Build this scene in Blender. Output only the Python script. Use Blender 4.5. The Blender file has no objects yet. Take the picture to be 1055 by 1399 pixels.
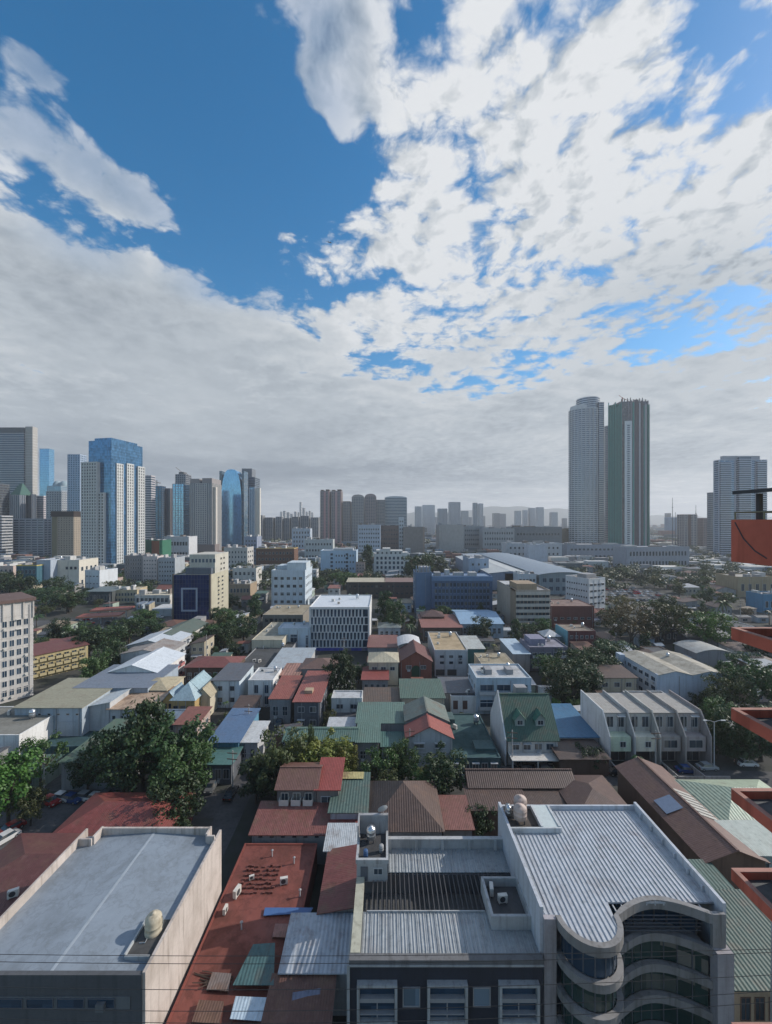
import bpy, math, random
from math import sin, cos, pi, radians as R, sqrt, floor
from mathutils import Vector, Matrix

# ------------------------------------------------------------------ camera, sky, sun, exposure
FL, CH, UX, UY = 560.0, 56.0, 527.5, 712.0      # focal length and horizon in photo pixels, camera height in metres
SC = bpy.context.scene
COL = SC.collection
cam = bpy.data.cameras.new('camera'); camo = bpy.data.objects.new('camera', cam); COL.objects.link(camo)
camo.location = (0, 0, CH); camo.rotation_euler = (R(90), 0, 0)
cam.sensor_fit = 'HORIZONTAL'; cam.sensor_width = 36; cam.lens = 36 * FL / 1055
cam.shift_y = 12.5 / 1055; cam.clip_start = 0.5; cam.clip_end = 60000
SC.camera = camo
SUN_EL, SUN_AZ = R(31), R(76)                    # azimuth clockwise from the view direction
SC.view_settings.view_transform = 'Standard'; SC.view_settings.look = 'None'
SC.view_settings.exposure = 0.0; SC.view_settings.gamma = 1; SC.view_settings.use_curve_mapping = False
SC.render.engine = 'CYCLES'
cy = SC.cycles
cy.use_denoising = True; cy.max_bounces = 5; cy.diffuse_bounces = 2; cy.glossy_bounces = 2; cy.volume_bounces = 0
cy.transparent_max_bounces = 6; cy.transmission_bounces = 2; cy.caustics_reflective = cy.caustics_refractive = False
cy.sample_clamp_indirect = 4.0
SUN = Vector((sin(SUN_AZ) * cos(SUN_EL), cos(SUN_AZ) * cos(SUN_EL), sin(SUN_EL)))
sl = bpy.data.lights.new('sun', 'SUN'); sl.energy = 4.4; sl.angle = R(0.5); sl.color = (1, .93, .84)
so = bpy.data.objects.new('sun', sl); COL.objects.link(so); so.location = SUN * 500
so.rotation_euler = SUN.to_track_quat('Z', 'Y').to_euler()


class NT:
    """short hand for building node trees"""
    def __init__(s, tree):
        s.t = tree; s.n = tree.nodes; s.l = tree.links; s.n.clear()

    def node(s, typ, ins=None, **kw):
        nd = s.n.new(typ)
        for k, v in kw.items(): setattr(nd, k, v)
        for k, v in (ins or {}).items():
            sk = nd.inputs[k]
            if isinstance(v, bpy.types.NodeSocket): s.l.new(v, sk)
            else: sk.default_value = v
        return nd

    def m(s, op, a, b=0.0, c=0.0, clamp=False):
        nd = s.node('ShaderNodeMath', {0: a, 1: b, 2: c}, operation=op); nd.use_clamp = clamp
        return nd.outputs[0]

    def v(s, op, a, b=(0, 0, 0)):
        nd = s.node('ShaderNodeVectorMath', {0: a, 1: b}, operation=op)
        return nd.outputs['Value' if op in ('LENGTH', 'DOT_PRODUCT', 'DISTANCE') else 'Vector']

    def noise(s, vec, scale, detail=4, rough=.55, dist=0.0, dim='3D'):
        nd = s.node('ShaderNodeTexNoise', {'Vector': vec, 'Scale': scale, 'Detail': detail, 'Roughness': rough, 'Distortion': dist}, noise_dimensions=dim)
        return nd.outputs[0]

    def ramp(s, x, a, b, lo=0.0, hi=1.0, smooth=True):
        nd = s.node('ShaderNodeMapRange', {0: x, 1: a, 2: b, 3: lo, 4: hi}, interpolation_type='SMOOTHSTEP' if smooth else 'LINEAR')
        return nd.outputs[0]

    def mix(s, f, a, b, mode='MIX'):
        nd = s.node('ShaderNodeMix', data_type='RGBA', blend_type=mode)
        for i, x in ((0, f), (6, a), (7, b)):
            if isinstance(x, bpy.types.NodeSocket): s.l.new(x, nd.inputs[i])
            else: nd.inputs[i].default_value = x if i == 0 else (tuple(x) + (1,))[:4]
        return nd.outputs[2]


ZO = .10


def make_world():
    w = bpy.data.worlds.new('World'); SC.world = w; w.use_nodes = True
    g = NT(w.node_tree)
    d = g.node('ShaderNodeTexCoord').outputs['Generated']
    sep = g.node('ShaderNodeSeparateXYZ', {0: d})
    z = g.m('ADD', g.m('MAXIMUM', sep.outputs[2], 0.0), ZO)
    px, py = g.m('DIVIDE', sep.outputs[0], z), g.m('DIVIDE', sep.outputs[1], z)
    p = g.node('ShaderNodeCombineXYZ', {0: px, 1: py, 2: 0.0}).outputs[0]

    def P(x, y):                                  # point of the cloud deck above a direction
        v = Vector((x - UX, FL, UY - y)).normalized(); k = max(v.z, 0) + ZO
        return (v.x / k, v.y / k, 0)
    warp = g.node('ShaderNodeTexNoise', {'Vector': p, 'Scale': 2.4, 'Detail': 4, 'Roughness': .6})
    wv = g.v('MULTIPLY', g.v('SUBTRACT', warp.outputs['Color'], (.5, .5, .5)), (.17, .17, 0))
    pw = g.v('ADD', p, wv)
    # openings (negative) and banks (positive) in the deck
    cov = None
    blobs = [(-.42, 150, 60, .30), (-.42, 260, 110, .25), (-.42, 330, 180, .22), (-.42, 340, 280, .24), (-.40, 270, 345, .15), (-.3, 20, 30, .2),
             (-.30, 20, 262, .10), (-.26, 75, 300, .11), (-.30, 130, 325, .10), (-.30, 200, 345, .11), (-.26, 300, 385, .14), (-.3, 345, 360, .16),
             (-.34, 555, 40, .09), (-.36, 420, 250, .2), (-.2, 440, 400, .13), (-.22, 395, 425, .16),
             (-.36, 520, 500, .22), (-.36, 620, 535, .26), (-.34, 715, 505, .24), (-.26, 935, 462, .22), (-.3, 960, 30, .09), (-.2, 1040, 100, .08), (-.22, 945, 60, .06), (-.2, 925, 210, .11),
             (-.16, 610, 200, .07), (-.15, 700, 60, .06), (-.14, 760, 30, .05), (-.16, 810, 360, .18), (-.14, 760, 190, .06), (-.15, 560, 380, .1), (-.14, 850, 420, .2),
             (.23, 40, 165, .12), (.25, 110, 215, .11), (.25, 180, 255, .10), (.22, 225, 285, .07), (.30, 425, 70, .11), (.2, 455, 10, .08), (.34, 60, 10, .08), (.36, 55, 95, .07), (.30, 85, 115, .05), (.34, 25, 75, .05), (.30, 315, 300, .03), (.34, 410, 215, .035), (.30, 395, 330, .03), (.3, 440, 60, .12), (.28, 440, 130, .09), (.2, 345, 295, .05), (.24, 318, 292, .03), (.26, 330, 10, .06),
             (.22, 490, 180, .09), (.2, 470, 330, .08), (.12, 560, 300, .2), (.14, 740, 150, .25), (.14, 850, 60, .15), (.2, 500, 30, .07), (.16, 650, 50, .1),
             (.30, 40, 380, .4), (.36, 200, 470, .6), (.10, 850, 280, .3), (.08, 680, 240, .25), (.28, 350, 600, 2.2), (.25, 850, 600, 2.2), (.3, 60, 600, 2.0), (.18, 950, 330, .35)]
    for amp, x, y, r in blobs:
        dist = g.v('DISTANCE', pw, P(x, y))
        k = g.ramp(dist, 0, r * 1.7, amp, 0)
        cov = k if cov is None else g.m('ADD', cov, k)
    cov = g.m('ADD', cov, g.ramp(py, 1.6, 3.6, -.19, .3))
    cov = g.m('ADD', cov, g.ramp(py, .4, -.2, 0, -.02))      # unseen deck behind the viewer, kept up for fill light

    def vor(vec, sc, det):
        return g.node('ShaderNodeTexVoronoi', {'Vector': vec, 'Scale': sc, 'Detail': det, 'Roughness': .55, 'Smoothness': .35}, feature='SMOOTH_F1', voronoi_dimensions='2D', normalize=True).outputs['Distance']

    def dens(vec, det):
        a = g.noise(vec, 6.0, det, .60); b = g.noise(vec, 2.1, 2, .5); c = vor(vec, 9.5, min(4, det))
        return g.m('ADD', g.m('ADD', g.m('MULTIPLY', a, .52), g.m('MULTIPLY', b, .33)), g.m('MULTIPLY', g.m('SUBTRACT', .5, c), .52))
    n = g.m('ADD', g.m('MULTIPLY', g.m('SUBTRACT', dens(pw, 12), .5), 2.5), .5)
    sdir = Vector((SUN.x, SUN.y, 0)).normalized() * .05
    n2 = dens(g.v('ADD', pw, tuple(sdir)), 4)
    n0 = dens(pw, 6)
    t = g.m('ADD', n, g.m('MULTIPLY', cov, 1.15))
    alpha = g.ramp(t, .26, .62)
    thick = g.ramp(t, .5, 1.2)
    relief = g.m('MULTIPLY', g.m('SUBTRACT', n0, n2), g.m('MULTIPLY', g.ramp(py, .7, 2.2, 3.6, .55), g.ramp(px, -1.0, .4, .3, 1.0)))
    sd = g.v('DOT_PRODUCT', d, tuple(SUN))
    glow = g.ramp(sd, .0, .95)
    up = g.ramp(sep.outputs[2], .03, .2)         # low in the sky one looks at the shaded bases
    bright = g.m('ADD', g.m('MULTIPLY', glow, .23), g.m('MULTIPLY', up, .46))
    bright = g.m('ADD', bright, relief)
    bright = g.m('SUBTRACT', bright, g.m('MULTIPLY', thick, .24))
    base = g.noise(p, 1.0, 6, .6)
    bright = g.m('ADD', bright, g.m('MULTIPLY', g.m('SUBTRACT', base, .5), .8))
    bright = g.m('ADD', bright, g.ramp(sep.outputs[2], .13, .015, 0, .48))     # lighter far edge of the deck
    bright = g.m('ADD', bright, .38, clamp=True)
    for x, y, r, k_ in ((960, 525, 1.1, .30), (1010, 410, .35, .16), (560, 600, 2.2, .10), (250, 600, 1.8, .06), (870, 400, .25, .12)):     # thicker, shaded banks
        bright = g.m('SUBTRACT', bright, g.ramp(g.v('DISTANCE', pw, P(x, y)), 0, r * 1.7, k_, 0))
    bright = g.m('ADD', bright, g.ramp(py, .35, -.3, 0, .08), clamp=True)  # clouds behind the viewer brightened, added fill for camera-facing walls
    thin = None                                   # high thin veils in the blue
    for x, y, r, k_ in ((40, 165, .16, .55), (110, 215, .14, .5), (180, 255, .13, .45), (225, 285, .12, .45), (60, 95, .12, .7), (60, 8, .12, .6), (330, 15, .1, .6), (420, 40, .12, .5), (430, 120, .1, .45), (340, 295, .08, .6), (300, 385, .14, .5), (370, 400, .14, .45), (120, 330, .14, .4)):
        q_ = g.ramp(g.v('DISTANCE', pw, P(x, y)), 0, r * 1.7, k_, 0)
        thin = q_ if thin is None else g.m('MAXIMUM', thin, q_)
    alpha = g.m('MULTIPLY', alpha, g.m('SUBTRACT', 1.0, thin))
    ccol = g.node('ShaderNodeValToRGB', {0: bright})
    el = ccol.color_ramp.elements
    el[0].position = 0; el[0].color = (.16, .20, .25, 1)
    el[1].position = 1; el[1].color = (.80, .82, .845, 1)
    for pos, c in ((.3, (.29, .335, .39)), (.55, (.47, .52, .57)), (.8, (.63, .665, .70))):
        e = el.new(pos); e.color = c + (1,)
    sky = g.node('ShaderNodeTexSky', sky_type='NISHITA', sun_disc=False, sun_elevation=SUN_EL, sun_rotation=SUN_AZ, altitude=50, air_density=1.0, dust_density=.6, ozone_density=2.2)
    hs = g.node('ShaderNodeHueSaturation', {'Hue': .492, 'Saturation': 1.42, 'Value': 1.95, 'Color': sky.outputs[0]})
    bs = g.node('ShaderNodeBackground', {'Color': hs.outputs[0], 'Strength': .08})
    bc = g.node('ShaderNodeBackground', {'Color': ccol.outputs[0], 'Strength': 1.0})
    mx = g.node('ShaderNodeMixShader', {0: alpha, 1: bs.outputs[0], 2: bc.outputs[0]})
    g.node('ShaderNodeOutputWorld', {0: mx.outputs[0]})
    w.cycles.sampling_method = 'MANUAL'; w.cycles.sample_map_resolution = 512


make_world()


# ------------------------------------------------------------------ helpers
rnd = random.Random(7)


def wx(x, Y): return (x - UX) / FL * Y
def wz(y, Y): return CH - (y - UY) / FL * Y
def gy(y, z=0.0): return FL * (CH - z) / (y - UY)          # distance of a point at height z seen at photo row y


class MB:
    """collects faces, links them as one mesh object"""
    def __init__(s): s.v = []; s.f = []; s.mi = []

    def face(s, pts, m=0):
        n = len(s.v); s.v += [tuple(p) for p in pts]; s.f.append(tuple(range(n, n + len(pts)))); s.mi.append(m)

    def box(s, x0, x1, y0, y1, z0, z1, m=0, skip=''):
        n = len(s.v)
        s.v += [(x0, y0, z0), (x1, y0, z0), (x1, y1, z0), (x0, y1, z0), (x0, y0, z1), (x1, y0, z1), (x1, y1, z1), (x0, y1, z1)]
        for k, q in (('b', (0, 3, 2, 1)), ('t', (4, 5, 6, 7)), ('f', (0, 1, 5, 4)), ('r', (1, 2, 6, 5)), ('k', (2, 3, 7, 6)), ('l', (3, 0, 4, 7))):
            if k not in skip: s.f.append(tuple(n + i for i in q)); s.mi.append(m)
        return s

    def extrude(s, poly, z0, z1, m=0, cap=True):
        """poly: counter-clockwise (x, y) outline"""
        n = len(s.v); k = len(poly)
        s.v += [(x, y, z0) for x, y in poly] + [(x, y, z1) for x, y in poly]
        for i in range(k):
            j = (i + 1) % k; s.f.append((n + i, n + j, n + k + j, n + k + i)); s.mi.append(m)
        if cap:
            s.f.append(tuple(n + k + i for i in range(k))); s.f.append(tuple(n + i for i in reversed(range(k)))); s.mi += [m, m]
        return s

    def slab(s, q, t, m=0):
        """four corners (counter-clockwise from above) given a thickness downwards"""
        n = len(s.v)
        s.v += [tuple(p) for p in q] + [(p[0], p[1], p[2] - t) for p in q]; k = len(q)
        s.f.append(tuple(n + i for i in range(k))); s.f.append(tuple(n + k + i for i in reversed(range(k)))); s.mi += [m, m]
        for i in range(k):
            j = (i + 1) % k; s.f.append((n + i, n + k + i, n + k + j, n + j)); s.mi.append(m)
        return s

    def cyl(s, cx, cy_, z0, z1, r0, r1=None, n=12, m=0, cap=True):
        r1 = r0 if r1 is None else r1; b = len(s.v)
        for z, r in ((z0, r0), (z1, r1)):
            s.v += [(cx + r * cos(2 * pi * i / n), cy_ + r * sin(2 * pi * i / n), z) for i in range(n)]
        for i in range(n):
            j = (i + 1) % n; s.f.append((b + i, b + j, b + n + j, b + n + i)); s.mi.append(m)
        if cap:
            s.f.append(tuple(b + n + i for i in range(n))); s.f.append(tuple(b + i for i in reversed(range(n)))); s.mi += [m, m]
        return s

    def lathe(s, prof, cx=0, cy_=0, n=16, m=0):
        b = len(s.v)
        for r, z in prof: s.v += [(cx + r * cos(2 * pi * i / n), cy_ + r * sin(2 * pi * i / n), z) for i in range(n)]
        for k in range(len(prof) - 1):
            for i in range(n):
                j = (i + 1) % n; s.f.append((b + k * n + i, b + k * n + j, b + (k + 1) * n + j, b + (k + 1) * n + i)); s.mi.append(m)
        return s

    def tube(s, pts, rad, n=6, m=0):
        pts = [Vector(p) for p in pts]; b = len(s.v)
        for i, p in enumerate(pts):
            d = (pts[min(i + 1, len(pts) - 1)] - pts[max(i - 1, 0)]).normalized()
            a = d.cross(Vector((0, 0, 1)))
            a = Vector((1, 0, 0)) if a.length < .05 else a.normalized()
            c = d.cross(a); r = rad[i] if isinstance(rad, (list, tuple)) else rad
            s.v += [tuple(p + (a * cos(2 * pi * k / n) + c * sin(2 * pi * k / n)) * r) for k in range(n)]
        for i in range(len(pts) - 1):
            for k in range(n):
                j = (k + 1) % n; s.f.append((b + i * n + k, b + i * n + j, b + (i + 1) * n + j, b + (i + 1) * n + k)); s.mi.append(m)
        s.f.append(tuple(b + k for k in range(n))); s.f.append(tuple(b + (len(pts) - 1) * n + k for k in reversed(range(n)))); s.mi += [m, m]
        return s

    def mesh(s, name, mats, smooth=False):
        me = bpy.data.meshes.new(name); me.from_pydata(s.v, [], s.f)
        for mt in (mats if isinstance(mats, (list, tuple)) else [mats]): me.materials.append(mt)
        me.polygons.foreach_set('material_index', s.mi)
        if smooth: me.polygons.foreach_set('use_smooth', [True] * len(s.f))
        me.update(); return me

    def build(s, name, mats, parent=None, smooth=False, loc=None, rz=0.0):
        o = bpy.data.objects.new(name, s.mesh(name, mats, smooth)); COL.objects.link(o)
        if parent: o.parent = parent
        if loc: o.location = loc
        if rz: o.rotation_euler = (0, 0, rz)
        return o


LABELS = {}


def tag(o, label=None, cat=None, group=None, kind=None):
    if label: o['label'] = label; LABELS.setdefault(label, []).append(o)
    if cat: o['category'] = cat
    if group: o['group'] = group
    if kind: o['kind'] = kind
    return o


def empty(name, loc, rz=0.0):
    o = bpy.data.objects.new(name, None); COL.objects.link(o); o.location = loc; o.rotation_euler = (0, 0, rz)
    o.empty_display_size = .3; return o


def link_mesh(name, me, parent=None, loc=(0, 0, 0), rz=0.0):
    o = bpy.data.objects.new(name, me); COL.objects.link(o); o.parent = parent; o.location = loc; o.rotation_euler = (0, 0, rz); return o


KIDS = {}


def copy_tree(src, parent=None):
    c = src.copy(); COL.objects.link(c); c.parent = parent
    for ch in list(src.children): copy_tree(ch, c)
    return c


# ------------------------------------------------------------------ materials
MC = {}


def pbr(name):
    m = bpy.data.materials.new(name); m.use_nodes = True; return m, NT(m.node_tree)


def fin(g, **ins):
    b = g.node('ShaderNodeBsdfPrincipled', {k.replace('_', ' '): v for k, v in ins.items()})
    g.node('ShaderNodeOutputMaterial', {0: b.outputs[0]}); return b


def wall(c, dirt=.5, rough=.85):
    """painted or rendered masonry with rain streaks and blotches"""
    c = COLS.get(c, c); k = ('w', c, dirt, rough)
    if k in MC: return MC[k]
    m, g = pbr('wall_paint'); MC[k] = m
    co = g.node('ShaderNodeTexCoord').outputs['Object']
    rn = g.node('ShaderNodeObjectInfo').outputs['Random']
    cs = g.v('ADD', co, g.node('ShaderNodeCombineXYZ', {0: g.m('MULTIPLY', rn, 0.0)}).outputs[0])
    blot = g.noise(cs, .22, 5, .6); fine = g.noise(cs, 2.6, 4, .6)
    st = g.noise(g.v('MULTIPLY', cs, (1.3, 1.3, .09)), 1.0, 5, .65)
    f = g.m('MULTIPLY', g.ramp(st, .47, .72), dirt)
    dk = (c[0] * .42, c[1] * .40, c[2] * .37)
    col = g.mix(f, c, dk)
    col = g.mix(g.m('MULTIPLY', g.ramp(blot, .40, .68), dirt * .65), col, (c[0] * .62, c[1] * .6, c[2] * .57))
    col = g.mix(g.m('MULTIPLY', g.ramp(fine, .4, .7), .16), col, dk)
    bp = g.node('ShaderNodeBump', {'Strength': .15, 'Distance': .03, 'Height': fine})
    fin(g, Base_Color=col, Roughness=rough, Normal=bp.outputs[0]); return m


def sheet(c, ax='y', rust=.4, period=.3, rough=.55, metal=0.0, bump=.3):
    """corrugated or standing seam roof sheets; ax is the axis the seams run along"""
    c = COLS.get(c, c); k = ('s', c, ax, rust, period, rough, metal)
    if k in MC: return MC[k]
    m, g = pbr('roof_sheet'); MC[k] = m
    co = g.node('ShaderNodeTexCoord').outputs['Object']
    sp = g.node('ShaderNodeSeparateXYZ', {0: co})
    u, w = (sp.outputs[0], sp.outputs[1]) if ax == 'y' else (sp.outputs[1], sp.outputs[0])
    sh = g.node('ShaderNodeTexWhiteNoise', {'Vector': g.node('ShaderNodeCombineXYZ', {0: g.m('FLOOR', g.m('DIVIDE', u, .92)), 1: g.m('FLOOR', g.m('DIVIDE', w, 3.1))}).outputs[0]}, noise_dimensions='3D').outputs[0]
    big = g.noise(co, .35, 6, .65); md = g.noise(co, 1.7, 5, .65)
    stv = (1.6, .14, .3) if ax == 'y' else (.14, 1.6, .3)
    strk = g.noise(g.v('MULTIPLY', co, stv), 1.3, 5, .65)
    col = g.mix(g.m('MULTIPLY', sh, .16), c, (c[0] * .55, c[1] * .55, c[2] * .55))
    col = g.mix(g.m('MULTIPLY', g.ramp(strk, .48, .72), .3 + .5 * rust), col, (c[0] * .5 + .03, c[1] * .46 + .015, c[2] * .44 + .008))
    col = g.mix(g.m('MULTIPLY', g.ramp(big, .53 - .1 * rust, .68), rust), col, (.15, .085, .055))
    col = g.mix(g.m('MULTIPLY', g.ramp(md, .52, .7), .5), col, (c[0] * .4, c[1] * .45, c[2] * .45))
    col = g.mix(g.m('MULTIPLY', g.ramp(md, .48, .3), .35), col, (min(1, c[0] * 1.3 + .05), min(1, c[1] * 1.3 + .05), min(1, c[2] * 1.3 + .05)))
    wv = g.m('SINE', g.m('MULTIPLY', u, 2 * pi / period))
    bp = g.node('ShaderNodeBump', {'Strength': bump, 'Distance': period * .18, 'Height': wv})
    fin(g, Base_Color=col, Roughness=rough, Metallic=metal, Normal=bp.outputs[0]); return m


def deck(c, dirt=.6, rough=.9):
    """flat concrete or waterproofed roof with stains and puddle marks"""
    c = COLS.get(c, c); k = ('d', c, dirt, rough)
    if k in MC: return MC[k]
    m, g = pbr('flat_roofing'); MC[k] = m
    co = g.node('ShaderNodeTexCoord').outputs['Object']
    a = g.noise(co, .18, 7, .65, .4); b = g.noise(co, 1.1, 6, .65); d = g.noise(co, 5.0, 3, .6)
    col = g.mix(g.m('MULTIPLY', g.ramp(a, .42, .66), dirt), c, (c[0] * .5, c[1] * .49, c[2] * .46))
    col = g.mix(g.m('MULTIPLY', g.ramp(b, .52, .72), dirt * .6), col, (c[0] * .42, c[1] * .4, c[2] * .38))
    col = g.mix(g.m('MULTIPLY', g.ramp(b, .46, .28), .25), col, tuple(min(1, x * 1.25 + .03) for x in c))
    e = g.noise(co, .42, 5, .6)
    ring = g.m('MULTIPLY', g.ramp(e, .50, .53), g.ramp(e, .58, .535))                                 # dried edges of puddles
    col = g.mix(g.m('MULTIPLY', ring, dirt * .55), col, (c[0] * .45, c[1] * .43, c[2] * .4))
    lf = g.noise(g.v('MULTIPLY', co, (1.0, .22, 1)), .9, 5, .7)
    col = g.mix(g.m('MULTIPLY', g.ramp(lf, .52, .68), dirt * .5), col, (c[0] * .55 + .02, c[1] * .55 + .02, c[2] * .55 + .02))
    col = g.mix(g.m('MULTIPLY', d, .18), col, (c[0] * .5, c[1] * .5, c[2] * .5))
    fin(g, Base_Color=col, Roughness=g.ramp(a, .35, .65, rough * .8, min(1, rough * 1.15))); return m


def glass(c=(.02, .03, .04), rough=.08, metal=0.0, var=.5, cell=(1.5, 1.5, 3.2)):
    """glazing seen from outside: dark, glossy, each pane a little different"""
    k = ('g', c, rough, metal, var, cell)
    if k in MC: return MC[k]
    m, g = pbr('window_glass'); MC[k] = m
    ge = g.node('ShaderNodeNewGeometry').outputs['Position']
    q = g.v('FLOOR', g.v('DIVIDE', ge, cell))
    wn = g.node('ShaderNodeTexWhiteNoise', {'Vector': q}, noise_dimensions='3D').outputs[0]
    col = g.mix(g.m('MULTIPLY', wn, var), c, tuple(x * 2.6 + .02 for x in c))
    wn2 = g.node('ShaderNodeTexWhiteNoise', {'Vector': g.v('ADD', q, (7.3, 2.1, 4.4))}, noise_dimensions='3D').outputs[0]
    if metal == 0: col = g.mix(g.m('MULTIPLY', g.ramp(wn2, .72, .95), .8), col, (.20, .19, .17))      # drawn curtains
    wob = g.noise(ge, .6, 2, .5)
    bp = g.node('ShaderNodeBump', {'Strength': .08, 'Distance': .05, 'Height': wob})
    fin(g, Base_Color=col, Roughness=rough, Metallic=metal, Normal=bp.outputs[0], IOR=1.5); return m


def plain(c, rough=.6, metal=0.0, var=.25):
    c = COLS.get(c, c); k = ('p', c, rough, metal, var)
    if k in MC: return MC[k]
    m, g = pbr('painted_surface'); MC[k] = m
    co = g.node('ShaderNodeTexCoord').outputs['Object']
    n = g.noise(co, 2.0, 5, .6)
    col = g.mix(g.m('MULTIPLY', g.ramp(n, .4, .7), var), c, tuple(x * .5 for x in c))
    fin(g, Base_Color=col, Roughness=rough, Metallic=metal); return m


def leafm(c, c2, hv=.04):
    k = ('l', c, c2)
    if k in MC: return MC[k]
    m, g = pbr('leaf'); MC[k] = m
    co = g.node('ShaderNodeTexCoord').outputs['Object']; rn = g.node('ShaderNodeObjectInfo').outputs['Random']
    n = g.noise(co, .55, 3, .6); f = g.noise(co, 3.0, 2, .6)
    col = g.mix(g.ramp(n, .38, .62), c, c2)
    col = g.mix(g.m('MULTIPLY', f, .5), col, tuple(x * .45 for x in c))
    hs = g.node('ShaderNodeHueSaturation', {'Hue': g.m('ADD', .5 - hv / 2, g.m('MULTIPLY', rn, hv)), 'Saturation': 1.0, 'Value': g.m('ADD', .75, g.m('MULTIPLY', rn, .5)), 'Color': col})
    d = g.node('ShaderNodeBsdfPrincipled', {'Base Color': hs.outputs[0], 'Roughness': .55})
    tr = g.node('ShaderNodeBsdfTranslucent', {'Color': hs.outputs[0]})
    mx = g.node('ShaderNodeMixShader', {0: .25, 1: d.outputs[0], 2: tr.outputs[0]})
    g.node('ShaderNodeOutputMaterial', {0: mx.outputs[0]}); return m


COLS = dict(white=(.70, .70, .69), offwhite=(.58, .56, .52), cream=(.56, .50, .38), beige=(.40, .34, .26), tan=(.34, .26, .18), grey=(.30, .30, .31),
            light=(.46, .47, .48), bluegrey=(.33, .39, .46), paleblue=(.44, .53, .61), blue=(.10, .19, .34), navy=(.012, .03, .10), sky=(.16, .33, .50),
            brown=(.12, .075, .055), red=(.22, .06, .045), dkred=(.13, .042, .036), rust=(.19, .10, .07), green=(.09, .17, .135), teal=(.045, .13, .14),
            dkgreen=(.03, .085, .06), conc=(.27, .265, .255), pink=(.60, .50, .45), dark=(.045, .045, .05), slate=(.10, .11, .13), yellow=(.52, .42, .18),
            brick=(.24, .085, .06), zinc=(.42, .45, .47), lilac=(.36, .35, .42), olive=(.20, .19, .12), orange=(.34, .085, .055), mint=(.40, .47, .40), asphalt=(.05, .05, .052))
GL = glass()
GLB = glass((.02, .045, .075))
GLG = glass((.012, .032, .03), .06)
GCW = glass((.035, .10, .18), .10, .55, .8)
GCL = glass((.16, .34, .52), .08, .7, .35)
GDK = glass((.03, .06, .10), .12, .4, .4)


# ------------------------------------------------------------------ a building from its visible faces
BLDS = []        # dict(root, short, rect, foot) of everything that stands, used to keep later houses off it
WMESH = {}


def window_mesh(w, h, style, fm, gm, far=False):
    k = (round(w, 2), round(h, 2), style, fm.name, gm.name, far)
    if k in WMESH: return WMESH[k]
    b = MB(); x, z = w / 2, h / 2; t = min(.09, w * .09); d = .07 if not far else .16
    b.box(-x, x, -.02, .05, -z, z, 1)
    if 'n' not in style:
        b.box(-x - t, -x, -d, .05, -z - t, z + t); b.box(x, x + t, -d, .05, -z - t, z + t)
        b.box(-x, x, -d, .05, z, z + t); b.box(-x, x, -d, .05, -z - t, -z)
        if not far and w > .9: b.box(-t * .35, t * .35, -d * .7, -.021, -z, z)
        if not far and 's' not in style: b.box(-x - t - .06, x + t + .06, -.19, .05, -z - t - .09, -z - t - .002)
    if 'h' in style: b.box(-x - .2, x + .2, -.62, .05, z + t + .01, z + t + .13)
    if 'a' in style: b.box(-x * .6, x * .6, -.5, .05, -z - .75, -z - .22, 0)
    if 'v' in style: b.box(-x - t - .12, -x - t - .003, -.5, .05, -z - t, z + t); b.box(x + t + .003, x + t + .12, -.5, .05, -z - t, z + t)
    if 'c' in style:
        b.box(-x - .25, x + .25, -.95, .05, -z - .22, -z - .1); b.box(-x - .25, x + .25, -.95, -.89, -z - .1, -z + .8)
        b.box(-x - .25, -x - .19, -.889, .05, -z - .1, -z + .8); b.box(x + .19, x + .25, -.889, .05, -z - .1, -z + .8)
    me = b.mesh('window', [fm, gm]); WMESH[k] = me; return me


def put_windows(root, wins, W, D, H, z0=0.0):
    """wins: (face, cols, rows, width share, height share, style, frame, glass, u0, u1, zlo, zhi)"""
    out = []
    for w in wins:
        face, nc, nr, ws, hs = w[:5]
        style = w[5] if len(w) > 5 else 's'; fm = w[6] if len(w) > 6 and w[6] else plain('light'); gm = w[7] if len(w) > 7 and w[7] else GL
        u0, u1 = w[8] if len(w) > 8 and w[8] else (.04, .96)
        zl, zh = w[9] if len(w) > 9 and w[9] else (.06, .94)
        L = W if face in 'FB' else D
        cw, chh = L * (u1 - u0) / nc, H * (zh - zl) / nr
        ww, wh = cw * ws, chh * hs
        me = window_mesh(ww, wh, style, fm, gm, root.location.y > 330)
        alt = window_mesh(ww, wh, style + 'a', fm, gm) if root.location.y < 330 and .7 < ww < 2.4 and 'n' not in style and 'c' not in style and 'a' not in style else me
        alt2 = window_mesh(ww, wh, style + 'h', fm, gm) if alt is not me and 'h' not in style else me
        pick = random.Random(nc * 31 + nr * 7 + int(root.location.x * 3))
        for r in range(nr):
            for c in range(nc):
                u = (u0 + (u1 - u0) * (c + .5) / nc - .5) * L; z = z0 + H * zl + chh * (r + .5)
                if face == 'F': loc, rz = (u, 0, z), 0
                elif face == 'R': loc, rz = (W / 2, D / 2 + u, z), pi / 2
                elif face == 'L': loc, rz = (-W / 2, D / 2 - u, z), -pi / 2
                else: loc, rz = (-u, D, z), pi
                k_ = pick.random(); out.append((alt if k_ < .2 else alt2 if k_ < .3 else me, loc, rz))
    n = 0
    if len(out) > 100:
        vis = sorted(out, key=lambda q: (-q[1][2], q[1][0]))
        keep, rest = vis[:100], vis[100:]
        b = MB(); mats = []
        for me, loc, rz in rest:
            M = Matrix.Translation(loc) @ Matrix.Rotation(rz, 4, 'Z'); base = len(b.v)
            b.v += [tuple(M @ v.co) for v in me.vertices]
            for p in me.polygons:
                mt = me.materials[p.material_index]
                if mt not in mats: mats.append(mt)
                b.f.append(tuple(base + i for i in p.vertices)); b.mi.append(mats.index(mt))
        tag(b.build('windows', mats, root), kind='stuff'); out = keep
    for me, loc, rz in out: link_mesh('window', me, root, loc, rz)


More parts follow.
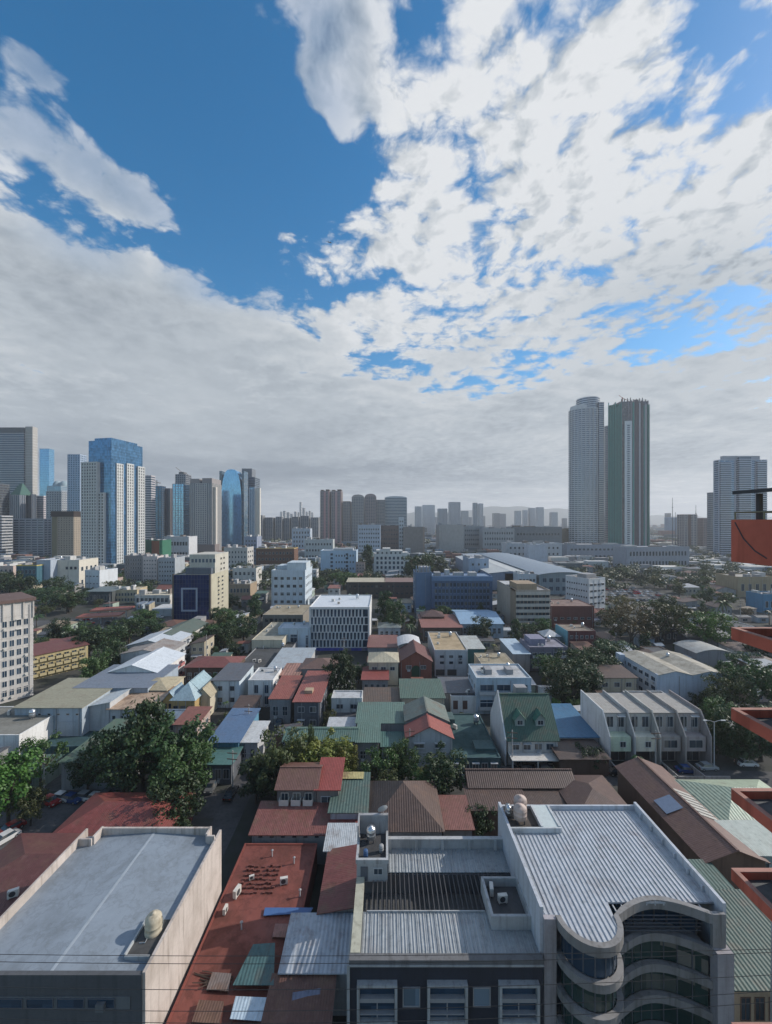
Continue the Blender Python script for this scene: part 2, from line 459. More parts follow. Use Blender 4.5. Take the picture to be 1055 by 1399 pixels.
def roof_mesh(kind, W, D, H, rise, ov=.45, t=.14):
    b = MB(); x, y0, y1 = W / 2 + ov, -ov, D + ov
    if kind == 'gx':                                            # ridge runs across the view
        k = rise / (D / 2) * (D / 2 + ov); m = D / 2
        b.slab([(-x, y0, H - k + rise), (x, y0, H - k + rise), (x, m, H + rise + .1), (-x, m, H + rise + .1)], t)
        b.slab([(-x, m, H + rise + .1), (x, m, H + rise + .1), (x, y1, H - k + rise), (-x, y1, H - k + rise)], t)
        b.box(-x - .02, x + .02, m - .18, m + .18, H + rise + .05, H + rise + .2)
    elif kind == 'gy':                                          # ridge runs away from the viewer
        k = rise / (W / 2) * (W / 2 + ov)
        b.slab([(-x, y0, H - k + rise), (0, y0, H + rise + .1), (0, y1, H + rise + .1), (-x, y1, H - k + rise)], t)
        b.slab([(0, y0, H + rise + .1), (x, y0, H - k + rise), (x, y1, H - k + rise), (0, y1, H + rise + .1)], t)
        b.box(-.18, .18, y0 - .02, y1 + .02, H + rise + .05, H + rise + .2)
    elif kind == 'hip':
        a = min(W, D) / 2 * .98
        if W >= D: p, q = (-W / 2 + a, D / 2), (W / 2 - a, D / 2)
        else: p, q = (0, a), (0, D - a)
        zt = H + rise; zb = H - .12
        A, B, C, E_ = (-x, y0, zb), (x, y0, zb), (x, y1, zb), (-x, y1, zb); P, Q = (p[0], p[1], zt), (q[0], q[1], zt)
        if W >= D: fs = [(A, B, Q, P), (B, C, Q), (C, E_, P, Q), (E_, A, P)]
        else: fs = [(A, B, P), (B, C, Q, P), (C, E_, Q), (E_, A, P, Q)]
        for f in fs: b.face(f)
        b.face([E_, C, B, A])
    elif kind == 'shed':                                        # falls towards the viewer
        b.slab([(-x, y0, H - .02), (x, y0, H - .02), (x, y1, H + rise), (-x, y1, H + rise)], t)
    elif kind == 'shedx':                                       # falls sideways: rise may be negative
        lo, hi = (H, H + rise) if rise > 0 else (H - rise, H)
        b.slab([(-x, y0, lo), (x, y0, hi), (x, y1, hi), (-x, y1, lo)], t)
    elif kind == 'curve':                                       # shallow barrel vault
        n = 8; pts = []
        for i in range(n + 1):
            a = -1 + 2 * i / n; pts.append((x * a, H + rise * (1 - a * a)))
        for i in range(n):
            (xa, za), (xb, zb) = pts[i], pts[i + 1]
            b.slab([(xa, y0, za), (xb, y0, zb), (xb, y1, zb), (xa, y1, za)], t)
    return b


def core(name, label, cat, X, Y, W, D, H, wm, roof='flat', rm=None, rise=1.5, rot=0.0, par=.8, win=(), short=None, group=None, base=0.0, rect=None, ov=.45, pm=None):
    root = empty(name, (X, Y, base), R(rot)); tag(root, label, cat, group)
    b = MB()
    if roof == 'flat':
        Hw = H - par; b.box(-W / 2, W / 2, 0, D, 0, Hw)
        b.build('wall', wm, root)
        t = .22; p = MB()
        p.box(-W / 2 - .05, W / 2 + .05, -.05, t, Hw, H); p.box(-W / 2 - .05, W / 2 + .05, D - t, D + .05, Hw, H)
        p.box(-W / 2 - .05, -W / 2 + t, t, D - t, Hw, H); p.box(W / 2 - t, W / 2 + .05, t, D - t, Hw, H)
        p.build('parapet', pm or wm, root)
        MB().box(-W / 2 + t, W / 2 - t, t, D - t, Hw + .004, Hw + .1).build('roof', rm or deck('conc'), root)
    else:
        Hw = H
        b.box(-W / 2, W / 2, 0, D, 0, H - .02, skip='t')
        e = .02
        if roof == 'gx':
            for s in (-1, 1):
                q = [(s * W / 2, 0, H - e), (s * W / 2, D, H - e), (s * W / 2, D / 2, H + rise - e)]
                b.face(q if s > 0 else q[::-1])
        elif roof == 'gy':
            b.face([(-W / 2, 0, H - e), (W / 2, 0, H - e), (0, 0, H + rise - e)]); b.face([(W / 2, D, H - e), (-W / 2, D, H - e), (0, D, H + rise - e)])
        elif roof == 'shed':
            z1 = H + rise - .06
            b.face([(W / 2, 0, H - .05), (W / 2, D, H - .05), (W / 2, D, z1)]); b.face([(-W / 2, D, H - .05), (-W / 2, 0, H - .05), (-W / 2, D, z1)])
            b.face([(W / 2, D, H - .02), (-W / 2, D, H - .02), (-W / 2, D, z1), (W / 2, D, z1)])
        elif roof == 'shedx':
            s = 1 if rise > 0 else -1; z1 = H + abs(rise) - .2
            b.face([(-W / 2, 0, H - .05), (W / 2, 0, H - .05), (s * W / 2, 0, z1)])
            b.face([(s * W / 2, 0, H - .02), (s * W / 2, D, H - .02), (s * W / 2, D, z1), (s * W / 2, 0, z1)])
        elif roof == 'curve':
            n = 8; pts = [(W / 2 * (-1 + 2 * i / n), 0, H - .05 + rise * (1 - (-1 + 2 * i / n) ** 2) * .95) for i in range(n + 1)]
            b.face(pts[::-1])
        b.build('wall', wm, root)
        roof_mesh(roof, W, D, H, rise, ov).build('roof', rm, root)
    if base == 0 and 75 < Y < 420 and H > 5.2 and win and W < 40:
        e = MB(); q = random.Random(int(X * 5 + Y)); n = max(1, round(Hw / 3.3))
        if q.random() < .6:
            for i in range(1, n): z = i * Hw / n; e.box(-W / 2 - .07, W / 2 + .07, -.09, -.001, z - .1, z + .06)
        if e.v: e.build('storey_ledge', wm, root)
        for u in q.sample((-.47, -.2, .12, .46), 2): MB().box(u * W - .06, u * W + .06, -.17, -.05, .2, Hw - .25).build('drainpipe', plain('grey', .5), root)
    put_windows(root, win, W, D, Hw)
    rec = dict(root=root, short=short, W=W, D=D, H=H, Y=Y, X=X, rot=rot, Hw=Hw, rect=rect)
    BLDS.append(rec); return rec


def bld(label, short, x0, x1, yt, yb=None, h=None, D=None, yk=None, yr=None, name='building', cat='building', wm='white', rm=None, roof='flat', rise=1.5, **kw):
    """front face from photo column x0 to x1 and top row yt; its distance from the ground row yb or from its height h"""
    if yb is not None: Y = gy(yb); H = wz(yt, Y)
    else: H = h; Y = gy(yt, h)
    if yk is not None: D = FL * (CH - H) / (yk - UY) - Y
    if yr is not None: D = 2 * (FL * (CH - H - rise) / (yr - UY) - Y)
    W = (x1 - x0) / FL * Y
    yb2 = UY + FL * CH / Y
    if isinstance(wm, str): wm = wall(wm)
    if isinstance(rm, str): rm = deck(rm) if roof == 'flat' else sheet(rm, 'x' if roof in ('gy', 'shedx', 'curve') else 'y')
    return core(name, label, cat, wx((x0 + x1) / 2, Y), Y, W, D, H, wm, roof, rm, rise, short=short, rect=(x0, x1, yt - 4, yb2), **kw)


def part_box(rec, name, u0, u1, v0, v1, z0, z1, m, rel=True):
    """a box on a building: u along the front 0..1, v into the depth 0..1, z in metres above its roof deck"""
    W, D = rec['W'], rec['D']; zb = rec['Hw'] + .1
    return MB().box((u0 - .5) * W, (u1 - .5) * W, v0 * D, v1 * D, zb + z0, zb + z1).build(name, m, rec['root'])


def on_roof(rec, u, v):
    p = Matrix.Rotation(R(rec['rot']), 3, 'Z') @ Vector(((u - .5) * rec['W'], v * rec['D'], 0))
    return Vector((rec['X'], rec['Y'], rec['Hw'] + .1)) + p


TANKM = {}


def water_tank(loc, label, s=1.0, kind='steel', group='water tanks on the roofs'):
    root = empty('water_tank', loc); tag(root, label, 'water tank', group); root.scale = (s, s, s)
    if not TANKM:
        b = MB()
        for a in range(4): b.box(.45 * cos(a * pi / 2 + .78) - .05, .45 * cos(a * pi / 2 + .78) + .05, .45 * sin(a * pi / 2 + .78) - .05, .45 * sin(a * pi / 2 + .78) + .05, 0, .5)
        TANKM['stand'] = b.mesh('stand', plain('slate', .6, .5))
        b = MB().lathe([(.0, .5), (.58, .5), (.62, .55), (.62, 1.0), (.635, 1.02), (.62, 1.04), (.62, 1.5), (.635, 1.52), (.62, 1.54), (.62, 1.75), (.5, 1.95), (.2, 2.06), (.2, 2.12), (0, 2.12)])
        TANKM['steel'] = b.mesh('tank_body', plain((.55, .57, .6), .3, .85), True)
        TANKM['plastic'] = b.mesh('tank_body', wall((.48, .38, .34), .7, .6), True)
        TANKM['cream'] = b.mesh('tank_body', wall((.52, .46, .34), .6, .6), True)
    link_mesh('stand', TANKM['stand'], root); link_mesh('tank_body', TANKM[kind], root); return root


ACM = {}


def ac_unit(loc, label, rz=0.0, s=1.0):
    root = empty('air_conditioner', loc, rz); tag(root, label, 'air conditioner', 'air conditioner units on the roofs'); root.scale = (s, s, s)
    if not ACM:
        ACM['case'] = MB().box(-.45, .45, -.18, .18, .1, .8).box(-.4, -.3, -.15, .15, 0, .1).box(.3, .4, -.15, .15, 0, .1).mesh('casing', plain('offwhite', .5, 0, .4))
        g = MB(); g.v += [(-.05 + .28 * cos(i * pi / 8), -.184, .45 + .28 * sin(i * pi / 8)) for i in range(16)]; g.f.append(tuple(range(16))); g.mi.append(0)
        ACM['fan'] = g.mesh('fan_grille', plain('dark', .6))
    link_mesh('casing', ACM['case'], root); link_mesh('fan_grille', ACM['fan'], root); return root


def pt(x, y, z=0.0):
    """world point at height z seen at a photo pixel"""
    Y = gy(y, z); return Vector((wx(x, Y), Y, z))


# ------------------------------------------------------------------ setting: ground and streets
def ground_mat():
    m, g = pbr('ground'); co = g.node('ShaderNodeTexCoord').outputs['Object']
    a = g.noise(co, .012, 6, .6); b = g.noise(co, .09, 6, .65); c = g.noise(co, .9, 4, .6)
    col = g.mix(g.ramp(a, .38, .6), (.045, .047, .045), (.075, .073, .066))
    col = g.mix(g.m('MULTIPLY', g.ramp(b, .45, .65), .8), col, (.024, .034, .018))
    col = g.mix(g.m('MULTIPLY', g.ramp(b, .42, .30), .5), col, (.12, .118, .11))
    col = g.mix(g.m('MULTIPLY', c, .5), col, (.03, .03, .03))
    fin(g, Base_Color=col, Roughness=.95); return m


def road_mat(c=(.055, .055, .058)):
    m, g = pbr('asphalt'); co = g.node('ShaderNodeTexCoord').outputs['Object']
    a = g.noise(co, .1, 6, .6); c2 = g.noise(co, 1.4, 5, .65)
    col = g.mix(g.ramp(a, .4, .65), c, tuple(x * 1.7 for x in c)); col = g.mix(g.m('MULTIPLY', g.ramp(c2, .45, .7), .5), col, tuple(x * .5 for x in c))
    fin(g, Base_Color=col, Roughness=.88); return m


tag(MB().box(-9000, 9000, -60, 9200, -.6, 0).build('ground', ground_mat()), kind='structure')
RM = road_mat()
ROADS = []


def road(pts, w, z=.004, name='road', m=None):
    b = MB(); pts = [Vector((p[0], p[1], 0)) for p in pts]
    for i in range(len(pts)):
        d = (pts[min(i + 1, len(pts) - 1)] - pts[max(i - 1, 0)]).normalized(); n = Vector((-d.y, d.x, 0)) * w / 2
        b.v += [tuple(pts[i] + n + Vector((0, 0, z))), tuple(pts[i] - n + Vector((0, 0, z)))]
    for i in range(len(pts) - 1): b.f.append((2 * i + 1, 2 * i + 3, 2 * i + 2, 2 * i)); b.mi.append(0)
    tag(b.build(name, m or RM), kind='structure')
    for i in range(len(pts) - 1): ROADS.append((pts[i], pts[i + 1], w / 2))


road([(-29.5, 60), (-30.2, 90), (-31, 140), (-30, 230)], 5.0)                       # street between the houses
road([(-160, 76), (-62, 79), (-30, 81)], 7, .008)                                    # cross street behind the red roofs
road([(-66, 40), (-64, 79)], 8, .012)
road([(-8, 92.2), (44, 90), (78, 89), (160, 84)], 6, .008)                            # street in front of the row houses
road([(-260, 215), (-140, 232), (-30, 246)], 13, .016)                                 # avenue with the petrol station
road([(60, 700), (150, 330), (190, 200), (210, 120)], 12, .016)
tag(MB().box(128, 214, 284, 352, -.1, .006).build('parking_lot', road_mat((.06, .06, .062))), kind='structure')
tag(MB().box(-112, -62, 77 + 8, 84 + 8, -.1, .008).build('parking_lot', road_mat((.07, .07, .07))), kind='structure')

tag(MB().box(-89, -72.5, 98, 117.5, -.1, .01).build('court', deck((.03, .075, .085), .5)), kind='structure')
root = empty('court_wall', (-80.7, 97.8, 0)); tag(root, 'low teal wall around the sunken teal court before the olive warehouse', 'wall')
MB().box(-8.5, 8.4, -.2, 0, 0, 2.4).box(-8.5, 8.4, 19.9, 20.1, 0, 2.4).box(-8.7, -8.5, -.2, 20.1, 0, 2.4).build('panel', wall((.06, .12, .13), .6), root)
BLDS.append(dict(root=root, short=None, W=17.5, D=20.5, H=2.4, Y=97.5, X=-80.7, rot=0, Hw=2.4, rect=(25, 125, 978, 1036)))

# ------------------------------------------------------------------ the white hall with a painted metal roof
root = empty('hall', (-32.5, 39.5, 0)); tag(root, 'long windowless hall with pale pink side wall and a wide blue grey painted roof', 'hall')
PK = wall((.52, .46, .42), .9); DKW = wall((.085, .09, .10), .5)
hall_roof = deck((.25, .29, .335), .5, .5)
x0, x1, D = -9.3, 9.3, 18.0
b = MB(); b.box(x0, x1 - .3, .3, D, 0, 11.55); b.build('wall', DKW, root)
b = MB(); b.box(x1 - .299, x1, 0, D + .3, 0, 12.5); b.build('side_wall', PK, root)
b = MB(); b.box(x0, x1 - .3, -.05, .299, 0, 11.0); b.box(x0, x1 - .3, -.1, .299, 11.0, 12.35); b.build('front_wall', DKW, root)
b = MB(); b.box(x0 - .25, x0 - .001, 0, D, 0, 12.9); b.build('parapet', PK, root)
b = MB(); b.box(x0 + 2.0, x1 - 1.6, D, D + .3, 11, 12.9); b.box(x1 - 1.6, x1 - 1.35, D - 1.2, D + .28, 11, 13.0); b.box(x1 - 1.35, x1 - .3, D - 1.45, D - 1.2, 11, 12.9)
b.box(x0 + 1.75, x0 + 2.0, D - 1.6, D + .28, 11, 13.0); b.box(x0, x0 + 1.75, D - 1.85, D - 1.6, 11, 12.8); b.build('back_parapet', PK, root)
b = MB()
xm = 0.0
for xa, za, xb, zb in ((x0, 11.75, xm, 12.3), (xm, 12.3, x1 - .3, 11.75)): b.slab([(xa, .3, za), (xb, .3, zb), (xb, D, zb), (xa, D, za)], .12)
b.build('roof', hall_roof, root)
MB().slab([(-.15, .3, 12.325), (.15, .3, 12.325), (.15, D, 12.325), (-.15, D, 12.325)], .05).build('ridge_cap', plain((.33, .37, .41), .5), root)
f = MB().box(x0 + 1, x1 - 1.4, -.12, -.06, 9.1, 10.3).box(x1 - 4.5, x1 - 3.7, -.5, -.121, 9.2, 9.9).build('front_ledge', wall((.13, .14, .15)), root)
for k in range(5):
    xx = x0 + 1.4 + k * 2.95
    w = MB().box(xx, xx + 2.5, -.16, -.121, 9.3, 10.1).build('window', GDK, root)
    MB().box(xx - .06, xx, -.2, -.121, 9.24, 10.16).box(xx + 2.5, xx + 2.56, -.2, -.121, 9.24, 10.16).box(xx, xx + 2.5, -.2, -.121, 9.24, 9.3).box(xx, xx + 2.5, -.2, -.121, 10.1, 10.16).build('frame', plain('slate'), w)
BLDS.append(dict(root=root, short='the blue roofed hall', W=18.6, D=18, H=12.5, Y=39.5, X=-32.5, rot=0, Hw=12, rect=(-65, 306, 1130, 1399)))
# tank pit beside the side wall
root = empty('tank_platform', (-25.0, 42.6, 11.72)); tag(root, 'low dark platform beside the hall side wall carrying the cream tank', 'platform')
MB().box(-1.25, 1.25, -1.3, 2.6, .0, .34).build('slab', deck((.07, .07, .07)), root)
MB().box(-1.42, -1.26, -1.3, 2.6, 0, .62).box(-1.26, 1.26, -1.48, -1.31, 0, .6).build('curb', wall((.40, .42, .43)), root)
root = empty('water_tank', (-24.9, 43.9, 12.07)); root.scale = (.85, .85, .85); tag(root, 'rounded cream water tank with stained sides on the blue roofed hall', 'water tank', 'water tanks on the roofs')
MB().lathe([(1.0, 0), (1.0, .35), (.98, .36), (.98, .9), (1.0, .92), (.98, .94), (.98, 1.5), (.93, 1.8), (.7, 2.1), (.35, 2.25), (.3, 2.26), (.3, 2.36), (0, 2.38)], n=22).build('tank_body', wall((.50, .44, .33), .75, .6), root, True)
MB().tube([(1.02, .2, .2), (1.12, .2, 1.2), (1.0, .2, 1.8)], .05).tube([(-.2, -1.0, .15), (-.2, -1.5, .1), (-.9, -1.5, .05)], .05).build('pipe', plain('zinc', .4, .6), root)

# ------------------------------------------------------------------ the red roofed low block beside it
REDR = deck((.20, .058, .043), .95, .75)
rec = core('low_block', 'long low block with flat oxide red roof beside the pale hall wall', 'building', -16.9, 39.0, 11.6, 27.0, 4.1, wall('dkred'), 'flat', REDR, par=.22, short='the low red roof', rect=(240, 440, 1152, 1399), pm=wall((.22, .06, .045)))
b = MB()
for r_ in range(7):
    for c_ in range(9):
        if rnd.random() < .9:
            xx, yy = -3.8 + c_ * .56 + rnd.uniform(-.08, .08), 18.2 + r_ * .72 + rnd.uniform(-.1, .1)
            b.box(xx, xx + .36, yy, yy + .3, 4.0, 4.0 + rnd.uniform(.12, .34))
t = b.build('tile_stacks', wall((.15, .05, .04), .8)); t.location = (-16.9, 39, 0); tag(t, 'rows of stacked dark roof tiles laid out on the low red roof', 'roof tiles', kind='stuff')
p = pt(278 + 110 * .5, 1188, 4.1)
ac_unit(pt(388, 1208, 4.0), 'white air conditioner standing alone near the middle of the low red roof', .2, 1.2)
ac_unit(pt(324, 1224, 4.0), 'white air conditioner on the red roof edge against the hall wall', 1.3, 1.4)
ac_unit(pt(308, 1247, 4.0), 'small pale air conditioner on the red roof under the hall wall', 1.5, 1.0)
ac_unit(pt(344, 1202, 4.0), 'small pale box unit among the stacked tiles on the red roof', .4, .8)


def flat_sheet(label, q, m, cat='roof sheet', name='roof_sheet', grp='loose roof sheets over the low block'):
    """a loose corrugated sheet on timber battens: q = photo corners with heights"""
    P4 = [pt(x, y, z) for x, y, z in q]
    c = sum(P4, Vector()) / 4; c.z = min(p_.z for p_ in P4); root = empty(name, c); tag(root, label, cat, grp)
    MB().slab([p_ - c for p_ in P4], .05).build('sheet', m, root)
    b = MB()
    for i in range(4):
        p_ = (P4[i] - c) * .94; zb = 4.0 - c.z
        if p_.z - .06 > zb + .05: b.box(p_.x - .06, p_.x + .06, p_.y - .06, p_.y + .06, zb, p_.z - .07)
    if b.v: b.build('prop', plain('brown'), root)


flat_sheet('dark teal metal sheet roof over the low red block', [(318, 1346, 4.7), (374, 1346, 4.9), (376, 1288, 5.2), (346, 1290, 5.2)], sheet((.05, .115, .12), 'y', .25, .4))
flat_sheet('pale blue white metal sheet at the front edge of the low red block', [(314, 1392, 4.5), (388, 1397, 4.5), (392, 1364, 4.7), (322, 1361, 4.7)], sheet((.40, .50, .58), 'y', .2, .35))
flat_sheet('narrow bright blue tarp laid across the low red roof', [(360, 1251, 4.22), (424, 1247, 4.22), (428, 1240, 4.25), (362, 1240, 4.25)], plain((.06, .13, .30), .5))
flat_sheet('small slate coloured sheet beside the pale blue white one', [(398, 1375, 4.6), (436, 1372, 4.6), (438, 1350, 4.9), (400, 1356, 4.9)], sheet((.13, .15, .22), 'y', .3, .4))
flat_sheet('rusty brown sheet lying over the timber pile on the red roof', [(262, 1396, 4.35), (300, 1399, 4.35), (306, 1368, 4.5), (272, 1366, 4.5)], sheet((.13, .07, .05), 'y', .9, .3))
flat_sheet('dull grey sheet beside the teal one on the low red block', [(282, 1352, 4.3), (312, 1354, 4.3), (316, 1330, 4.35), (290, 1328, 4.35)], sheet((.16, .13, .12), 'y', .8, .3))
flat_sheet('small faded pink sheet near the blue tarp on the red roof', [(372, 1280, 4.3), (392, 1281, 4.3), (394, 1262, 4.4), (376, 1262, 4.4)], sheet((.26, .13, .11), 'y', .6, .3))
P_ = pt(290, 1340, 4.0); root = empty('timber_pile', P_); tag(root, 'untidy pile of dark planks on the front of the low red roof', 'timber pile')
b = MB(); q_ = random.Random(8)
for k in range(16):
    a = q_.uniform(-.5, .5); L_ = q_.uniform(.9, 1.6); c_ = Vector((q_.uniform(-1.2, 1.2), q_.uniform(-.8, .8), .06 + .05 * (k // 4))); d_ = Vector((cos(a), sin(a), q_.uniform(-.02, .05))) * L_
    b.tube([c_ - d_, c_ + d_], .06, 4)
b.build('planks', plain((.09, .06, .045), .9), root)
for k, (x, y) in enumerate(((402, 1180), (372, 1170), (330, 1270), (410, 1225))):
    P_ = pt(x, y, 4.0); root = empty('vent_pipe', P_); tag(root, ('vent pipe at the far end of the red roof', 'vent pipe close behind the stacked tiles', 'vent pipe low on the red roof by the hall wall', 'vent pipe near the blue tarp')[k], 'vent pipe', 'vent pipes on the red roof')
    MB().cyl(0, 0, 0, .9, .09, .09, 8).build('pipe', plain('light', .5), root); MB().lathe([(.2, .9), (.2, .98), (0, 1.1)], n=8).build('cowl', plain('grey', .5), root)
core('lean_to', 'dark rust brown lean-to below the grey sheet roof of the low block', 'lean-to', -9.2, 42.2, 6.4, 3.6, 4.5, wall('dkred', .8), 'shed', sheet((.10, .045, .035), 'y', .8), .5, short='the rust brown lean-to', rect=(380, 478, 1312, 1399), win=[('F', 4, 1, .6, .4, 's', plain('brown'), GL)])
core('shed', 'patched grey and white sheet roofed shed beside the dark centre building', 'shed', -7.85, 46.4, 7.7, 5.6, 5.3, wall('grey', .8), 'shed', sheet((.36, .40, .45), 'y', .5, .5), .6, short='the patched grey shed', rect=(380, 480, 1245, 1312))
core('shed', 'narrow rusty red roofed shed between the dark alley and the stair tower', 'shed', -6.3, 52.6, 4.2, 9.4, 6.0, wall('grey', .8), 'shedx', sheet((.17, .055, .05), 'x', .75), .9, short='the rusty red shed', rect=(445, 490, 1165, 1248))
core('shed', 'small grey sheet roofed shed behind the rusty red one', 'shed', -6.6, 62.4, 5.0, 4.4, 6.1, wall('grey', .8), 'shed', sheet('zinc', 'y', .5), .4, short='the small grey shed', rect=(447, 492, 1132, 1165))
core('house', 'house with rusty red lean-to roof above small windows in a grey wall', 'house', -15.9, 66.9, 12.0, 5.8, 5.1, wall((.30, .31, .32), .8), 'shed', sheet((.19, .07, .06), 'y', .8), 1.0, short='the red lean-to house', rect=(343, 445, 1106, 1155), win=[('F', 6, 1, .3, .32, 's', plain('dark'), GL, None, (.80, .99))])
core('house', 'two storey house with brown gable roof, balcony and trees around it', 'house', -15.9, 72.9, 6.9, 7.5, 8.6, wall((.16, .155, .15), .7), 'gx', sheet((.15, .075, .06), 'y', .6), 1.3, short='the brown gabled house', rect=(357, 420, 1058, 1106), win=[('F', 3, 2, .55, .5, 'sc', plain('offwhite'), GL, None, (.3, .97))])
core('house', 'house wing with plain bright red roof joined to the brown gabled house', 'house', -10.4, 72.8, 3.9, 7.5, 8.5, wall((.2, .18, .17), .7), 'shed', sheet((.25, .055, .045), 'y', .2), 1.0, short='the bright red wing', rect=(420, 452, 1055, 1106), win=[('F', 1, 2, .6, .5, 's')])
r_ = core('house', 'narrow house with dark green ribbed roof and yellowed back patch', 'house', -6.4, 69.3, 6.0, 9.5, 7.0, wall((.44, .47, .52), .6), 'shed', sheet((.07, .115, .10), 'y', .3, .5), .5, short='the narrow green roofed house', rect=(450, 502, 1057, 1099), win=[('F', 3, 1, .5, .4, 's', None, GL, None, (.0, .6))])
MB().slab([(-2.2, 7.7, 7.62), (2.2, 7.7, 7.62), (2.2, 9.6, 7.75), (-2.2, 9.6, 7.75)], .04).build('roof_patch', sheet((.42, .36, .16), 'y', .6), r_['root'])
core('house', 'low annex with small bright red roof before the narrow green roofed house', 'house', -6.2, 64.9, 5.8, 4.1, 5.0, wall((.50, .55, .62), .6), 'shed', sheet((.25, .06, .05), 'y', .3), .6, short='the red roofed annex', rect=(450, 502, 1099, 1131), win=[('F', 3, 1, .4, .3, 's', None, GL, None, (.55, .95))])

# ------------------------------------------------------------------ the dark centre building with the open light well
root = empty('office_building', (6.2, 42.0, 0)); tag(root, 'dark navy fronted building with grey ribbed roof and an open rafter light well', 'building')
NV = wall((.032, .036, .052), .4, .55); PW = wall((.40, .41, .42), .7); CRM = wall((.46, .45, .36), .7)
ZR = sheet((.33, .355, .37), 'y', .15, .30, .4, .0, .4)
hx = 9.9
b = MB(); b.box(-hx, hx, .25, 5.3, 0, 10.6); b.box(-hx, hx, 5.3, 10.6, 0, 8.2); b.box(-hx, hx, 10.6, 14.6, 0, 10.6); b.build('wall', wall((.16, .16, .17), .8), root)
b = MB(); b.box(-hx, hx, 0, .249, 0, 10.7); b.build('front_wall', NV, root)
b = MB(); b.box(-hx - .05, hx, -.25, .45, 10.7, 11.25); b.build('front_parapet', wall((.15, .15, .155), .7), root)
MB().box(-hx - .06, hx, -.32, -.251, 10.62, 10.8).box(-hx - .3, -hx - .001, -.2, 5.3, 0, 10.6).build('edge_trim', PW, root)
b = MB(); b.slab([(-hx + 1.0, .46, 10.85), (hx, .46, 10.85), (hx, 5.2, 10.98), (-hx + 1.0, 5.2, 10.98)], .1)
for k in range(44):
    xx = -hx + 1.15 + k * .425
    b.slab([(xx - .035, .46, 10.92), (xx + .035, .46, 10.92), (xx + .035, 5.2, 11.05), (xx - .035, 5.2, 11.05)], .06)
b.build('roof', ZR, root)
b = MB(); b.slab([(-hx + 4, 10.7, 10.85), (hx, 10.7, 10.85), (hx, 14.3, 10.98), (-hx + 4, 14.3, 10.98)], .1)
for k in range(37):
    xx = -hx + 4.15 + k * .425
    b.slab([(xx - .035, 10.7, 10.92), (xx + .035, 10.7, 10.92), (xx + .035, 14.3, 11.05), (xx - .035, 14.3, 11.05)], .06)
b.build('roof', ZR, root)
b = MB()
for k in range(30):
    xx = -hx + 2.1 + k * .56
    b.box(xx - .05, xx + .05, 5.45, 10.69, 10.62, 10.78)
b.box(-hx + 1.6, hx - 4.6, 5.2, 5.44, 10.5, 10.98); b.build('rafters', plain((.06, .06, .065), .7), root)
MB().box(-hx + .3, hx - .3, 5.45, 10.5, 8.204, 8.3).build('light_well_floor', deck((.10, .10, .10)), root)
MB().box(-hx + 1.5, hx - 4.7, 5.1, 5.199, 10.3, 11.2).build('light_well_curb', PW, root)
b = MB(); b.box(-hx + 4, hx, 14.3, 14.6, 10.6, 12.3)
for k in range(5): xx = -hx + 4.05 + k * 3.6; b.box(xx, xx + .4, 14.0, 14.299, 10.99, 12.35)
b.box(-hx + 4, hx, 14.05, 14.6, 12.36, 12.5); b.build('back_parapet', PW, root)
MB().box(-hx, -hx + 1.0, .46, 9.5, 10.6, 11.3).build('side_parapet', CRM, root)
# stair tower with its roof terrace
st = MB().box(-hx, -hx + 3.9, 9.6, 14.3, 10.6, 13.0).build('stair_tower', PW, root)
MB().box(-hx - .1, -hx + 4.0, 9.4, 9.75, 13.0, 13.5).box(-hx - .1, -hx + .2, 9.75, 14.3, 13.0, 13.5).box(-hx + 3.7, -hx + 4.0, 9.75, 14.3, 13.0, 13.5).build('terrace_rim', PW, st)
MB().box(-hx + .2, -hx + 3.7, 9.75, 14.3, 13.005, 13.06).build('terrace_floor', deck((.07, .07, .075)), st)
MB().box(-hx - .1, -hx + 4.0, 14.301, 14.75, 10.6, 15.6).box(-hx - .1, -hx + .1, 12.3, 14.3, 13.5, 15.6).build('tank_screen', wall((.34, .345, .36), .7), st)
MB().box(-hx + .5, -hx + 1.4, 9.5, 9.599, 10.75, 12.5).build('door', plain('slate'), st)
link_mesh('window', window_mesh(1.0, .7, 's', plain('light'), GL), st, (-hx + 2.7, 9.6, 11.9))
bk = MB().box(hx - 4.5, hx, 3.1, 3.4, 10.95, 12.5).box(hx - 4.5, hx - 4.2, 3.4, 8.2, 10.6, 12.5).box(hx - .3, hx, 3.4, 8.2, 10.6, 12.5).box(hx - 4.2, hx - .3, 7.9, 8.2, 10.6, 12.5).build('roof_box', PW, root)
MB().box(hx - 4.2, hx - .3, 3.4, 7.9, 11.2, 11.5).build('roof_box_floor', deck((.08, .08, .085)), bk)
for k, xx in enumerate((-7.1, 0.05, 7.35)):
    bal = MB().box(xx - 2.05, xx - 1.78, -.55, -.001, 0, 9.0).box(xx + 1.78, xx + 2.05, -.55, -.001, 0, 9.0).box(xx - 1.78, xx + 1.78, -.55, -.001, 8.75, 9.0).box(xx - 1.78, xx + 1.78, -.55, -.001, 5.0, 5.25).build('window_bay', PW, root)
    MB().box(xx - 1.75, xx + 1.75, -.06, -.002, 5.26, 8.74).build('window', GDK, bal)
    MB().box(xx - 1.76, xx + 1.76, -.5, -.061, 7.2, 7.6).box(xx - .05, xx + .05, -.2, -.061, 5.26, 7.199).box(xx - 1.76, xx + 1.76, -.45, -.061, 5.9, 6.0).build('railing', plain('grey'), bal)
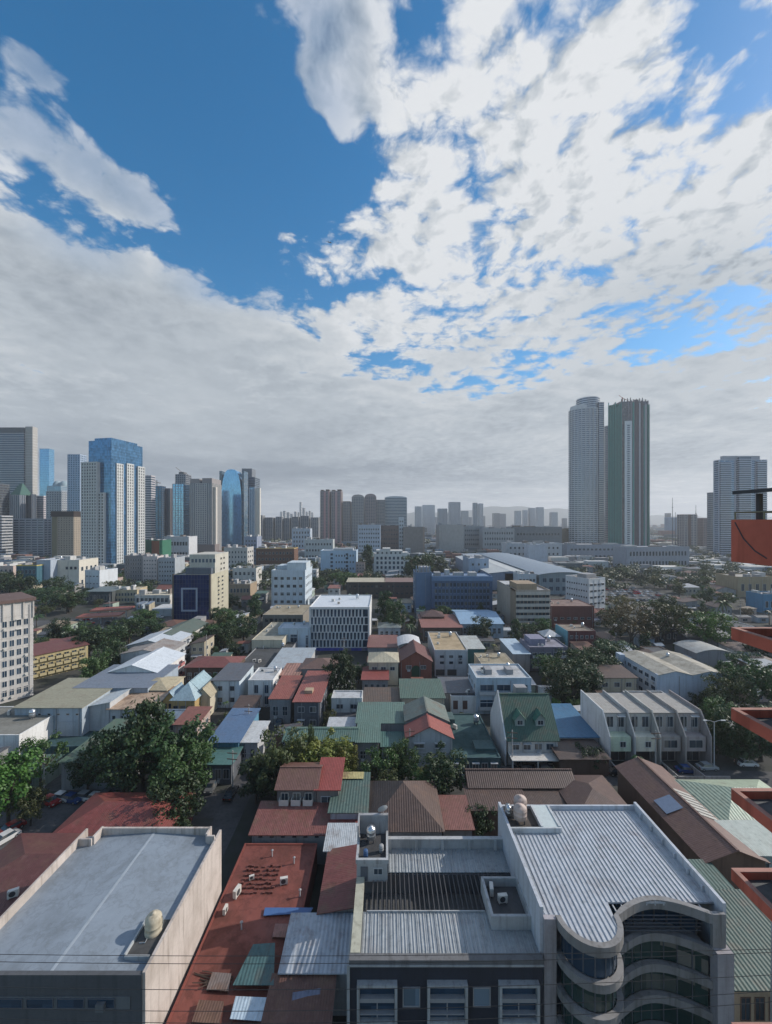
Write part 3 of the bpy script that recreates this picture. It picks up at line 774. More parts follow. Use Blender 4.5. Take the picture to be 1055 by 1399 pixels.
for xx in (-3.6, 3.6):
    w = MB().box(xx - .8, xx + .8, -.05, -.002, 6.4, 8.2).build('window', glass((.10, .14, .18), .1), root)
    MB().box(xx - .9, xx - .8, -.12, -.002, 6.3, 8.3).box(xx + .8, xx + .9, -.12, -.002, 6.3, 8.3).box(xx - .8, xx + .8, -.12, -.002, 8.2, 8.3).box(xx - .8, xx + .8, -.12, -.002, 6.3, 6.4).build('frame', plain('grey'), w)
BLDS.append(dict(root=root, short='the navy fronted building', W=19.8, D=14.6, H=11.3, Y=42, X=6.2, rot=0, Hw=10.9, rect=(482, 745, 1140, 1399)))
water_tank((-2.0, 54.9, 13.07), 'steel water tank on the stair tower terrace of the navy building', 1.0)
root = empty('satellite_dish', (-.4, 56.5, 15.6)); tag(root, 'small grey satellite dish on the tank screen of the navy building', 'satellite dish')
dm = MB().lathe([(0, 0), (.3, .03), (.55, .11), (.72, .2)], n=18).build('dish', plain('light', .5), root, True); dm.rotation_euler = (R(65), 0, R(200)); dm.location = (0, 0, .55)
MB().tube([(0, 0, 0), (0, 0, .55)], .04).build('mast', plain('grey'), root)

# ------------------------------------------------------------------ the building with the curved glass front
root = empty('office_building', (25.9, 42.0, 0)); tag(root, 'office building with curved glazed front, pale bands and a ribbed white metal roof', 'building')
WH = wall((.48, .51, .56), .5); BAND = wall((.26, .255, .255), .9); PIER = wall((.36, .34, .36), .6)
xl, xr, DD = -9.9, 9.8, 16.3
b = MB(); b.box(xl + .35, xr - .35, 4.6, DD, 0, 14.7); b.box(xl + .35, -8.25, .8, 4.6, 0, 14.7); b.build('wall', wall('grey'), root)
b = MB(); b.box(xl, xl + .349, .6, DD + .25, 0, 15.9); b.build('side_wall', WH, root)
b = MB(); b.box(xr - .349, xr, 1.0, DD + .25, 0, 15.9); b.build('side_wall', WH, root)
MB().box(xl + .35, xr - .35, DD, DD + .25, 14, 15.5).build('back_parapet', WH, root)
b = MB()
for k in range(6): yy = 3.5 + k * 2.2; b.box(xr - .62, xr - .36, yy, yy + .22, 14.85, 15.5)
b.build('parapet_ribs', WH, root)


def curve(off=0.0):
    c = []
    for i in range(17): a = pi + pi * i / 16; c.append((-5.0 + (3.3 - off) * cos(a), .6 + (3.3 - off) * sin(a)))
    for i in range(1, 17):
        t = i / 16; c.append((-1.7 + 9.8 * t - off * .0, .6 + off + 1.7 * sin(pi * t)))
    return c


def strip(c0, c1, z0, z1, nm, mt, par, i0=0, i1=None):
    bb = MB(); i1 = len(c0) - 1 if i1 is None else i1
    for i in range(i0, i1):
        (ax, ay), (bx, by) = c0[i], c0[i + 1]; (cx, cyy), (dx, dy) = c1[i + 1], c1[i]
        bb.face([(ax, ay, z0), (bx, by, z0), (bx, by, z1), (ax, ay, z1)]); bb.face([(cx, cyy, z0), (dx, dy, z0), (dx, dy, z1), (cx, cyy, z1)])
        bb.face([(ax, ay, z1), (bx, by, z1), (cx, cyy, z1), (dx, dy, z1)]); bb.face([(dx, dy, z0), (cx, cyy, z0), (bx, by, z0), (ax, ay, z0)])
    return bb.build(nm, mt, par)


c0, c1, c2 = curve(), curve(.55), curve(.62)
for z0, z1 in ((14.05, 15.05), (10.6, 11.45), (7.25, 8.1), (3.9, 4.75), (.5, 1.4)): strip(c0, c1, z0, z1, 'facade_band', BAND, root)
c3 = curve(3.2)
for z in (10.9, 7.6, 4.2): 
    bb = MB()
    for i in range(len(c1) - 1): bb.face([(c1[i][0], c1[i][1], z), (c1[i + 1][0], c1[i + 1][1], z), (c1[i + 1][0] * .98, 4.6, z), (c1[i][0] * .98, 4.6, z)])
    bb.build('floor_slab', plain('grey'), root)
for lv, (z0, z1) in enumerate(((11.47, 14.03), (8.12, 10.58), (4.77, 7.23), (1.42, 3.88))):
    for i0, i1 in ((0, 16), (16, 32)):
        if lv == 0 and i0 == 16:
            bb = MB()
            for i in range(17, 32, 2): px_, py_ = c2[i]; bb.box(px_ - .07, px_ + .07, py_ + .5, py_ + .65, z0 + .01, z1)
            bb.build('louvre_posts', plain('dark'), root)
            w = strip([(x, y + 1.6) for x, y in c2], [(x, y + 1.65) for x, y in c2], z0 - .7, z1, 'window', GDK, root, i0, i1)
            bb = MB()
            for k in range(5): zz = 12.0 + k * .4; bb.box(-1.4, 7.9, 2.0, 2.1, zz, zz + .06)
            bb.build('louvre', plain('slate'), root); continue
        w = strip(c2, [(x, y + .06) for x, y in c2], z0, z1, 'window', GLG if lv else GDK, root, i0, i1)
        bb = MB()
        for i in range(i0 + (1 if i0 == 0 else 2), i1, 2):
            px_, py_ = c2[i]; bb.box(px_ - .05, px_ + .05, py_ - .06, py_ + .04, z0 + .002, z1 - .002)
        bb.build('mullions', plain('slate', .4), w)
b = MB(); b.box(xl + .35, -8.3, .3, .79, 0, 14.9); b.build('pier', PIER, root)
b = MB(); b.box(8.1, xr, .0, .99, 0, 11.6); b.build('pier', PIER, root)
b = MB(); b.box(8.1, xr - .36, .6, .99, 11.601, 15.1); b.build('pier', BAND, root)
# ribbed roof, its edge follows the bay
out = [(xl + .36, .8), (-8.3, .8)] + [(x, y) for x, y in curve(.5)[:17]] + [(-2.0, 2.2), (xr - .36, 2.2), (xr - .36, DD - .01), (xl + .36, DD - .01)]
b = MB().extrude(out, 14.72, 14.9)


def yfront(x):
    if x < -8.0: return .85
    if x < -2.25: return max(-2.1, .62 - sqrt(max(0, 2.75 ** 2 - (x + 5.0) ** 2)))
    return 2.25


k = xl + .6
while k < xr - .5:
    b.box(k - .045, k + .045, yfront(k), DD - .3, 14.9, 14.985); k += .52
b.build('roof', sheet((.40, .43, .47), 'y', .25, .52, .5, 0, .15), root)
b = MB()
for k in range(11): xx = -1.5 + k * .93; b.box(xx - .06, xx + .06, .6 + 1.7 * sin(pi * min(1, max(0, (xx + 1.7) / 9.8))) + .56, 2.2, 14.55, 14.7)
b.build('pergola_beams', plain('light'), root)
# rooftop plant platform
pl_ = MB().box(xl + .36, -2.8, 11.9, 12.15, 14.91, 15.6).box(-3.1, -2.8, 12.15, 16.28, 14.91, 15.7).box(-5.4, -5.1, 12.15, 16.28, 14.91, 15.7).build('plant_platform', wall((.50, .53, .55), .6), root)
MB().box(xl + .36, -5.4, 12.15, 16.28, 14.91, 15.1).build('platform_floor', deck((.10, .085, .075)), pl_)
MB().box(-5.1, -3.1, 12.15, 16.28, 15.3, 15.6).build('platform_cover', plain((.50, .56, .56), .5), pl_)
BLDS.append(dict(root=root, short='the curved glass front', W=20, D=16, H=15.9, Y=42, X=25.9, rot=0, Hw=14.8, rect=(685, 1005, 1095, 1399)))
for (u, v, s, kind, lb) in ((18.2, 55.6, 1.15, 'plastic', 'large stained pinkish water tank at the back of the ribbed roof'), (18.8, 57.4, 1.15, 'plastic', 'pinkish water tank standing behind the other stained tank'), (16.9, 56.6, .85, 'steel', 'slim pale steel tank beside the two pinkish tanks')):
    t_ = water_tank((u, v, 15.12 if v < 57.6 else 15.1), lb, s, kind)
    t_.scale = (s * (1.25 if kind == 'plastic' else .8), s * 1.1, s)

for k, (X_, Y_, lb) in enumerate(((-2.6, 52.4, 'blue plastic drum on the stair tower terrace of the navy building'), (-.6, 53.2, 'second drum in the corner of the stair tower terrace'))):
    root = empty('drum', (X_, Y_, 13.07)); tag(root, lb, 'drum', 'drums on the stair tower terrace'); MB().lathe([(.28, 0), (.3, .05), (.3, .3), (.32, .32), (.3, .34), (.3, .6), (.32, .62), (.3, .64), (.3, .85), (.26, .9), (0, .9)], n=12).build('body', plain((.04, .09, .2) if k == 0 else (.3, .3, .3), .45), root, True)
ac_unit((13.6, 47.8, 11.51), 'air conditioner inside the open roof box of the navy building', .1, 1.2)
ac_unit((12.6, 49.0, 11.51), 'second air conditioner in the open roof box of the navy building', 1.4, 1.2)
root = empty('roof_pipework', (25.9, 42, 14.99)); tag(root, 'thin metal pipes running along the ribbed white roof edge', 'pipes')
MB().tube([(-9.3, 1.2, .12), (-9.3, 11.8, .12)], .06).tube([(-9.1, 2.0, .12), (-9.1, 11.8, .12), (-8.2, 11.8, .12)], .05).build('pipe', plain('zinc', .4, .6), root)

# ------------------------------------------------------------------ roofs behind them
BR = sheet((.088, .055, .045), 'y', .45, .4); BRX = sheet((.088, .055, .045), 'x', .45, .4)
bld('house with brown pyramid roof just behind the light well building', 'the pyramid roofed house', 502, 604, 1133, h=6, D=12.2, wm='grey', rm=BR, roof='hip', rise=3.9, name='house', cat='house', win=[('F', 4, 1, .5, .3)])
bld('low house with faded red roof wedged beside the brown pyramid roof', 'the faded red roof', 606, 645, 1131, h=5, yk=1092, wm='grey', rm=sheet((.20, .085, .07), 'y', .6), roof='shed', rise=.5, name='house', cat='house')
bld('long warehouse with wide brown roof facing the street trees', 'the wide brown warehouse', 642, 786, 1073, h=6, yr=1052, rise=1.4, wm='brown', rm=BR, roof='gx', name='warehouse', cat='warehouse', win=[('F', 9, 1, .4, .3)])
bld('low brown shed roof just before the wide brown warehouse', 'the low brown shed', 644, 722, 1105, h=5.2, yk=1074, wm='brown', rm=BR, roof='shed', rise=.5, name='shed', cat='shed')
bld('brown roofed shed with darker lean-to behind the rooftop tanks', 'the brown tank shed', 724, 786, 1098, h=5.0, yk=1072, wm='brown', rm=sheet((.075, .05, .042), 'y', .5), roof='shed', rise=.6, name='shed', cat='shed')
bld('brown hipped warehouse between the wide brown one and the long ridge roof', 'the brown hipped warehouse', 790, 868, 1115, h=5.5, yk=1060, wm='brown', rm=sheet((.10, .06, .05), 'y', .5), roof='hip', rise=1.6, name='warehouse', cat='warehouse')
r_ = core('warehouse', 'long warehouse with reddish brown ridge roof and pale translucent panels', 'warehouse', 51.6, 60.5, 8.8, 23.0, 6.0, wall('brown'), 'gy', sheet((.13, .07, .058), 'x', .5), 1.6, short='the long ridge roofed warehouse', rect=(848, 1014, 1046, 1180))
for k in range(7):
    y0 = 7.0 + k * 1.0
    MB().slab([(.3, y0, 7.68), (3.3, y0, 6.58), (3.3, y0 + .72, 6.58), (.3, y0 + .72, 7.68)], .05).build('skylight_panel', plain((.42, .40, .36), .5), r_['root'])
MB().slab([(-4.0, 9.0, 6.36), (-1.2, 9.0, 7.4), (-1.2, 12.4, 7.4), (-4.0, 12.4, 6.36)], .05).build('skylight_panel', plain((.16, .21, .30), .35), r_['root'])
bld('open hall under a broad pale green pyramid roof near the orange balconies', 'the pale green pyramid roof', 995, 1125, 1127, h=6.3, yk=1066, wm='offwhite', rm=sheet((.36, .42, .31), 'y', .25, .5), roof='hip', rise=2.4, name='hall', cat='hall', win=[('F', 6, 1, .6, .4, 's', plain('brown'))])
bld('small mint house with pale roof below the green pyramid roof', 'the small mint house', 1020, 1090, 1166, h=6.2, yk=1128, wm=wall((.28, .34, .33)), rm=sheet((.40, .44, .40), 'y', .2), roof='shed', rise=.6, name='house', cat='house', win=[('F', 4, 1, .5, .35, 's', None, GL, None, (.5, .9)), ('L', 3, 1, .5, .3, 's', None, GL, None, (.5, .9))])
bld('green roofed house beside the side wall of the curved glass building', 'the near green roof', 1004, 1130, 1347, h=5, yk=1228, wm='tan', rm=sheet((.04, .078, .066), 'y', .35, .5), roof='shed', rise=.9, name='house', cat='house', win=[('F', 6, 1, .6, .55, 's', plain('brown'))])
bld('smaller paler green roof tucked behind the near green one', 'the paler green roof', 958, 1012, 1228, h=5.6, yk=1180, wm='grey', rm=sheet((.055, .105, .09), 'y', .35, .5), roof='shed', rise=.3, name='house', cat='house')
bld('red hipped roof house on the street corner behind the pale hall', 'the red hipped house', 70, 222, 1142, h=5, yk=1084, wm='dkred', rm=sheet((.20, .05, .042), 'y', .5), roof='hip', rise=2.0, name='house', cat='house')
bld('dark red roof house filling the corner left of the pale hall', 'the dark red corner roof', -95, 98, 1246, h=5.4, yk=1140, wm='dkred', rm=sheet((.12, .042, .038), 'y', .5), roof='hip', rise=2.2, name='house', cat='house')
ac_unit(pt(18, 1226, 5.9), 'white air conditioner on the dark red corner roof', .5, 1.3)

# ------------------------------------------------------------------ orange balconies of the tower next door
OR = wall((.55, .135, .085), .7, .8); ORL = wall((.42, .22, .18), .5, .8)
root = empty('apartment_tower', (16.3, 4.0, 0)); tag(root, 'apartment tower with orange rimmed balconies projecting at the edge of view', 'apartment tower')
MB().box(0.2, 14, 0, 12.9, 0, 54.9).build('wall', wall((.45, .40, .36)), root)
for k, yy in enumerate((858, 968, 1078, 1187, 1398)):
    z1 = wz(yy, 17.0); z0 = z1 - .46
    bl = MB().box(-1.98, -1.80, -.5, 13.0, z0, z1).box(-1.80, .19, 12.82, 13.0, z0, z1).build('balcony', OR, root)
    MB().box(-1.985, -1.79, -.5, 13.005, z1 + .002, z1 + .035).box(-1.79, .19, 12.81, 13.005, z1 + .002, z1 + .035).build('coping', ORL, bl)
    MB().box(-1.799, .199, -.5, 12.815, z0 + .02, z0 + .16).build('floor', deck((.13, .14, .145)), bl)
    link_mesh('door', window_mesh(2.4, 2.1, 's', plain('light'), GL), root, (.2, 9.0, z0 + 1.4), -pi / 2)
te = MB().box(-1.98, -1.78, -.5, 13.0, wz(767, 17), 56.06).box(-1.779, 1.5, 12.8, 13.0, wz(767, 17), 56.06).build('terrace_parapet', OR, root)
MB().box(-1.78, 14, 0, 12.79, 54.91, 55.1).build('terrace_floor', deck('grey'), root)
MB().tube([(-1.9, -.4, 56.36), (-1.9, 12.9, 56.36), (1.5, 12.9, 56.36)], .03).tube([(-1.9, 12.9, 56.06), (-1.9, 12.9, 56.36)], .03).tube([(-1.9, 11.6, 56.06), (-1.9, 11.6, 56.36)], .03).build('railing', plain('olive', .5, .5), te)
MB().slab([(-1.85, -.5, 57.25), (3, -.5, 57.6), (3, 13.1, 57.6), (-1.85, 13.1, 57.25)], .14).build('canopy', plain('dark', .7), root)
MB().box(-1.45, -1.30, 12.3, 12.45, 55.1, 57.1).box(2.2, 2.35, 12.3, 12.45, 55.1, 57.3).build('post', plain('dark', .6), root)
MB().tube([(-1.995, 12.8, 55.95), (-1.995, 12.4, 55.3), (-1.995, 11.9, 54.85), (-1.995, 11.4, 54.6)], .022).build('cable', plain('dark'), root)

# ------------------------------------------------------------------ utility pole and overhead cables in front
def pole(loc, h, label, grp='utility poles', arms=2, rz=0.0, r0=.24):
    root = empty('utility_pole', loc, rz); tag(root, label, 'utility pole', grp)
    MB().cyl(0, 0, 0, h, r0, r0 * .62, 10).build('shaft', wall((.40, .39, .38), .6), root)
    for k in range(arms): MB().box(-1.1, 1.1, -.26, -.15, h - .6 - k * 1.2, h - .45 - k * 1.2).build('crossarm', plain('brown'), root)
    return root


pole((36.6, 38.6, 0), wz(1209, 38.6), 'tall pale concrete utility pole in front of the near green roof', r0=.36)
pole((-46.5, 36.0, 0), 21, 'concrete utility pole at the front corner of the dark red corner roof')
CB = plain((.012, .012, .014), .6)
for k, (ya, yb_, Y, nm) in enumerate(((1301, 1296, 36.8, 'topmost thin black cable strung across the front buildings'), (1310, 1300, 36.6, 'second black cable just below the topmost strung across the front'), (1343, 1330, 36.4, 'middle sagging black cable across the hall front'), (1371, 1352, 36.7, 'lower black cable crossing the facades near the frame bottom'), (1383, 1366, 36.5, 'lowest sagging black cable along the street'))):
    b = MB(); A = Vector((-46.5, Y, wz(ya, Y))); B = Vector((36.6, Y, wz(yb_, Y))); pts = []
    for i in range(41): t = i / 40; p = A.lerp(B, t); p.z -= (.5 + .25 * k) * 4 * t * (1 - t); pts.append(p)
    o = b.tube(pts, .022, 5).build('power_cable', CB); tag(o, nm, 'cable', 'overhead power cables')


# ------------------------------------------------------------------ houses and blocks of the middle ground
def house(label, short, x0, x1, yt, **kw):
    kw.setdefault('name', 'house'); kw.setdefault('cat', 'house'); return bld(label, short, x0, x1, yt, **kw)


SL = plain('slate'); LT = plain('light'); BRN = plain('brown')
# the row houses
UY0 = gy(975, 11.0)
for k, (wc, fc, lb) in enumerate(((( .44, .44, .44), (.50, .58, .44), 'row house with a pale green projecting balcony, at the blue roof end of the row'), ((.44, .43, .40), (.62, .60, .50), 'row house with a cream projecting balcony, second from the blue roof'), ((.36, .33, .31), (.34, .31, .29), 'row house with shadow put into its grey brown front, third from the blue roof'), ((.36, .32, .31), (.38, .33, .32), 'row house with shadow put into its pinkish grey, at the tree end'))):  # last two houses carry the shadow on them in their darker colours
    W = 33.5 / FL * UY0; X = wx(824 + 33.5 * (k + .5), UY0)
    rec = core('row_house', lb, 'row house', X, UY0, W - .03, 10.5, 11.2, wall(wc, .7), 'shed', sheet((.33, .315, .29), 'y', .3, .5), .25, short='the row houses', group='row houses with flat pale roofs', rect=(820 + 33 * k, 858 + 33 * k, 948, 1042), ov=.0,
               win=[('F', 2, 1, .6, .8, 's', LT, GL, (.06, .94), (.68, .95))])
    rt = rec['root']
    b = MB(); b.v += [(W / 2 - .22, -3.2, 0), (W / 2 - .22, 10.7, 0), (W / 2 - .22, 10.7, 12.2), (W / 2 - .22, 0, 11.9), (W / 2 - .22, -3.2, 7.2)]; b.v += [(x + .26, y, z) for x, y, z in b.v]
    b.f += [(4, 3, 2, 1, 0), (5, 6, 7, 8, 9), (0, 1, 6, 5), (1, 2, 7, 6), (2, 3, 8, 7), (3, 4, 9, 8), (4, 0, 5, 9)]; b.mi += [0] * 7
    b.build('party_wall', wall(wc, .6), rt)
    if k == 0:
        c = [(x - W + .02, y, z) for x, y, z in b.v]; b2 = MB(); b2.v = c; b2.f = b.f; b2.mi = b.mi; b2.build('party_wall', wall((.60, .60, .60), .5), rt)
    if k < 2:
        bx = MB().box(-W / 2 + .5, W / 2 - .7, -2.6, -.001, 3.6, 6.9).build('balcony', wall(fc, .4), rt)
        link_mesh('window', window_mesh(1.2, 1.2, 's', LT, GL), bx, (.3, -2.6, 5.2))
    else:
        bx = MB().box(-W / 2 + .5, W / 2 - .6, -2.2, -.001, 3.4, 6.8).build('balcony', wall(fc, .5), rt)
        link_mesh('window', window_mesh(3.0, 1.7, 's', wall((.45, .42, .40)), GL), bx, (0, -2.2, 5.1))
    MB().box(-W / 2 + .4, W / 2 - .6, -.05, -.001, .2, 2.7).build('garage_door', plain((.05, .05, .055)), rt)
    MB().box(-W / 2, -W / 2 + .2, -8.5, -3.2, 0, 1.7).box(-W / 2 + .2, W / 2 - .25, -8.5, -8.3, 0, 1.6).build('yard_wall', wall(wc, .8), rt)

# the green roofed house with dormers
gr = house('white house with steep green roof, two front dormers and tall white gable wall', 'the dormered green house', 694, 762, 1008, yb=1045, D=12.5, wm='offwhite', rm=sheet((.028, .085, .062), 'y', .3, .4), roof='gx', rise=7.4, win=[('F', 4, 1, .6, .42, 's', LT, GL, None, (.42, .92)), ('F', 3, 1, .7, .7, 'n', None, GL, None, (.0, .38))])
rt = gr['root']; W, H = gr['W'], gr['H']
b = MB(); b.extrude([(0, 0), (13.3, 0), (6.65, 8.6)], 0, .3); M = Matrix(((0, 0, 1, -W / 2 - .75), (1, 0, 0, -.4), (0, 1, 0, H - .2), (0, 0, 0, 1)))
b.v = [tuple(M @ Vector(v)) for v in b.v]; b.box(-W / 2 - .75, -W / 2 - .45, -.4, 12.9, 0, H - .201); b.build('gable_wall', wall((.62, .62, .62), .5), rt)
for xx in (-2.4, 2.4):
    d = MB(); d.box(xx - 1.1, xx + 1.1, 1.6, 5.5, H + 1.6, H + 3.6); d.face([(xx - 1.1, 1.6, H + 3.6), (xx + 1.1, 1.6, H + 3.6), (xx, 1.6, H + 4.9)])
    d = d.build('dormer', wall((.30, .36, .33)), rt)
    MB().slab([(xx - 1.5, 1.2, H + 3.3), (xx, 1.2, H + 5.05), (xx, 6.3, H + 5.05), (xx - 1.5, 5.2, H + 3.3)], .1).slab([(xx, 1.2, H + 5.05), (xx + 1.5, 1.2, H + 3.3), (xx + 1.5, 5.2, H + 3.3), (xx, 6.3, H + 5.05)], .1).build('dormer_roof', sheet((.05, .15, .11), 'y', .2, .4), d)
    link_mesh('window', window_mesh(1.2, 1.0, 's', LT, GL), d, (xx, 1.6, H + 2.7))
MB().box(-1.6, 1.2, 7.2, 9.4, H + 5.5, H + 8.6).build('chimney', wall('grey', .8), rt)
MB().box(-W / 2, W / 2, -3.4, -.001, 2.75, 2.95).box(-W / 2, -W / 2 + .25, -3.4, -3.2, 0, 2.749).box(W / 2 - .25, W / 2, -3.4, -3.2, 0, 2.749).box(-.12, .12, -3.4, -3.2, 0, 2.749).build('carport', wall('offwhite'), rt)

house('low house under a bright blue canopy roof beside the row houses', 'the bright blue canopy', 757, 818, 1006, h=5, yk=966, wm='grey', rm=sheet((.045, .15, .27), 'y', .1, .4), roof='shed', rise=.8, win=[('F', 4, 1, .5, .4)])
house('dark brown shed roof below the bright blue canopy', 'the dark brown shed', 766, 832, 1036, h=4, yk=1010, wm='brown', rm=sheet((.07, .05, .045), 'y', .5), roof='shed', rise=.4, name='shed', cat='shed')
r_ = house('pale blue sided building with flat stained roof and recessed dark balconies', 'the flat roofed pale blue block', 651, 726, 926, h=10.5, yk=907, wm='paleblue', rm='light', win=[('F', 3, 2, .8, .55, 'sc', LT, GDK), ('L', 3, 2, .3, .3)], par=.5)
for u in (.22, .62): part_box(r_, 'roof_shed', u, u + .12, .3, .6, 0, 1.5, wall('grey'))
house('garage with long white front wall beside the teal roof', 'the white walled garage', 616, 668, 951, h=5, D=3.2, wm='white', rm='slate', win=[('F', 2, 1, .5, .6, 'n', None, plain((.12, .07, .06)), (.0, .5))], par=.2, name='garage', cat='garage')
house('house with slate grey roof behind the white walled garage', 'the slate roofed house', 606, 664, 946, h=5.4, yk=927, wm='grey', rm=sheet('slate', 'y', .3), roof='shed', rise=.4)
r_ = house('low flat teal roofed building hemmed in by taller house walls', 'the flat teal roof', 616, 684, 1035, h=3.6, yk=975, wm=wall((.05, .10, .11)), rm=deck((.035, .085, .088), .6), par=.35, win=[('F', 5, 1, .6, .5, 's')])
part_box(r_, 'roof_shed', .1, .32, .75, .95, 0, 1.2, wall((.07, .12, .12)))
part_box(r_, 'roof_shed', .55, .95, .12, .3, 0, .8, wall((.06, .11, .11)))
house('house with bright red gable roof over a pale front wall with two dark windows', 'the red gabled house', 556, 618, 1007, h=7, D=5.4, wm='light', rm=sheet((.27, .075, .06), 'x', .15, .4), roof='gy', rise=2.4, win=[('F', 2, 1, .45, .32, 'h', LT, GL, None, (.5, .95)), ('F', 3, 1, .5, .3, 's', LT, GL, None, (.02, .4))])
house('rear wing of the red gabled house under worn grey green roofing', 'the worn grey green wing', 555, 612, 984, h=7.6, D=8, wm='grey', rm=sheet((.14, .17, .15), 'x', .55, .5), roof='gy', rise=2.2)
house('wide green roofed house at the back of the green courtyard', 'the green courtyard house', 488, 553, 987, h=6, yk=962, wm='grey', rm=sheet((.10, .165, .14), 'y', .15, .5), roof='shed', rise=.4)
house('green roofed wing running forward along the green courtyard', 'the forward green wing', 488, 517, 1013, h=6, yk=988, wm='grey', rm=sheet((.095, .16, .135), 'y', .15, .5), roof='shed', rise=.1, win=[('F', 2, 1, .5, .3)])
house('low teal green roof in the corner of the green courtyard', 'the low courtyard roof', 522, 553, 1019, h=4.5, yk=1001, wm='grey', rm=sheet((.06, .135, .12), 'y', .1, .5), roof='shed', rise=.1)
house('long low house with green ridge roof beside the yellow flowering trees', 'the long green ridge roof', 388, 486, 1011, h=6, yr=996, rise=1.0, wm='grey', rm=sheet((.085, .15, .125), 'y', .2, .5), roof='gx', win=[('F', 8, 1, .4, .3)])
house('house with broad dull green roof behind the red gabled house', 'the dull green roof', 549, 607, 953, h=6.5, yk=930, wm='cream', rm=sheet((.075, .125, .10), 'y', .2, .5), roof='shed', rise=.5, win=[('F', 4, 1, .5, .4)])
house('dark brown sheet roof shed between the green roofs', 'the brown sheet shed', 497, 548, 961, h=5, yk=941, wm='brown', rm=sheet((.10, .075, .06), 'y', .7, .5), roof='shed', rise=.3, name='shed', cat='shed')
house('cream walled house with cream hipped roof near the red brick church', 'the cream hipped house', 504, 544, 904, h=8, D=10, wm='cream', rm=sheet((.42, .38, .28), 'y', .2, .5), roof='hip', rise=1.8, win=[('F', 3, 1, .5, .35, 's', None, None, None, (.5, .9))])
house('small dark red roof in front of the cream hipped house', 'the small dark red roof', 495, 530, 928, h=5, yk=912, wm='grey', rm=sheet((.24, .06, .05), 'y', .3), roof='shed', rise=.4, win=[('F', 4, 1, .5, .4)])
house('house with white barrel roof behind the red brick church', 'the white barrel roof', 545, 574, 882, h=8.5, D=11, wm='grey', rm=sheet((.55, .55, .56), 'x', .1), roof='curve', rise=1.2)
ch = house('red brick church like house with round arched green doorway', 'the red brick church', 547, 590, 903, yb=932, D=14, wm='brick', rm=sheet((.13, .05, .045), 'x', .3), roof='gy', rise=3.2, win=[('F', 2, 1, .35, .4, 's', LT, GL, None, (.5, .9))], name='church', cat='church')
b = MB(); b.v += [(1.6 * cos(pi * i / 12), -.03, 4.2 + 1.6 * sin(pi * i / 12)) for i in range(13)] + [(-1.6, -.03, 0), (1.6, -.03, 0)]; b.f.append(tuple(range(15))[::-1]); b.mi.append(0)
b.build('door', plain((.02, .06, .035)), ch['root'])
house('white three storey house with tan flat roof beside the church', 'the tan topped white house', 594, 639, 888, yb=924, yk=863, wm='light', rm=deck((.42, .32, .20), .5), par=.4, win=[('F', 3, 2, .38, .34, 's', SL, GL, (.08, .92), (.42, .9)), ('F', 2, 1, .8, .8, 'n', None, plain('dark'), (.0, .7), (.0, .3))])
house('two storey house with plain bright red roof and a cream roof hatch', 'the hatch roofed red house', 402, 437, 958, h=8, yk=919, wm='slate', rm=sheet((.26, .08, .065), 'y', .15, .5), roof='shed', rise=.5, win=[('F', 2, 2, .5, .4), ('R', 4, 2, .3, .4)])
MB().box(-1.6, .6, 4.6, 6.8, 7.7, 8.9).build('roof_hatch', wall((.42, .32, .22)), BLDS[-1]['root'])
house('smaller house with brick red roof beside the hatch roofed one', 'the brick red roof', 369, 397, 954, h=7, yk=927, wm='grey', rm=sheet((.26, .08, .06), 'y', .3, .5), roof='shed', rise=.8, win=[('F', 2, 1, .5, .4)])
house('house with brown hipped roof below the white finned building', 'the brown hipped house', 411, 458, 913, h=8, D=10, wm='grey', rm=sheet((.14, .085, .07), 'y', .4), roof='hip', rise=1.7, win=[('F', 4, 1, .5, .3)])
house('white house with tall arched windows in two columns', 'the arched window house', 339, 373, 929, yb=966, yk=912, wm='white', rm=deck('light'), par=.3, win=[('F', 2, 2, .36, .72, 's', LT, GDK, (.12, .95), (.05, .9)), ('R', 3, 2, .3, .4)])
house('pale blue white house with four square windows and slate roof', 'the square windowed house', 291, 327, 929, yb=967, yk=908, wm=wall((.52, .60, .66)), rm=sheet('slate', 'y', .2), roof='shed', rise=.5, win=[('F', 2, 2, .32, .34, 's', SL, GL, None, (.08, .9))])
house('yellow gabled house front with blue edged roof and brown windows', 'the yellow gabled house', 222, 243, 957, yb=986, D=6, wm=wall((.40, .27, .10)), rm=sheet((.25, .34, .40), 'x', .2, .4), roof='gy', rise=2.4, win=[('F', 3, 2, .55, .5, 's', BRN, GL, None, (.1, .95))])
house('house under a broad pale blue hipped roof beside the yellow gabled front', 'the broad pale blue hip roof', 234, 266, 956, h=6.4, D=11, wm=wall((.40, .28, .12)), rm=sheet((.33, .43, .47), 'y', .15, .4), roof='hip', rise=3.6, win=[('F', 3, 1, .6, .5, 's', BRN)])
house('second pale blue roof tucked behind the broad hipped one', 'the second pale blue roof', 246, 276, 944, h=7, D=8, wm=wall((.42, .38, .26)), rm=sheet((.28, .39, .43), 'x', .15, .4), roof='gy', rise=2.8)
house('small cream gabled house squeezed beside the pale blue roofs', 'the small cream gable', 268, 287, 950, h=6, D=8, wm='cream', rm=sheet((.36, .31, .21), 'x', .2), roof='gy', rise=2.0)
house('low house with patchy rust and tan roof near the yellow gables', 'the patchy rust roof', 148, 206, 968, h=6, yk=941, wm='light', rm=sheet((.44, .32, .23), 'y', .8, .5), roof='shed', rise=.6, win=[('F', 5, 1, .4, .4)])
house('house with small cream hip roof behind the patchy rust roof', 'the cream hip roof', 180, 228, 942, h=7, D=10, wm='cream', rm=sheet((.42, .36, .24), 'y', .3), roof='hip', rise=1.5)
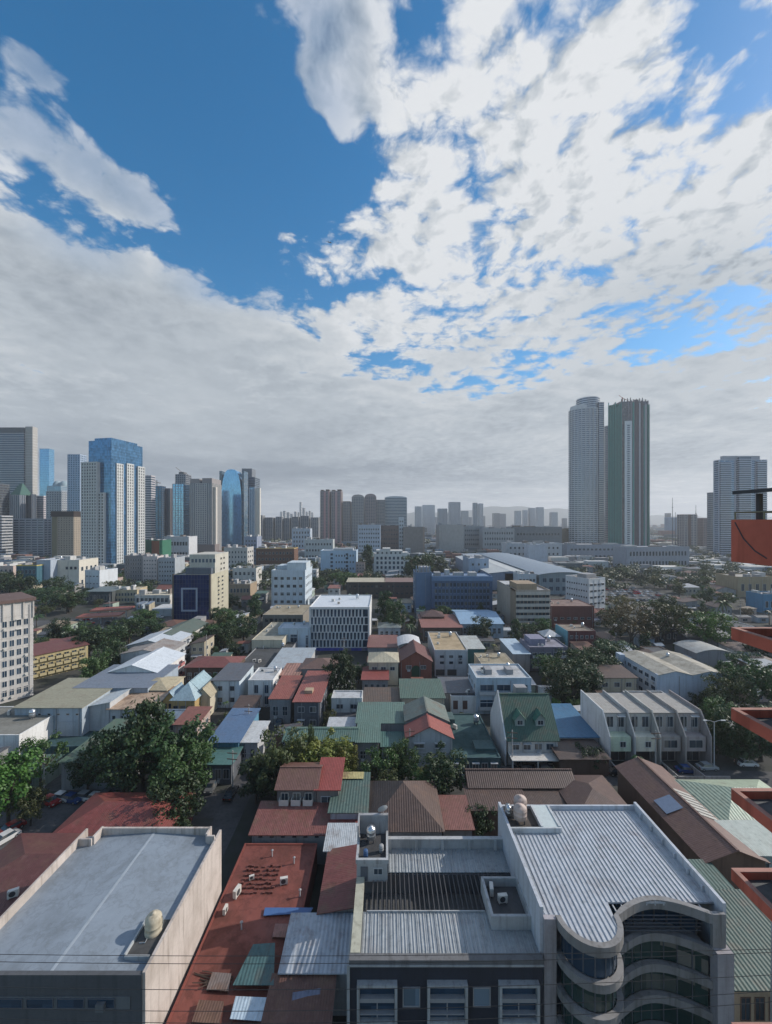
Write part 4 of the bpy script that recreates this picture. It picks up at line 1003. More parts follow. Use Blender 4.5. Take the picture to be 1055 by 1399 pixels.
bld('large warehouse with flat olive cream roof before the pale hotel', 'the olive cream warehouse', 20, 112, 966, h=7.6, yk=929, wm=wall((.36, .42, .48)), rm=sheet((.30, .285, .21), 'x', .25, .6), roof='shed', rise=.5, name='warehouse', cat='warehouse', win=[('F', 5, 1, .3, .2, 's', None, GL, (.3, 1.0), (.6, .9))])
bld('bright translucent lean-to joined to the olive cream warehouse', 'the bright lean-to', 113, 150, 966, h=6.4, yk=934, wm='light', rm=sheet((.46, .50, .52), 'x', .15, .5), roof='shedx', rise=1.5, name='shed', cat='shed')
bld('long storehouse with stained concrete roof and white side wall', 'the white sided storehouse', -90, 26, 1004, h=5.6, yk=965, wm='white', rm=deck((.22, .215, .19)), par=.25, name='warehouse', cat='warehouse')
bld('warehouse with dull green sloping roof behind the dense tree clump', 'the dull green warehouse', 84, 168, 1040, h=6, yk=985, wm='grey', rm=sheet((.085, .135, .095), 'y', .5, .5), roof='shed', rise=.4, name='warehouse', cat='warehouse')
bld('wide warehouse with slate blue roof below the white peaked roofs', 'the slate blue warehouse', 102, 202, 939, h=8, yk=910, wm='bluegrey', rm=sheet((.17, .20, .25), 'x', .1, .6), roof='shed', rise=.4, name='warehouse', cat='warehouse')
bld('warehouse with bright white peaked roof, nearest of the white roofs', 'the nearer white peaked roof', 148, 214, 918, h=8.4, yk=893, wm='white', rm=sheet((.58, .62, .66), 'x', .05, .6), roof='gy', rise=2.2, name='warehouse', cat='warehouse', win=[('R', 4, 2, .5, .35, 'sc', wall((.5, .2, .2)), GL)])
bld('warehouse with greyed patchwork roof between the white peaked roofs', 'the patchwork roof', 165, 228, 893, h=9, yk=878, wm='light', rm=sheet((.30, .27, .25), 'x', .6, .6), roof='gy', rise=1.4, name='warehouse', cat='warehouse', win=[('R', 3, 2, .5, .35, 'sc', None, GL)])
bld('pale grey peaked warehouse farther back in the white roof row', 'the farther peaked roof', 173, 233, 882, h=9, yk=866, wm='light', rm=sheet((.48, .52, .56), 'x', .1, .6), roof='gy', rise=2.0, name='warehouse', cat='warehouse', win=[('R', 4, 3, .5, .4, 'sc', None, GL)])
bld('row building with green grey gabled roof before the navy panelled block', 'the green grey gables', 203, 247, 872, h=9, yk=851, wm='offwhite', rm=sheet((.10, .13, .11), 'x', .3, .6), roof='gy', rise=2.0, name='row_building', win=[('R', 5, 3, .5, .45, 'sc', None, GL)])
house('long house with dark red hip roof on brown walls beside a tree lined yard', 'the long dark red hip roof', 252, 320, 911, h=6.5, D=11, wm='brown', rm=sheet((.18, .06, .052), 'y', .4), roof='hip', rise=1.6, win=[('F', 7, 1, .5, .4)])
bld('wide dark flat roofed hall beside the small pale blue box', 'the dark flat hall', 320, 378, 914, h=5, yk=872, wm='grey', rm=deck((.07, .072, .075), .5), par=.4, name='hall', cat='hall')
bld('small pale blue box building with a dark central doorway', 'the small pale blue box', 380, 423, 858, yb=892, D=10, wm='paleblue', rm=sheet((.40, .46, .52), 'y', .1), roof='flat', par=.5, win=[('F', 1, 1, .26, .62, 's', LT, GDK, (.1, .9), (.0, .95)), ('F', 1, 1, .5, .6, 's', LT, GDK, (.84, 1.0), (.05, .9))])
bld('low building with cream concrete roof behind the dark flat hall', 'the cream flat roof', 344, 386, 874, h=8, yk=850, wm='cream', rm=deck((.34, .32, .26)), par=.3)
bld('low building with a pale zinc roof before the finned building', 'the pale zinc roof', 366, 416, 913, h=6, yk=887, wm='light', rm=sheet((.36, .40, .43), 'y', .2), roof='shed', rise=.5)
house('small striped red and white roofed house beside the brown hipped one', 'the striped roof', 384, 408, 922, h=7, yk=908, wm='offwhite', rm=sheet((.34, .18, .14), 'y', .8, .9), roof='shed', rise=.4, win=[('F', 2, 1, .5, .3)])
house('house with glossy blue sloping roof at the street side', 'the glossy blue roof', 286, 326, 1013, h=6, yk=972, wm=wall((.10, .25, .36)), rm=sheet((.085, .15, .26), 'y', .15, .4, .35), roof='shed', rise=.7, win=[('F', 3, 1, .4, .4), ('R', 4, 1, .4, .4)])
house('small white roofed house next to the glossy blue roof', 'the small white roof', 327, 352, 1013, h=5.5, yk=988, wm='light', rm=sheet((.52, .53, .53), 'y', .2), roof='shed', rise=.4, win=[('F', 2, 1, .4, .4)])
house('low teal roofed shop at the street bend', 'the low teal shop', 280, 316, 1043, h=4.5, yk=1018, wm='slate', rm=sheet((.07, .16, .15), 'y', .2), roof='shed', rise=.3, name='shop', cat='shop', win=[('F', 3, 1, .7, .5)])
house('grey hipped house behind the cream house near the finned building', 'the grey hipped house', 517, 547, 857, yb=874, D=9, wm='bluegrey', rm=sheet((.17, .2, .2), 'y', .3), roof='hip', rise=1.5, win=[('F', 4, 1, .5, .4)])
house('house with dusty red roof between the finned building and the church', 'the dusty red roof', 503, 543, 884, h=6, yk=869, wm='grey', rm=sheet((.20, .09, .08), 'y', .4), roof='shed', rise=.4)

# pale hotel at the left and the yellow building beyond
ht = core('hotel', 'tall pale hotel with regular framed windows and a brown roof band', 'hotel', -120.6, 122.2, 24, 16, 30.6, wall((.56, .53, .50), .4), 'flat', deck('grey'), par=.9, rot=54, short='the pale hotel', rect=(-60, 50, 800, 965), win=[('F', 13, 8, .62, .62, 's', plain('offwhite'), GDK, None, (.04, .86)), ('R', 6, 8, .4, .5)])
b = MB(); b.box(-12.6, 12.6, -.7, 16.6, 30.55, 31.5); b.build('cornice', wall((.14, .09, .08)), ht['root'])
MB().box(-11, 2, 1.5, 14, 31.51, 34.5).build('penthouse', wall('white'), ht['root'])
b = MB()
for k in range(11): xx = -12 + k * 2.4; b.box(xx - .18, xx + .18, -.35, -.001, 25.2, 30.5)
b.build('pilasters', wall((.52, .49, .46)), ht['root'])
ye = core('school', 'yellow three storey building with dark red roof beyond the pale hotel', 'school', -121.5, 148.5, 23, 13, 8.6, wall((.46, .38, .20), .5), 'shed', sheet((.15, .05, .045), 'y', .4), 1.0, rot=54, short='the yellow three storey building', rect=(50, 116, 885, 932), win=[('F', 9, 3, .62, .5, 'sc', wall((.5, .43, .25)), GL)])

# petrol station
for k, (x0, x1, ya, yb_) in enumerate(((116, 160, 843, 836), (132, 176, 834, 828))):
    A = pt((x0 + x1) / 2, (ya + yb_) / 2, 6.0); root = empty('petrol_station_canopy', (A.x, A.y, 0), R(14)); tag(root, ('nearer' if k == 0 else 'farther') + ' red petrol station canopy by the avenue', 'canopy', 'petrol station canopies')
    MB().box(-10, 10, -4, 4, 5.3, 6.0).build('roof', sheet((.28, .075, .055), 'y', .1, .8), root)
    MB().box(-10.06, 10.06, -4.06, -4.001, 5.25, 6.1).box(-10.06, 10.06, 4.001, 4.06, 5.25, 6.1).build('fascia', plain((.45, .18, .12)), root)
    for xx in (-7, 0, 7): MB().box(xx - .2, xx + .2, -.2, .2, 0, 5.29).build('post', LT, root)
    BLDS.append(dict(root=root, short='the petrol station', W=20, D=8, H=6, Y=A.y, X=A.x, rot=14, Hw=6, rect=(x0, x1, yb_ - 4, ya + 20)))
bld('low station shop with a pale flat canopy before the navy panelled block', 'the station shop', 184, 232, 813, yb=826, D=14, wm='offwhite', rm='cream', par=.4, name='shop', cat='shop', win=[('F', 8, 1, .7, .5)])
bld('small white canopy roof beside the navy panelled block', 'the white canopy', 208, 234, 832, yb=842, D=12, wm='light', rm=sheet((.55, .55, .54), 'y', .1), roof='shed', rise=.4, name='shed', cat='shed')

# ------------------------------------------------------------------ larger blocks
nv = bld('ten storey block with dark navy glass front panel and cream side wall', 'the navy panelled block', 236, 288, 785, yb=853, D=25, wm=wall((.46, .43, .33), .45), rm=deck('grey'), par=.8,
         win=[('R', 2, 10, .42, .45, 's', plain('cream'), GL, (.3, .75), (.04, .96))], cat='block')
W, H, rt = nv['W'], nv['H'], nv['root']
gp = MB().box(-W / 2 + .8, W / 2 - .8, -.35, -.001, .5, H - .1).build('glass_panel', glass((.006, .018, .075), .08, .2, .5, (1.7, 1.7, 2.4)), rt)
b = MB()
for k in range(1, 12): xx = -W / 2 + .8 + k * (W - 1.6) / 12; b.box(xx - .05, xx + .05, -.42, -.351, .5, H - .1)
for k in range(1, 11): zz = .5 + k * (H - .6) / 11; b.box(-W / 2 + .8, W / 2 - .8, -.405, -.352, zz - .05, zz + .05)
b.build('mullions', plain((.02, .04, .09), .4), gp)
zc, xc = H * .50, -1.0
MB().box(xc - 4.4, xc - 3.5, -.75, -.43, zc - 6.4, zc + 6.4).box(xc + 3.5, xc + 4.4, -.75, -.43, zc - 6.4, zc + 6.4).box(xc - 3.5, xc + 3.5, -.75, -.43, zc + 5.5, zc + 6.4).box(xc - 3.5, xc + 3.5, -.75, -.43, zc - 6.4, zc - 5.5).build('square_emblem', plain((.30, .34, .42)), gp)
MB().box(-W / 2 - .06, -W / 2 + .79, -.5, .6, 0, H + .3).box(W / 2 - .79, W / 2 + .06, -.5, .6, 0, H + .3).build('frame_pier', wall((.13, .11, .09)), rt)
up = MB().box(-W / 2 + 6.5, W / 2, 5.5, 25, H - .79, H + 10.5).build('upper_floors', wall((.50, .48, .42), .4), rt)
MB().box(-W / 2 + 5.8, W / 2 - .9, 2.5, 5.499, H - .6, H + 3.2).build('setback_floor', wall((.10, .12, .15)), rt)
for k in range(7): link_mesh('window', window_mesh(1.2, 2.0, 's', LT, GDK), up, (-W / 2 + 8.2 + k * 2.0, 5.5, H + 7))
for k in range(2):
    for j in range(3): link_mesh('window', window_mesh(2.0, 1.2, 's', plain('cream'), GL), up, (W / 2, 14 + k * 4.2, H + 1.5 + j * 3), pi / 2)
fb = bld('boxy white building with staggered vertical fins over dark glazing', 'the white finned building', 423, 505, 829, yb=889, D=29, wm=wall((.60, .60, .60), .3), rm=sheet((.60, .64, .68), 'x', .05, .6), par=.5, cat='office building', name='office_building')
W, H, rt = fb['W'], fb['H'], fb['root']
MB().box(-W / 2 + .7, W / 2 - .7, -.06, -.001, 1.5, H - 1.0).build('glazing', GDK, rt)
b = MB(); fh = (H - 2.6) / 5
for r in range(5):
    b.box(-W / 2 + .7, W / 2 - .7, -.5, -.061, 1.5 + r * fh - .12, 1.5 + r * fh + .12)
    for c in range(15):
        xx = -W / 2 + 1.1 + (c + (.5 if r % 2 else 0)) * (W - 2.0) / 15.5; z0, z1 = 1.63 + r * fh, 1.37 + (r + 1) * fh
        b.v += [(xx - .42, -.062, z0), (xx + .42, -.062, z0), (xx + .16, -.75, z0), (xx - .28, -.062, z1), (xx + .28, -.062, z1), (xx + .42, -.75, z1)]; n = len(b.v) - 6
        b.f += [(n, n + 2, n + 5, n + 3), (n + 2, n + 1, n + 4, n + 5), (n + 3, n + 5, n + 4), (n, n + 1, n + 2)]; b.mi += [0] * 4
tag(b.build('facade_fins', wall((.62, .62, .63), .3), rt))
MB().box(-W / 2 - .05, -W / 2 + .69, -.6, -.051, 0, H).box(W / 2 - .69, W / 2 + .05, -.6, -.051, 0, H).box(-W / 2 + .69, W / 2 - .69, -.6, -.051, H - 1.0, H).build('frame', wall((.60, .60, .60), .3), rt)
MB().box(-W / 2 + .7, W / 2 - .7, -.3, -.061, .1, 1.3).build('shop_front', glass((.05, .06, .25), .2), rt)
bl = bld('long blue five storey building with rows of dark windows', 'the long blue building', 590, 673, 787, yb=840, D=17, wm=wall((.085, .14, .245), .6), rm=sheet((.16, .24, .36), 'x', .1), par=.7, cat='office building', name='office_building', win=[('F', 15, 5, .72, .56, 'sa', plain((.16, .22, .32)), GL, None, (.05, .88))])
MB().box(-bl['W'] / 2, bl['W'] / 2, -.9, -.051, bl['H'] - 3.0, bl['H'] - .1).build('roof_fascia', wall((.13, .21, .34), .4), bl['root'])
bt = bld('plain blue stair tower at the end of the long blue building', 'the blue stair tower', 567, 590, 782, yb=838, D=16, wm=wall((.12, .19, .30), .4), rm='slate', par=.6, cat='tower', name='stair_tower', win=[('L', 2, 5, .3, .3)])
for k in range(5): part_box(bt, 'roof_frame', .08 + k * .2, .14 + k * .2, .1, .16, 0, 4.2, wall((.26, .31, .40)))
part_box(bt, 'roof_shed', .3, .9, .4, .9, 0, 3.0, wall('grey'))
st = bld('beige building with dark ribbon windows between pale storey bands', 'the beige banded building', 704, 752, 806, yb=862, D=34, wm=wall((.38, .33, .28), .5), rm=deck('grey'), par=.8, cat='office building', name='office_building')
W, H, rt = st['W'], st['H'], st['root']
for r in range(6):
    z = 2.0 + r * (H - 3) / 6
    w = MB().box(-W / 2 + .6, W / 2 - .5, -.05, -.001, z, z + 1.5).build('window', GL, rt)
    b = MB()
    for k in range(1, 9): xx = -W / 2 + .6 + k * (W - 1.1) / 9; b.box(xx - .08, xx + .08, -.15, -.051, z, z + 1.5)
    b.build('mullions', plain('tan'), w)
    MB().box(-W / 2 + .3, W / 2 - .2, -.55, -.001, z + 1.5, z + 3.0).build('storey_band', wall((.47, .44, .40), .5), rt)
MB().box(-W / 2 - .05, -W / 2 + .29, -.3, 8, 0, H + .2).build('end_pier', wall((.24, .19, .14)), rt)
part_box(st, 'roof_shed', .12, .7, .12, .5, 0, 3.2, wall('tan')); part_box(st, 'roof_slab', .0, 1.0, .52, .9, 0, .8, wall('light'))
bld('pale blue white five storey office with stepped rooftop rooms', 'the pale blue office', 371, 417, 779, yb=834, D=24, wm=wall((.50, .58, .65), .45), rm='light', cat='office building', name='office_building', par=.7, win=[('F', 5, 4, .5, .36, 's', LT, GL, None, (.12, .92)), ('R', 5, 4, .35, .36, 's', LT, GL, None, (.12, .92))])
part_box(BLDS[-1], 'roof_room', .42, 1.0, .15, .75, 0, 5.0, wall((.50, .57, .62))); part_box(BLDS[-1], 'roof_room', .05, .4, .4, .9, 0, 2.4, wall((.46, .53, .58)))
bld('low building with wide beige roof below the pale blue office', 'the low beige roof', 359, 414, 840, h=9, yk=826, wm=wall((.24, .22, .19)), rm=deck((.33, .28, .2)), par=.3, win=[('F', 8, 2, .6, .4, 's', BRN)])
bld('light blue four storey block with two bays of dark windows', 'the light blue block', 438, 487, 752, yb=783, D=22, wm=wall((.42, .54, .66), .35), rm='light', cat='block', win=[('F', 2, 5, .16, .55, 's', None, GDK, (.1, .95)), ('F', 7, 3, .4, .3, 's', LT, GL, (.4, .95))], par=.8)
part_box(BLDS[-1], 'roof_room', .35, .9, .2, .7, 0, 2.6, wall((.4, .42, .44)))
orn = bld('ornate white block with arched windows and stepped roofline', 'the ornate white block', 511, 560, 757, yb=786, D=26, wm=wall((.62, .62, .61), .35), rm='light', cat='block', win=[('F', 8, 4, .52, .6, 's', plain('offwhite'), GDK, None, (.04, .95)), ('R', 3, 4, .4, .5)], par=.7)
for u0, u1, z in ((.06, .24, 4.5), (.24, .46, 6.4), (.46, .8, 4.2), (.8, .95, 2.2)): part_box(orn, 'roof_room', u0, u1, .03, .6, 0, z, wall((.58, .57, .55)))
for k in range(6): link_mesh('window', window_mesh(1.6, 2.0, 's', plain('offwhite'), GL, True), orn['root'], (-orn['W'] / 2 + 4 + k * 4.6, orn['D'] * .03, orn['Hw'] + 1.8))
bld('long shed with cream roof half over dark open walls', 'the long cream roofed shed', 474, 526, 795, yb=817, D=16, wm=wall((.07, .06, .055)), rm=sheet((.45, .40, .30), 'y', .2, .8), roof='shed', rise=.8, name='shed', cat='shed', win=[('F', 8, 2, .6, .3, 's', BRN)])
bld('long shed with pinkish brown roof joined to the cream one', 'the pinkish brown shed', 526, 567, 795, yb=817, D=16, wm=wall((.08, .065, .06)), rm=sheet((.22, .14, .12), 'y', .4, .8), roof='shed', rise=.8, name='shed', cat='shed', win=[('F', 6, 2, .6, .3, 's', BRN)])
bld('house row with weathered red roof before the long blue building', 'the weathered red row', 577, 632, 857, h=6.5, yk=841, wm='brown', rm=sheet((.26, .11, .09), 'y', .4), roof='shed', rise=.6, win=[('F', 7, 1, .5, .4)])
bld('small dark brown hip roof behind the weathered red row', 'the small brown hip roof', 577, 607, 842, h=8, D=10, wm='brown', rm=sheet((.10, .055, .05), 'y', .3), roof='hip', rise=2.2, name='house', cat='house')
bld('low hall with sky blue ridged roof before the long blue building', 'the sky blue roofed hall', 630, 688, 852, h=7, yr=836, rise=2.2, wm='paleblue', rm=sheet((.25, .38, .52), 'y', .1, .6), roof='gx', name='hall', cat='hall', win=[('F', 8, 1, .5, .4)])
bld('red brown walled workshop with flat faded roof behind the trees', 'the red brown workshop', 752, 812, 828, yb=858, D=18, wm=wall((.16, .06, .05)), rm=deck((.22, .15, .13)), par=.3, name='workshop', cat='workshop', win=[('F', 6, 1, .5, .3, 's', None, GL, None, (.3, .6))])
bld('dark red house with a teal end wall among tall trees', 'the teal ended red house', 776, 814, 862, yb=890, D=12, wm=wall((.12, .035, .035)), rm=deck((.25, .20, .16)), par=.3, win=[('F', 5, 2, .5, .35)])
MB().box(-BLDS[-1]['W'] / 2 - .3, -BLDS[-1]['W'] / 2 - .051, -.1, 12.1, 0, BLDS[-1]['H']).build('end_wall', wall((.16, .36, .42)), BLDS[-1]['root'])
bld('purple grey house with boxy upper rooms behind the round trees', 'the purple grey house', 724, 776, 884, h=9, yk=872, wm=wall((.16, .155, .20)), rm=deck((.27, .26, .31)), par=.5, name='house', cat='house', win=[('F', 5, 2, .6, .45, 'sc')])
part_box(BLDS[-1], 'roof_room', .1, .5, .3, .9, 0, 2.4, wall((.22, .22, .3)))
bld('house with pale sky blue roof next to the purple grey house', 'the pale sky blue roof', 702, 724, 893, h=7, yk=874, wm='grey', rm=sheet((.40, .50, .58), 'y', .1), roof='shed', rise=.4, name='house', cat='house')
bld('flat roofed houses with cream weathered slab roof near the beige banded building', 'the weathered slab roof', 660, 706, 910, h=7, yk=892, wm='beige', rm=deck((.36, .31, .22), .7), par=.2, name='house', cat='house', win=[('F', 4, 1, .5, .4)])
bld('house with patched grey white roof beside the tan topped white house', 'the patched grey white roof', 636, 662, 886, h=7, yk=870, wm='teal', rm=sheet((.42, .44, .42), 'y', .4), roof='shed', rise=.4, name='house', cat='house')

# white gabled hall at the right and the white office behind
wg = core('school_hall', 'white hall with two shallow gables in its blank end wall and stained roof', 'hall', wx(947, 124), 124.0, 21.0, 20, 9.4, wall((.48, .54, .62), .35), 'flat', deck('light'), par=.01, rot=0, short='the white gabled hall', rect=(856, 995, 888, 965), win=[('L', 6, 3, .6, .42, 's', LT, GDK)])
rt = wg['root']
for s in (-1, 1):
    c = s * 5.25; b = MB()
    b.slab([(c - 5.4, -.3, 9.5), (c, -.3, 10.7), (c, 20.3, 10.7), (c - 5.4, 20.3, 9.5)], .09); b.slab([(c, -.3, 10.7), (c + 5.4 - .3 * (s < 0), -.3, 9.5), (c + 5.4 - .3 * (s < 0), 20.3, 9.5), (c, 20.3, 10.7)], .09)
    b.build('gable_roof', deck((.40, .37, .31), .75), rt)
    g_ = MB(); g_.face([(c - 5.2, .004, 9.42), (c + 5.2, .004, 9.42), (c, .004, 10.58)]); g_.build('gable_wall', wall((.48, .54, .62), .35), rt)
MB().box(-10.9, -10.51, -.05, .9, 0, 9.6).box(-12.2, -10.51, 17.2, 20, 0, 10.0).box(-10.5, -9.9, -.12, -.051, 0, 9.4).box(-.15, .15, -.1, -.051, 0, 9.4).build('end_pier', wall((.46, .52, .60)), rt)
wo = core('office_building', 'white office with horizontal windows and brownish flat roof beside the metal roofed mall', 'office building', wx(816, 245), 245, 14, 17, 22, wall((.56, .58, .60), .4), 'flat', deck((.25, .21, .18)), rot=24, short='the white office', rect=(781, 852, 780, 836), win=[('F', 4, 5, .7, .3, 's', LT, GL), ('L', 9, 5, .5, .25, 's', LT, GL)])
part_box(wo, 'roof_room', .3, .9, .3, .7, 0, 2.4, wall('grey'))
# mall with big metal roofs
bld('huge mall under a broad blue grey metal roof', 'the metal roofed mall', 737, 805, 785, yb=812, yk=757, wm=wall((.22, .27, .30)), rm=sheet((.23, .285, .345), 'x', .15, 1.2), roof='curve', rise=2.0, name='mall', cat='mall', win=[('F', 7, 2, .6, .5, 's', None, GDK)], ov=1.0)
bld('lower mall wing with the same metal roofing beside the ribbed hall', 'the lower mall wing', 690, 737, 783, yb=806, yk=757, wm=wall((.26, .3, .34)), rm=sheet((.25, .30, .36), 'x', .2, 1.2), roof='shed', rise=.6, name='mall_wing', cat='mall', ov=.6)
bld('large hall with ribbed grey white roof behind the long blue building', 'the ribbed white roofed hall', 668, 727, 783, yb=806, yk=760, wm=wall((.24, .28, .36)), rm=sheet((.46, .48, .48), 'x', .2, 1.5), roof='gy', rise=1.6, name='hall', cat='hall')
bld('white block with blue edge joined to the ribbed white roofed hall', 'the blue edged block', 641, 668, 763, yb=798, D=30, wm=wall((.36, .43, .54)), rm='light', cat='block', win=[('F', 3, 3, .3, .3)])
cv = bld('low pale building with rounded glazed front before the mall', 'the rounded pale front', 708, 733, 784, yb=812, D=12, wm=wall((.52, .56, .60)), rm='light', cat='building', win=[('F', 5, 2, .7, .3)])
bld('long grey white building with square windows behind the mall', 'the long windowed building', 692, 768, 742, yb=771, D=22, wm=wall((.44, .46, .49), .5), rm='light', cat='building', win=[('F', 12, 3, .4, .35)])
bld('pale blank box at the end of the long windowed building', 'the pale blank box', 722, 748, 744, yb=775, D=16, wm=wall((.48, .5, .56)), rm='light', cat='building')
bld('dark flat topped hall on the skyline near the twin towers', 'the dark flat hall on the skyline', 703, 768, 720, yb=754, D=50, wm=wall((.21, .22, .23)), rm=deck((.34, .35, .30)), name='hall', cat='hall', par=.8, win=[('F', 14, 2, .7, .2)])
bld('tan end block beside the dark skyline hall', 'the tan end block', 768, 782, 722, yb=752, D=40, wm=wall((.36, .27, .18)), rm='tan', cat='block')
bld('wide beige blank walled block behind the low town', 'the beige blank block', 600, 634, 717, yb=759, D=40, wm=wall((.40, .385, .37)), rm='grey', cat='block')
bld('grey building with small windows joined to the beige blank block', 'the small windowed grey building', 634, 662, 719, yb=755, D=30, wm=wall((.34, .345, .35)), rm='grey', cat='building', win=[('F', 10, 5, .5, .4)])
bld('long grey building stepping down toward the mall', 'the stepped grey building', 660, 703, 722, yb=757, D=30, wm=wall((.38, .39, .40)), rm='grey', cat='building', win=[('F', 12, 4, .5, .4)])
bld('dark grey brown box block in the middle of the town', 'the dark box block', 551, 580, 720, yb=761, D=26, wm=wall((.22, .205, .195)), rm='slate', cat='block')
MB().box(BLDS[-1]['W'] / 2 - 2.2, BLDS[-1]['W'] / 2 + .3, -.3, 3, 0, BLDS[-1]['H']).build('end_pier', wall((.3, .24, .2)), BLDS[-1]['root'])
bld('slim pale blue tower block beside the dark box block', 'the slim pale block', 545, 552, 706, yb=760, D=10, wm=wall((.45, .5, .54)), rm='light', cat='block', win=[('F', 2, 9, .5, .4)])
bld('light blue block with window grid left of a dark brown block', 'the light blue grid block', 489, 520, 717, yb=763, D=22, wm=wall((.40, .46, .54)), rm='light', cat='block', win=[('F', 9, 7, .5, .4)])
bld('dark brown block with dense windows beside the light blue grid block', 'the dark brown block', 519, 545, 718, yb=760, D=22, wm=wall((.15, .115, .105)), rm='slate', cat='block', win=[('F', 7, 6, .5, .4, 's', plain('grey'))])
bld('blue white twin fronted block behind the pale blue office', 'the twin fronted block', 399, 424, 722, yb=757, D=18, wm=wall((.42, .48, .55)), rm='light', cat='block', win=[('F', 6, 5, .45, .5)])
bld('pale grey low block behind the light blue block', 'the pale grey low block', 416, 455, 737, yb=766, D=18, wm=wall((.45, .48, .48)), rm='light', cat='block', win=[('F', 9, 3, .5, .35)])
bld('brown building with yellow roof edges behind the pale blue office', 'the yellow edged building', 350, 402, 749, yb=778, D=22, wm=wall((.14, .075, .05)), rm='tan', pm=wall((.5, .36, .14)), cat='building', win=[('F', 10, 3, .5, .4)])
bld('blue grey slab block beside the yellow edged building', 'the blue grey slab', 334, 351, 733, yb=777, D=18, wm=wall((.24, .28, .37)), rm='light', cat='block', win=[('F', 4, 7, .5, .4)])
bld('off white housing block with plain window rows behind the navy panelled block', 'the off white housing block', 306, 338, 748, yb=786, D=20, wm=wall((.46, .45, .43)), rm='light', cat='block', win=[('F', 7, 5, .4, .45), ('R', 3, 5, .4, .4)])
bld('low pale roofed building beside the navy panelled block', 'the low pale roof', 313, 342, 798, yb=815, D=16, wm='tan', rm=deck((.42, .40, .33)), par=.3, win=[('F', 6, 1, .6, .4)])
bld('white house cluster block left of the tree clump by the pale blue office', 'the white cluster house', 318, 350, 776, yb=800, D=16, wm='offwhite', rm='light', win=[('F', 5, 2, .5, .4)], name='house', cat='house')
# left middle
bld('cream white low block with rooftop parapet behind the avenue trees', 'the cream white low block', 69, 108, 765, yb=807, D=22, wm=wall((.60, .56, .48), .3), rm='light', cat='block', win=[('F', 3, 1, .5, .3, 's', BRN, GL, (.5, .95), (.62, .9)), ('R', 4, 2, .4, .3)])
bld('blank blue grey block joined to the cream white low block', 'the blank blue grey block', 50, 69, 765, yb=809, D=20, wm=wall((.36, .41, .48), .3), rm='light', cat='block')
bld('teal fronted shop building with yellow roof edge beside the blue grey block', 'the teal fronted shop', 22, 50, 772, yb=811, D=20, wm=wall((.04, .12, .16)), rm='tan', pm=wall((.5, .4, .12)), cat='shop', win=[('F', 5, 3, .6, .5)])
bld('low pink and white block at the left edge behind the hotel', 'the pink and white block', -8, 18, 773, yb=800, D=20, wm=wall((.50, .40, .35)), rm='light', cat='block', win=[('F', 4, 3, .5, .4)])
bld('bright white tilted block standing before the blue glass tower', 'the bright white block', 114, 138, 779, yb=814, D=16, wm=wall((.60, .63, .66), .3), rm='light', cat='block', win=[('F', 4, 3, .5, .12)], rot=-12)
bld('low dark shop row below the bright white block', 'the dark shop row', 116, 153, 808, yb=826, D=18, wm=wall((.07, .08, .08)), rm=sheet((.12, .16, .17), 'y', .3), roof='shed', rise=.5, cat='shop', name='shop_row', win=[('F', 7, 1, .6, .5)])
bld('cream arcade building beside the petrol station', 'the cream arcade', 153, 186, 806, yb=824, D=16, wm=wall((.50, .42, .28)), rm='cream', name='arcade', cat='building', win=[('F', 8, 2, .6, .5)], rot=8)
bld('grey block at the foot of the blue glass tower', 'the grey foot block', 170, 195, 759, yb=797, D=22, wm=wall((.22, .22, .23)), rm='grey', cat='block', win=[('F', 7, 6, .5, .4)])
bld('pinkish white block beside the grey foot block', 'the pinkish white block', 195, 215, 760, yb=797, D=16, wm=wall((.56, .50, .48), .3), rm='light', cat='block', win=[('F', 5, 6, .4, .35)])
bld('pale grey housing block between the pinkish block and the navy panelled block', 'the pale housing block', 216, 239, 762, yb=798, D=18, wm=wall((.36, .39, .42)), rm='light', cat='block', win=[('F', 6, 5, .5, .4)])
bld('building wrapped in green safety netting with an orange centre', 'the green netted building', 197, 222, 738, yb=771, D=22, wm=wall((.03, .15, .09)), rm='grey', cat='building')
MB().box(-2, 8, -.4, -.001, 4, BLDS[-1]['H'] - 1).build('orange_panel', wall((.28, .10, .05)), BLDS[-1]['root'])
MB().box(8.2, BLDS[-1]['W'] / 2 - .3, -.5, -.001, 2, BLDS[-1]['H'] - .5).build('netting', wall((.03, .20, .11)), BLDS[-1]['root'])
bld('white low building with curved top bands behind the netted building', 'the white banded low building', 224, 258, 733, yb=766, D=26, wm=wall((.54, .55, .57)), rm='light', cat='building', win=[('F', 8, 2, .7, .35)])
# far right low town
bld('long low white school building under the twin towers', 'the long low white school', 853, 946, 747, yb=778, D=24, wm=wall((.29, .31, .36)), rm=deck((.33, .34, .37)), cat='school', name='school', win=[('F', 18, 2, .6, .45)], rot=6)
bld('low wide podium at the foot of the twin towers', 'the towers podium', 775, 860, 744, yb=766, D=40, wm=wall((.25, .28, .33)), rm='grey', cat='podium', name='podium', win=[('F', 14, 2, .6, .3)])
bld('tan walled low building below the orange terrace', 'the tan walled building', 1008, 1062, 788, yb=816, D=20, wm=wall((.36, .28, .18)), rm=deck((.40, .37, .33)), cat='building', win=[('F', 5, 1, .4, .4)])
bld('small bright blue walled house near the orange balconies', 'the small bright blue house', 1043, 1075, 812, yb=838, D=12, wm=wall((.08, .22, .36)), rm='grey', name='house', cat='house', win=[('F', 4, 1, .5, .4)])
bld('long shed with grey roof strips behind the white gabled hall', 'the grey roof strip shed', 952, 1000, 892, yb=912, D=12, wm='grey', rm=sheet((.38, .38, .36), 'x', .3), roof='curve', rise=1.4, name='shed', cat='shed')
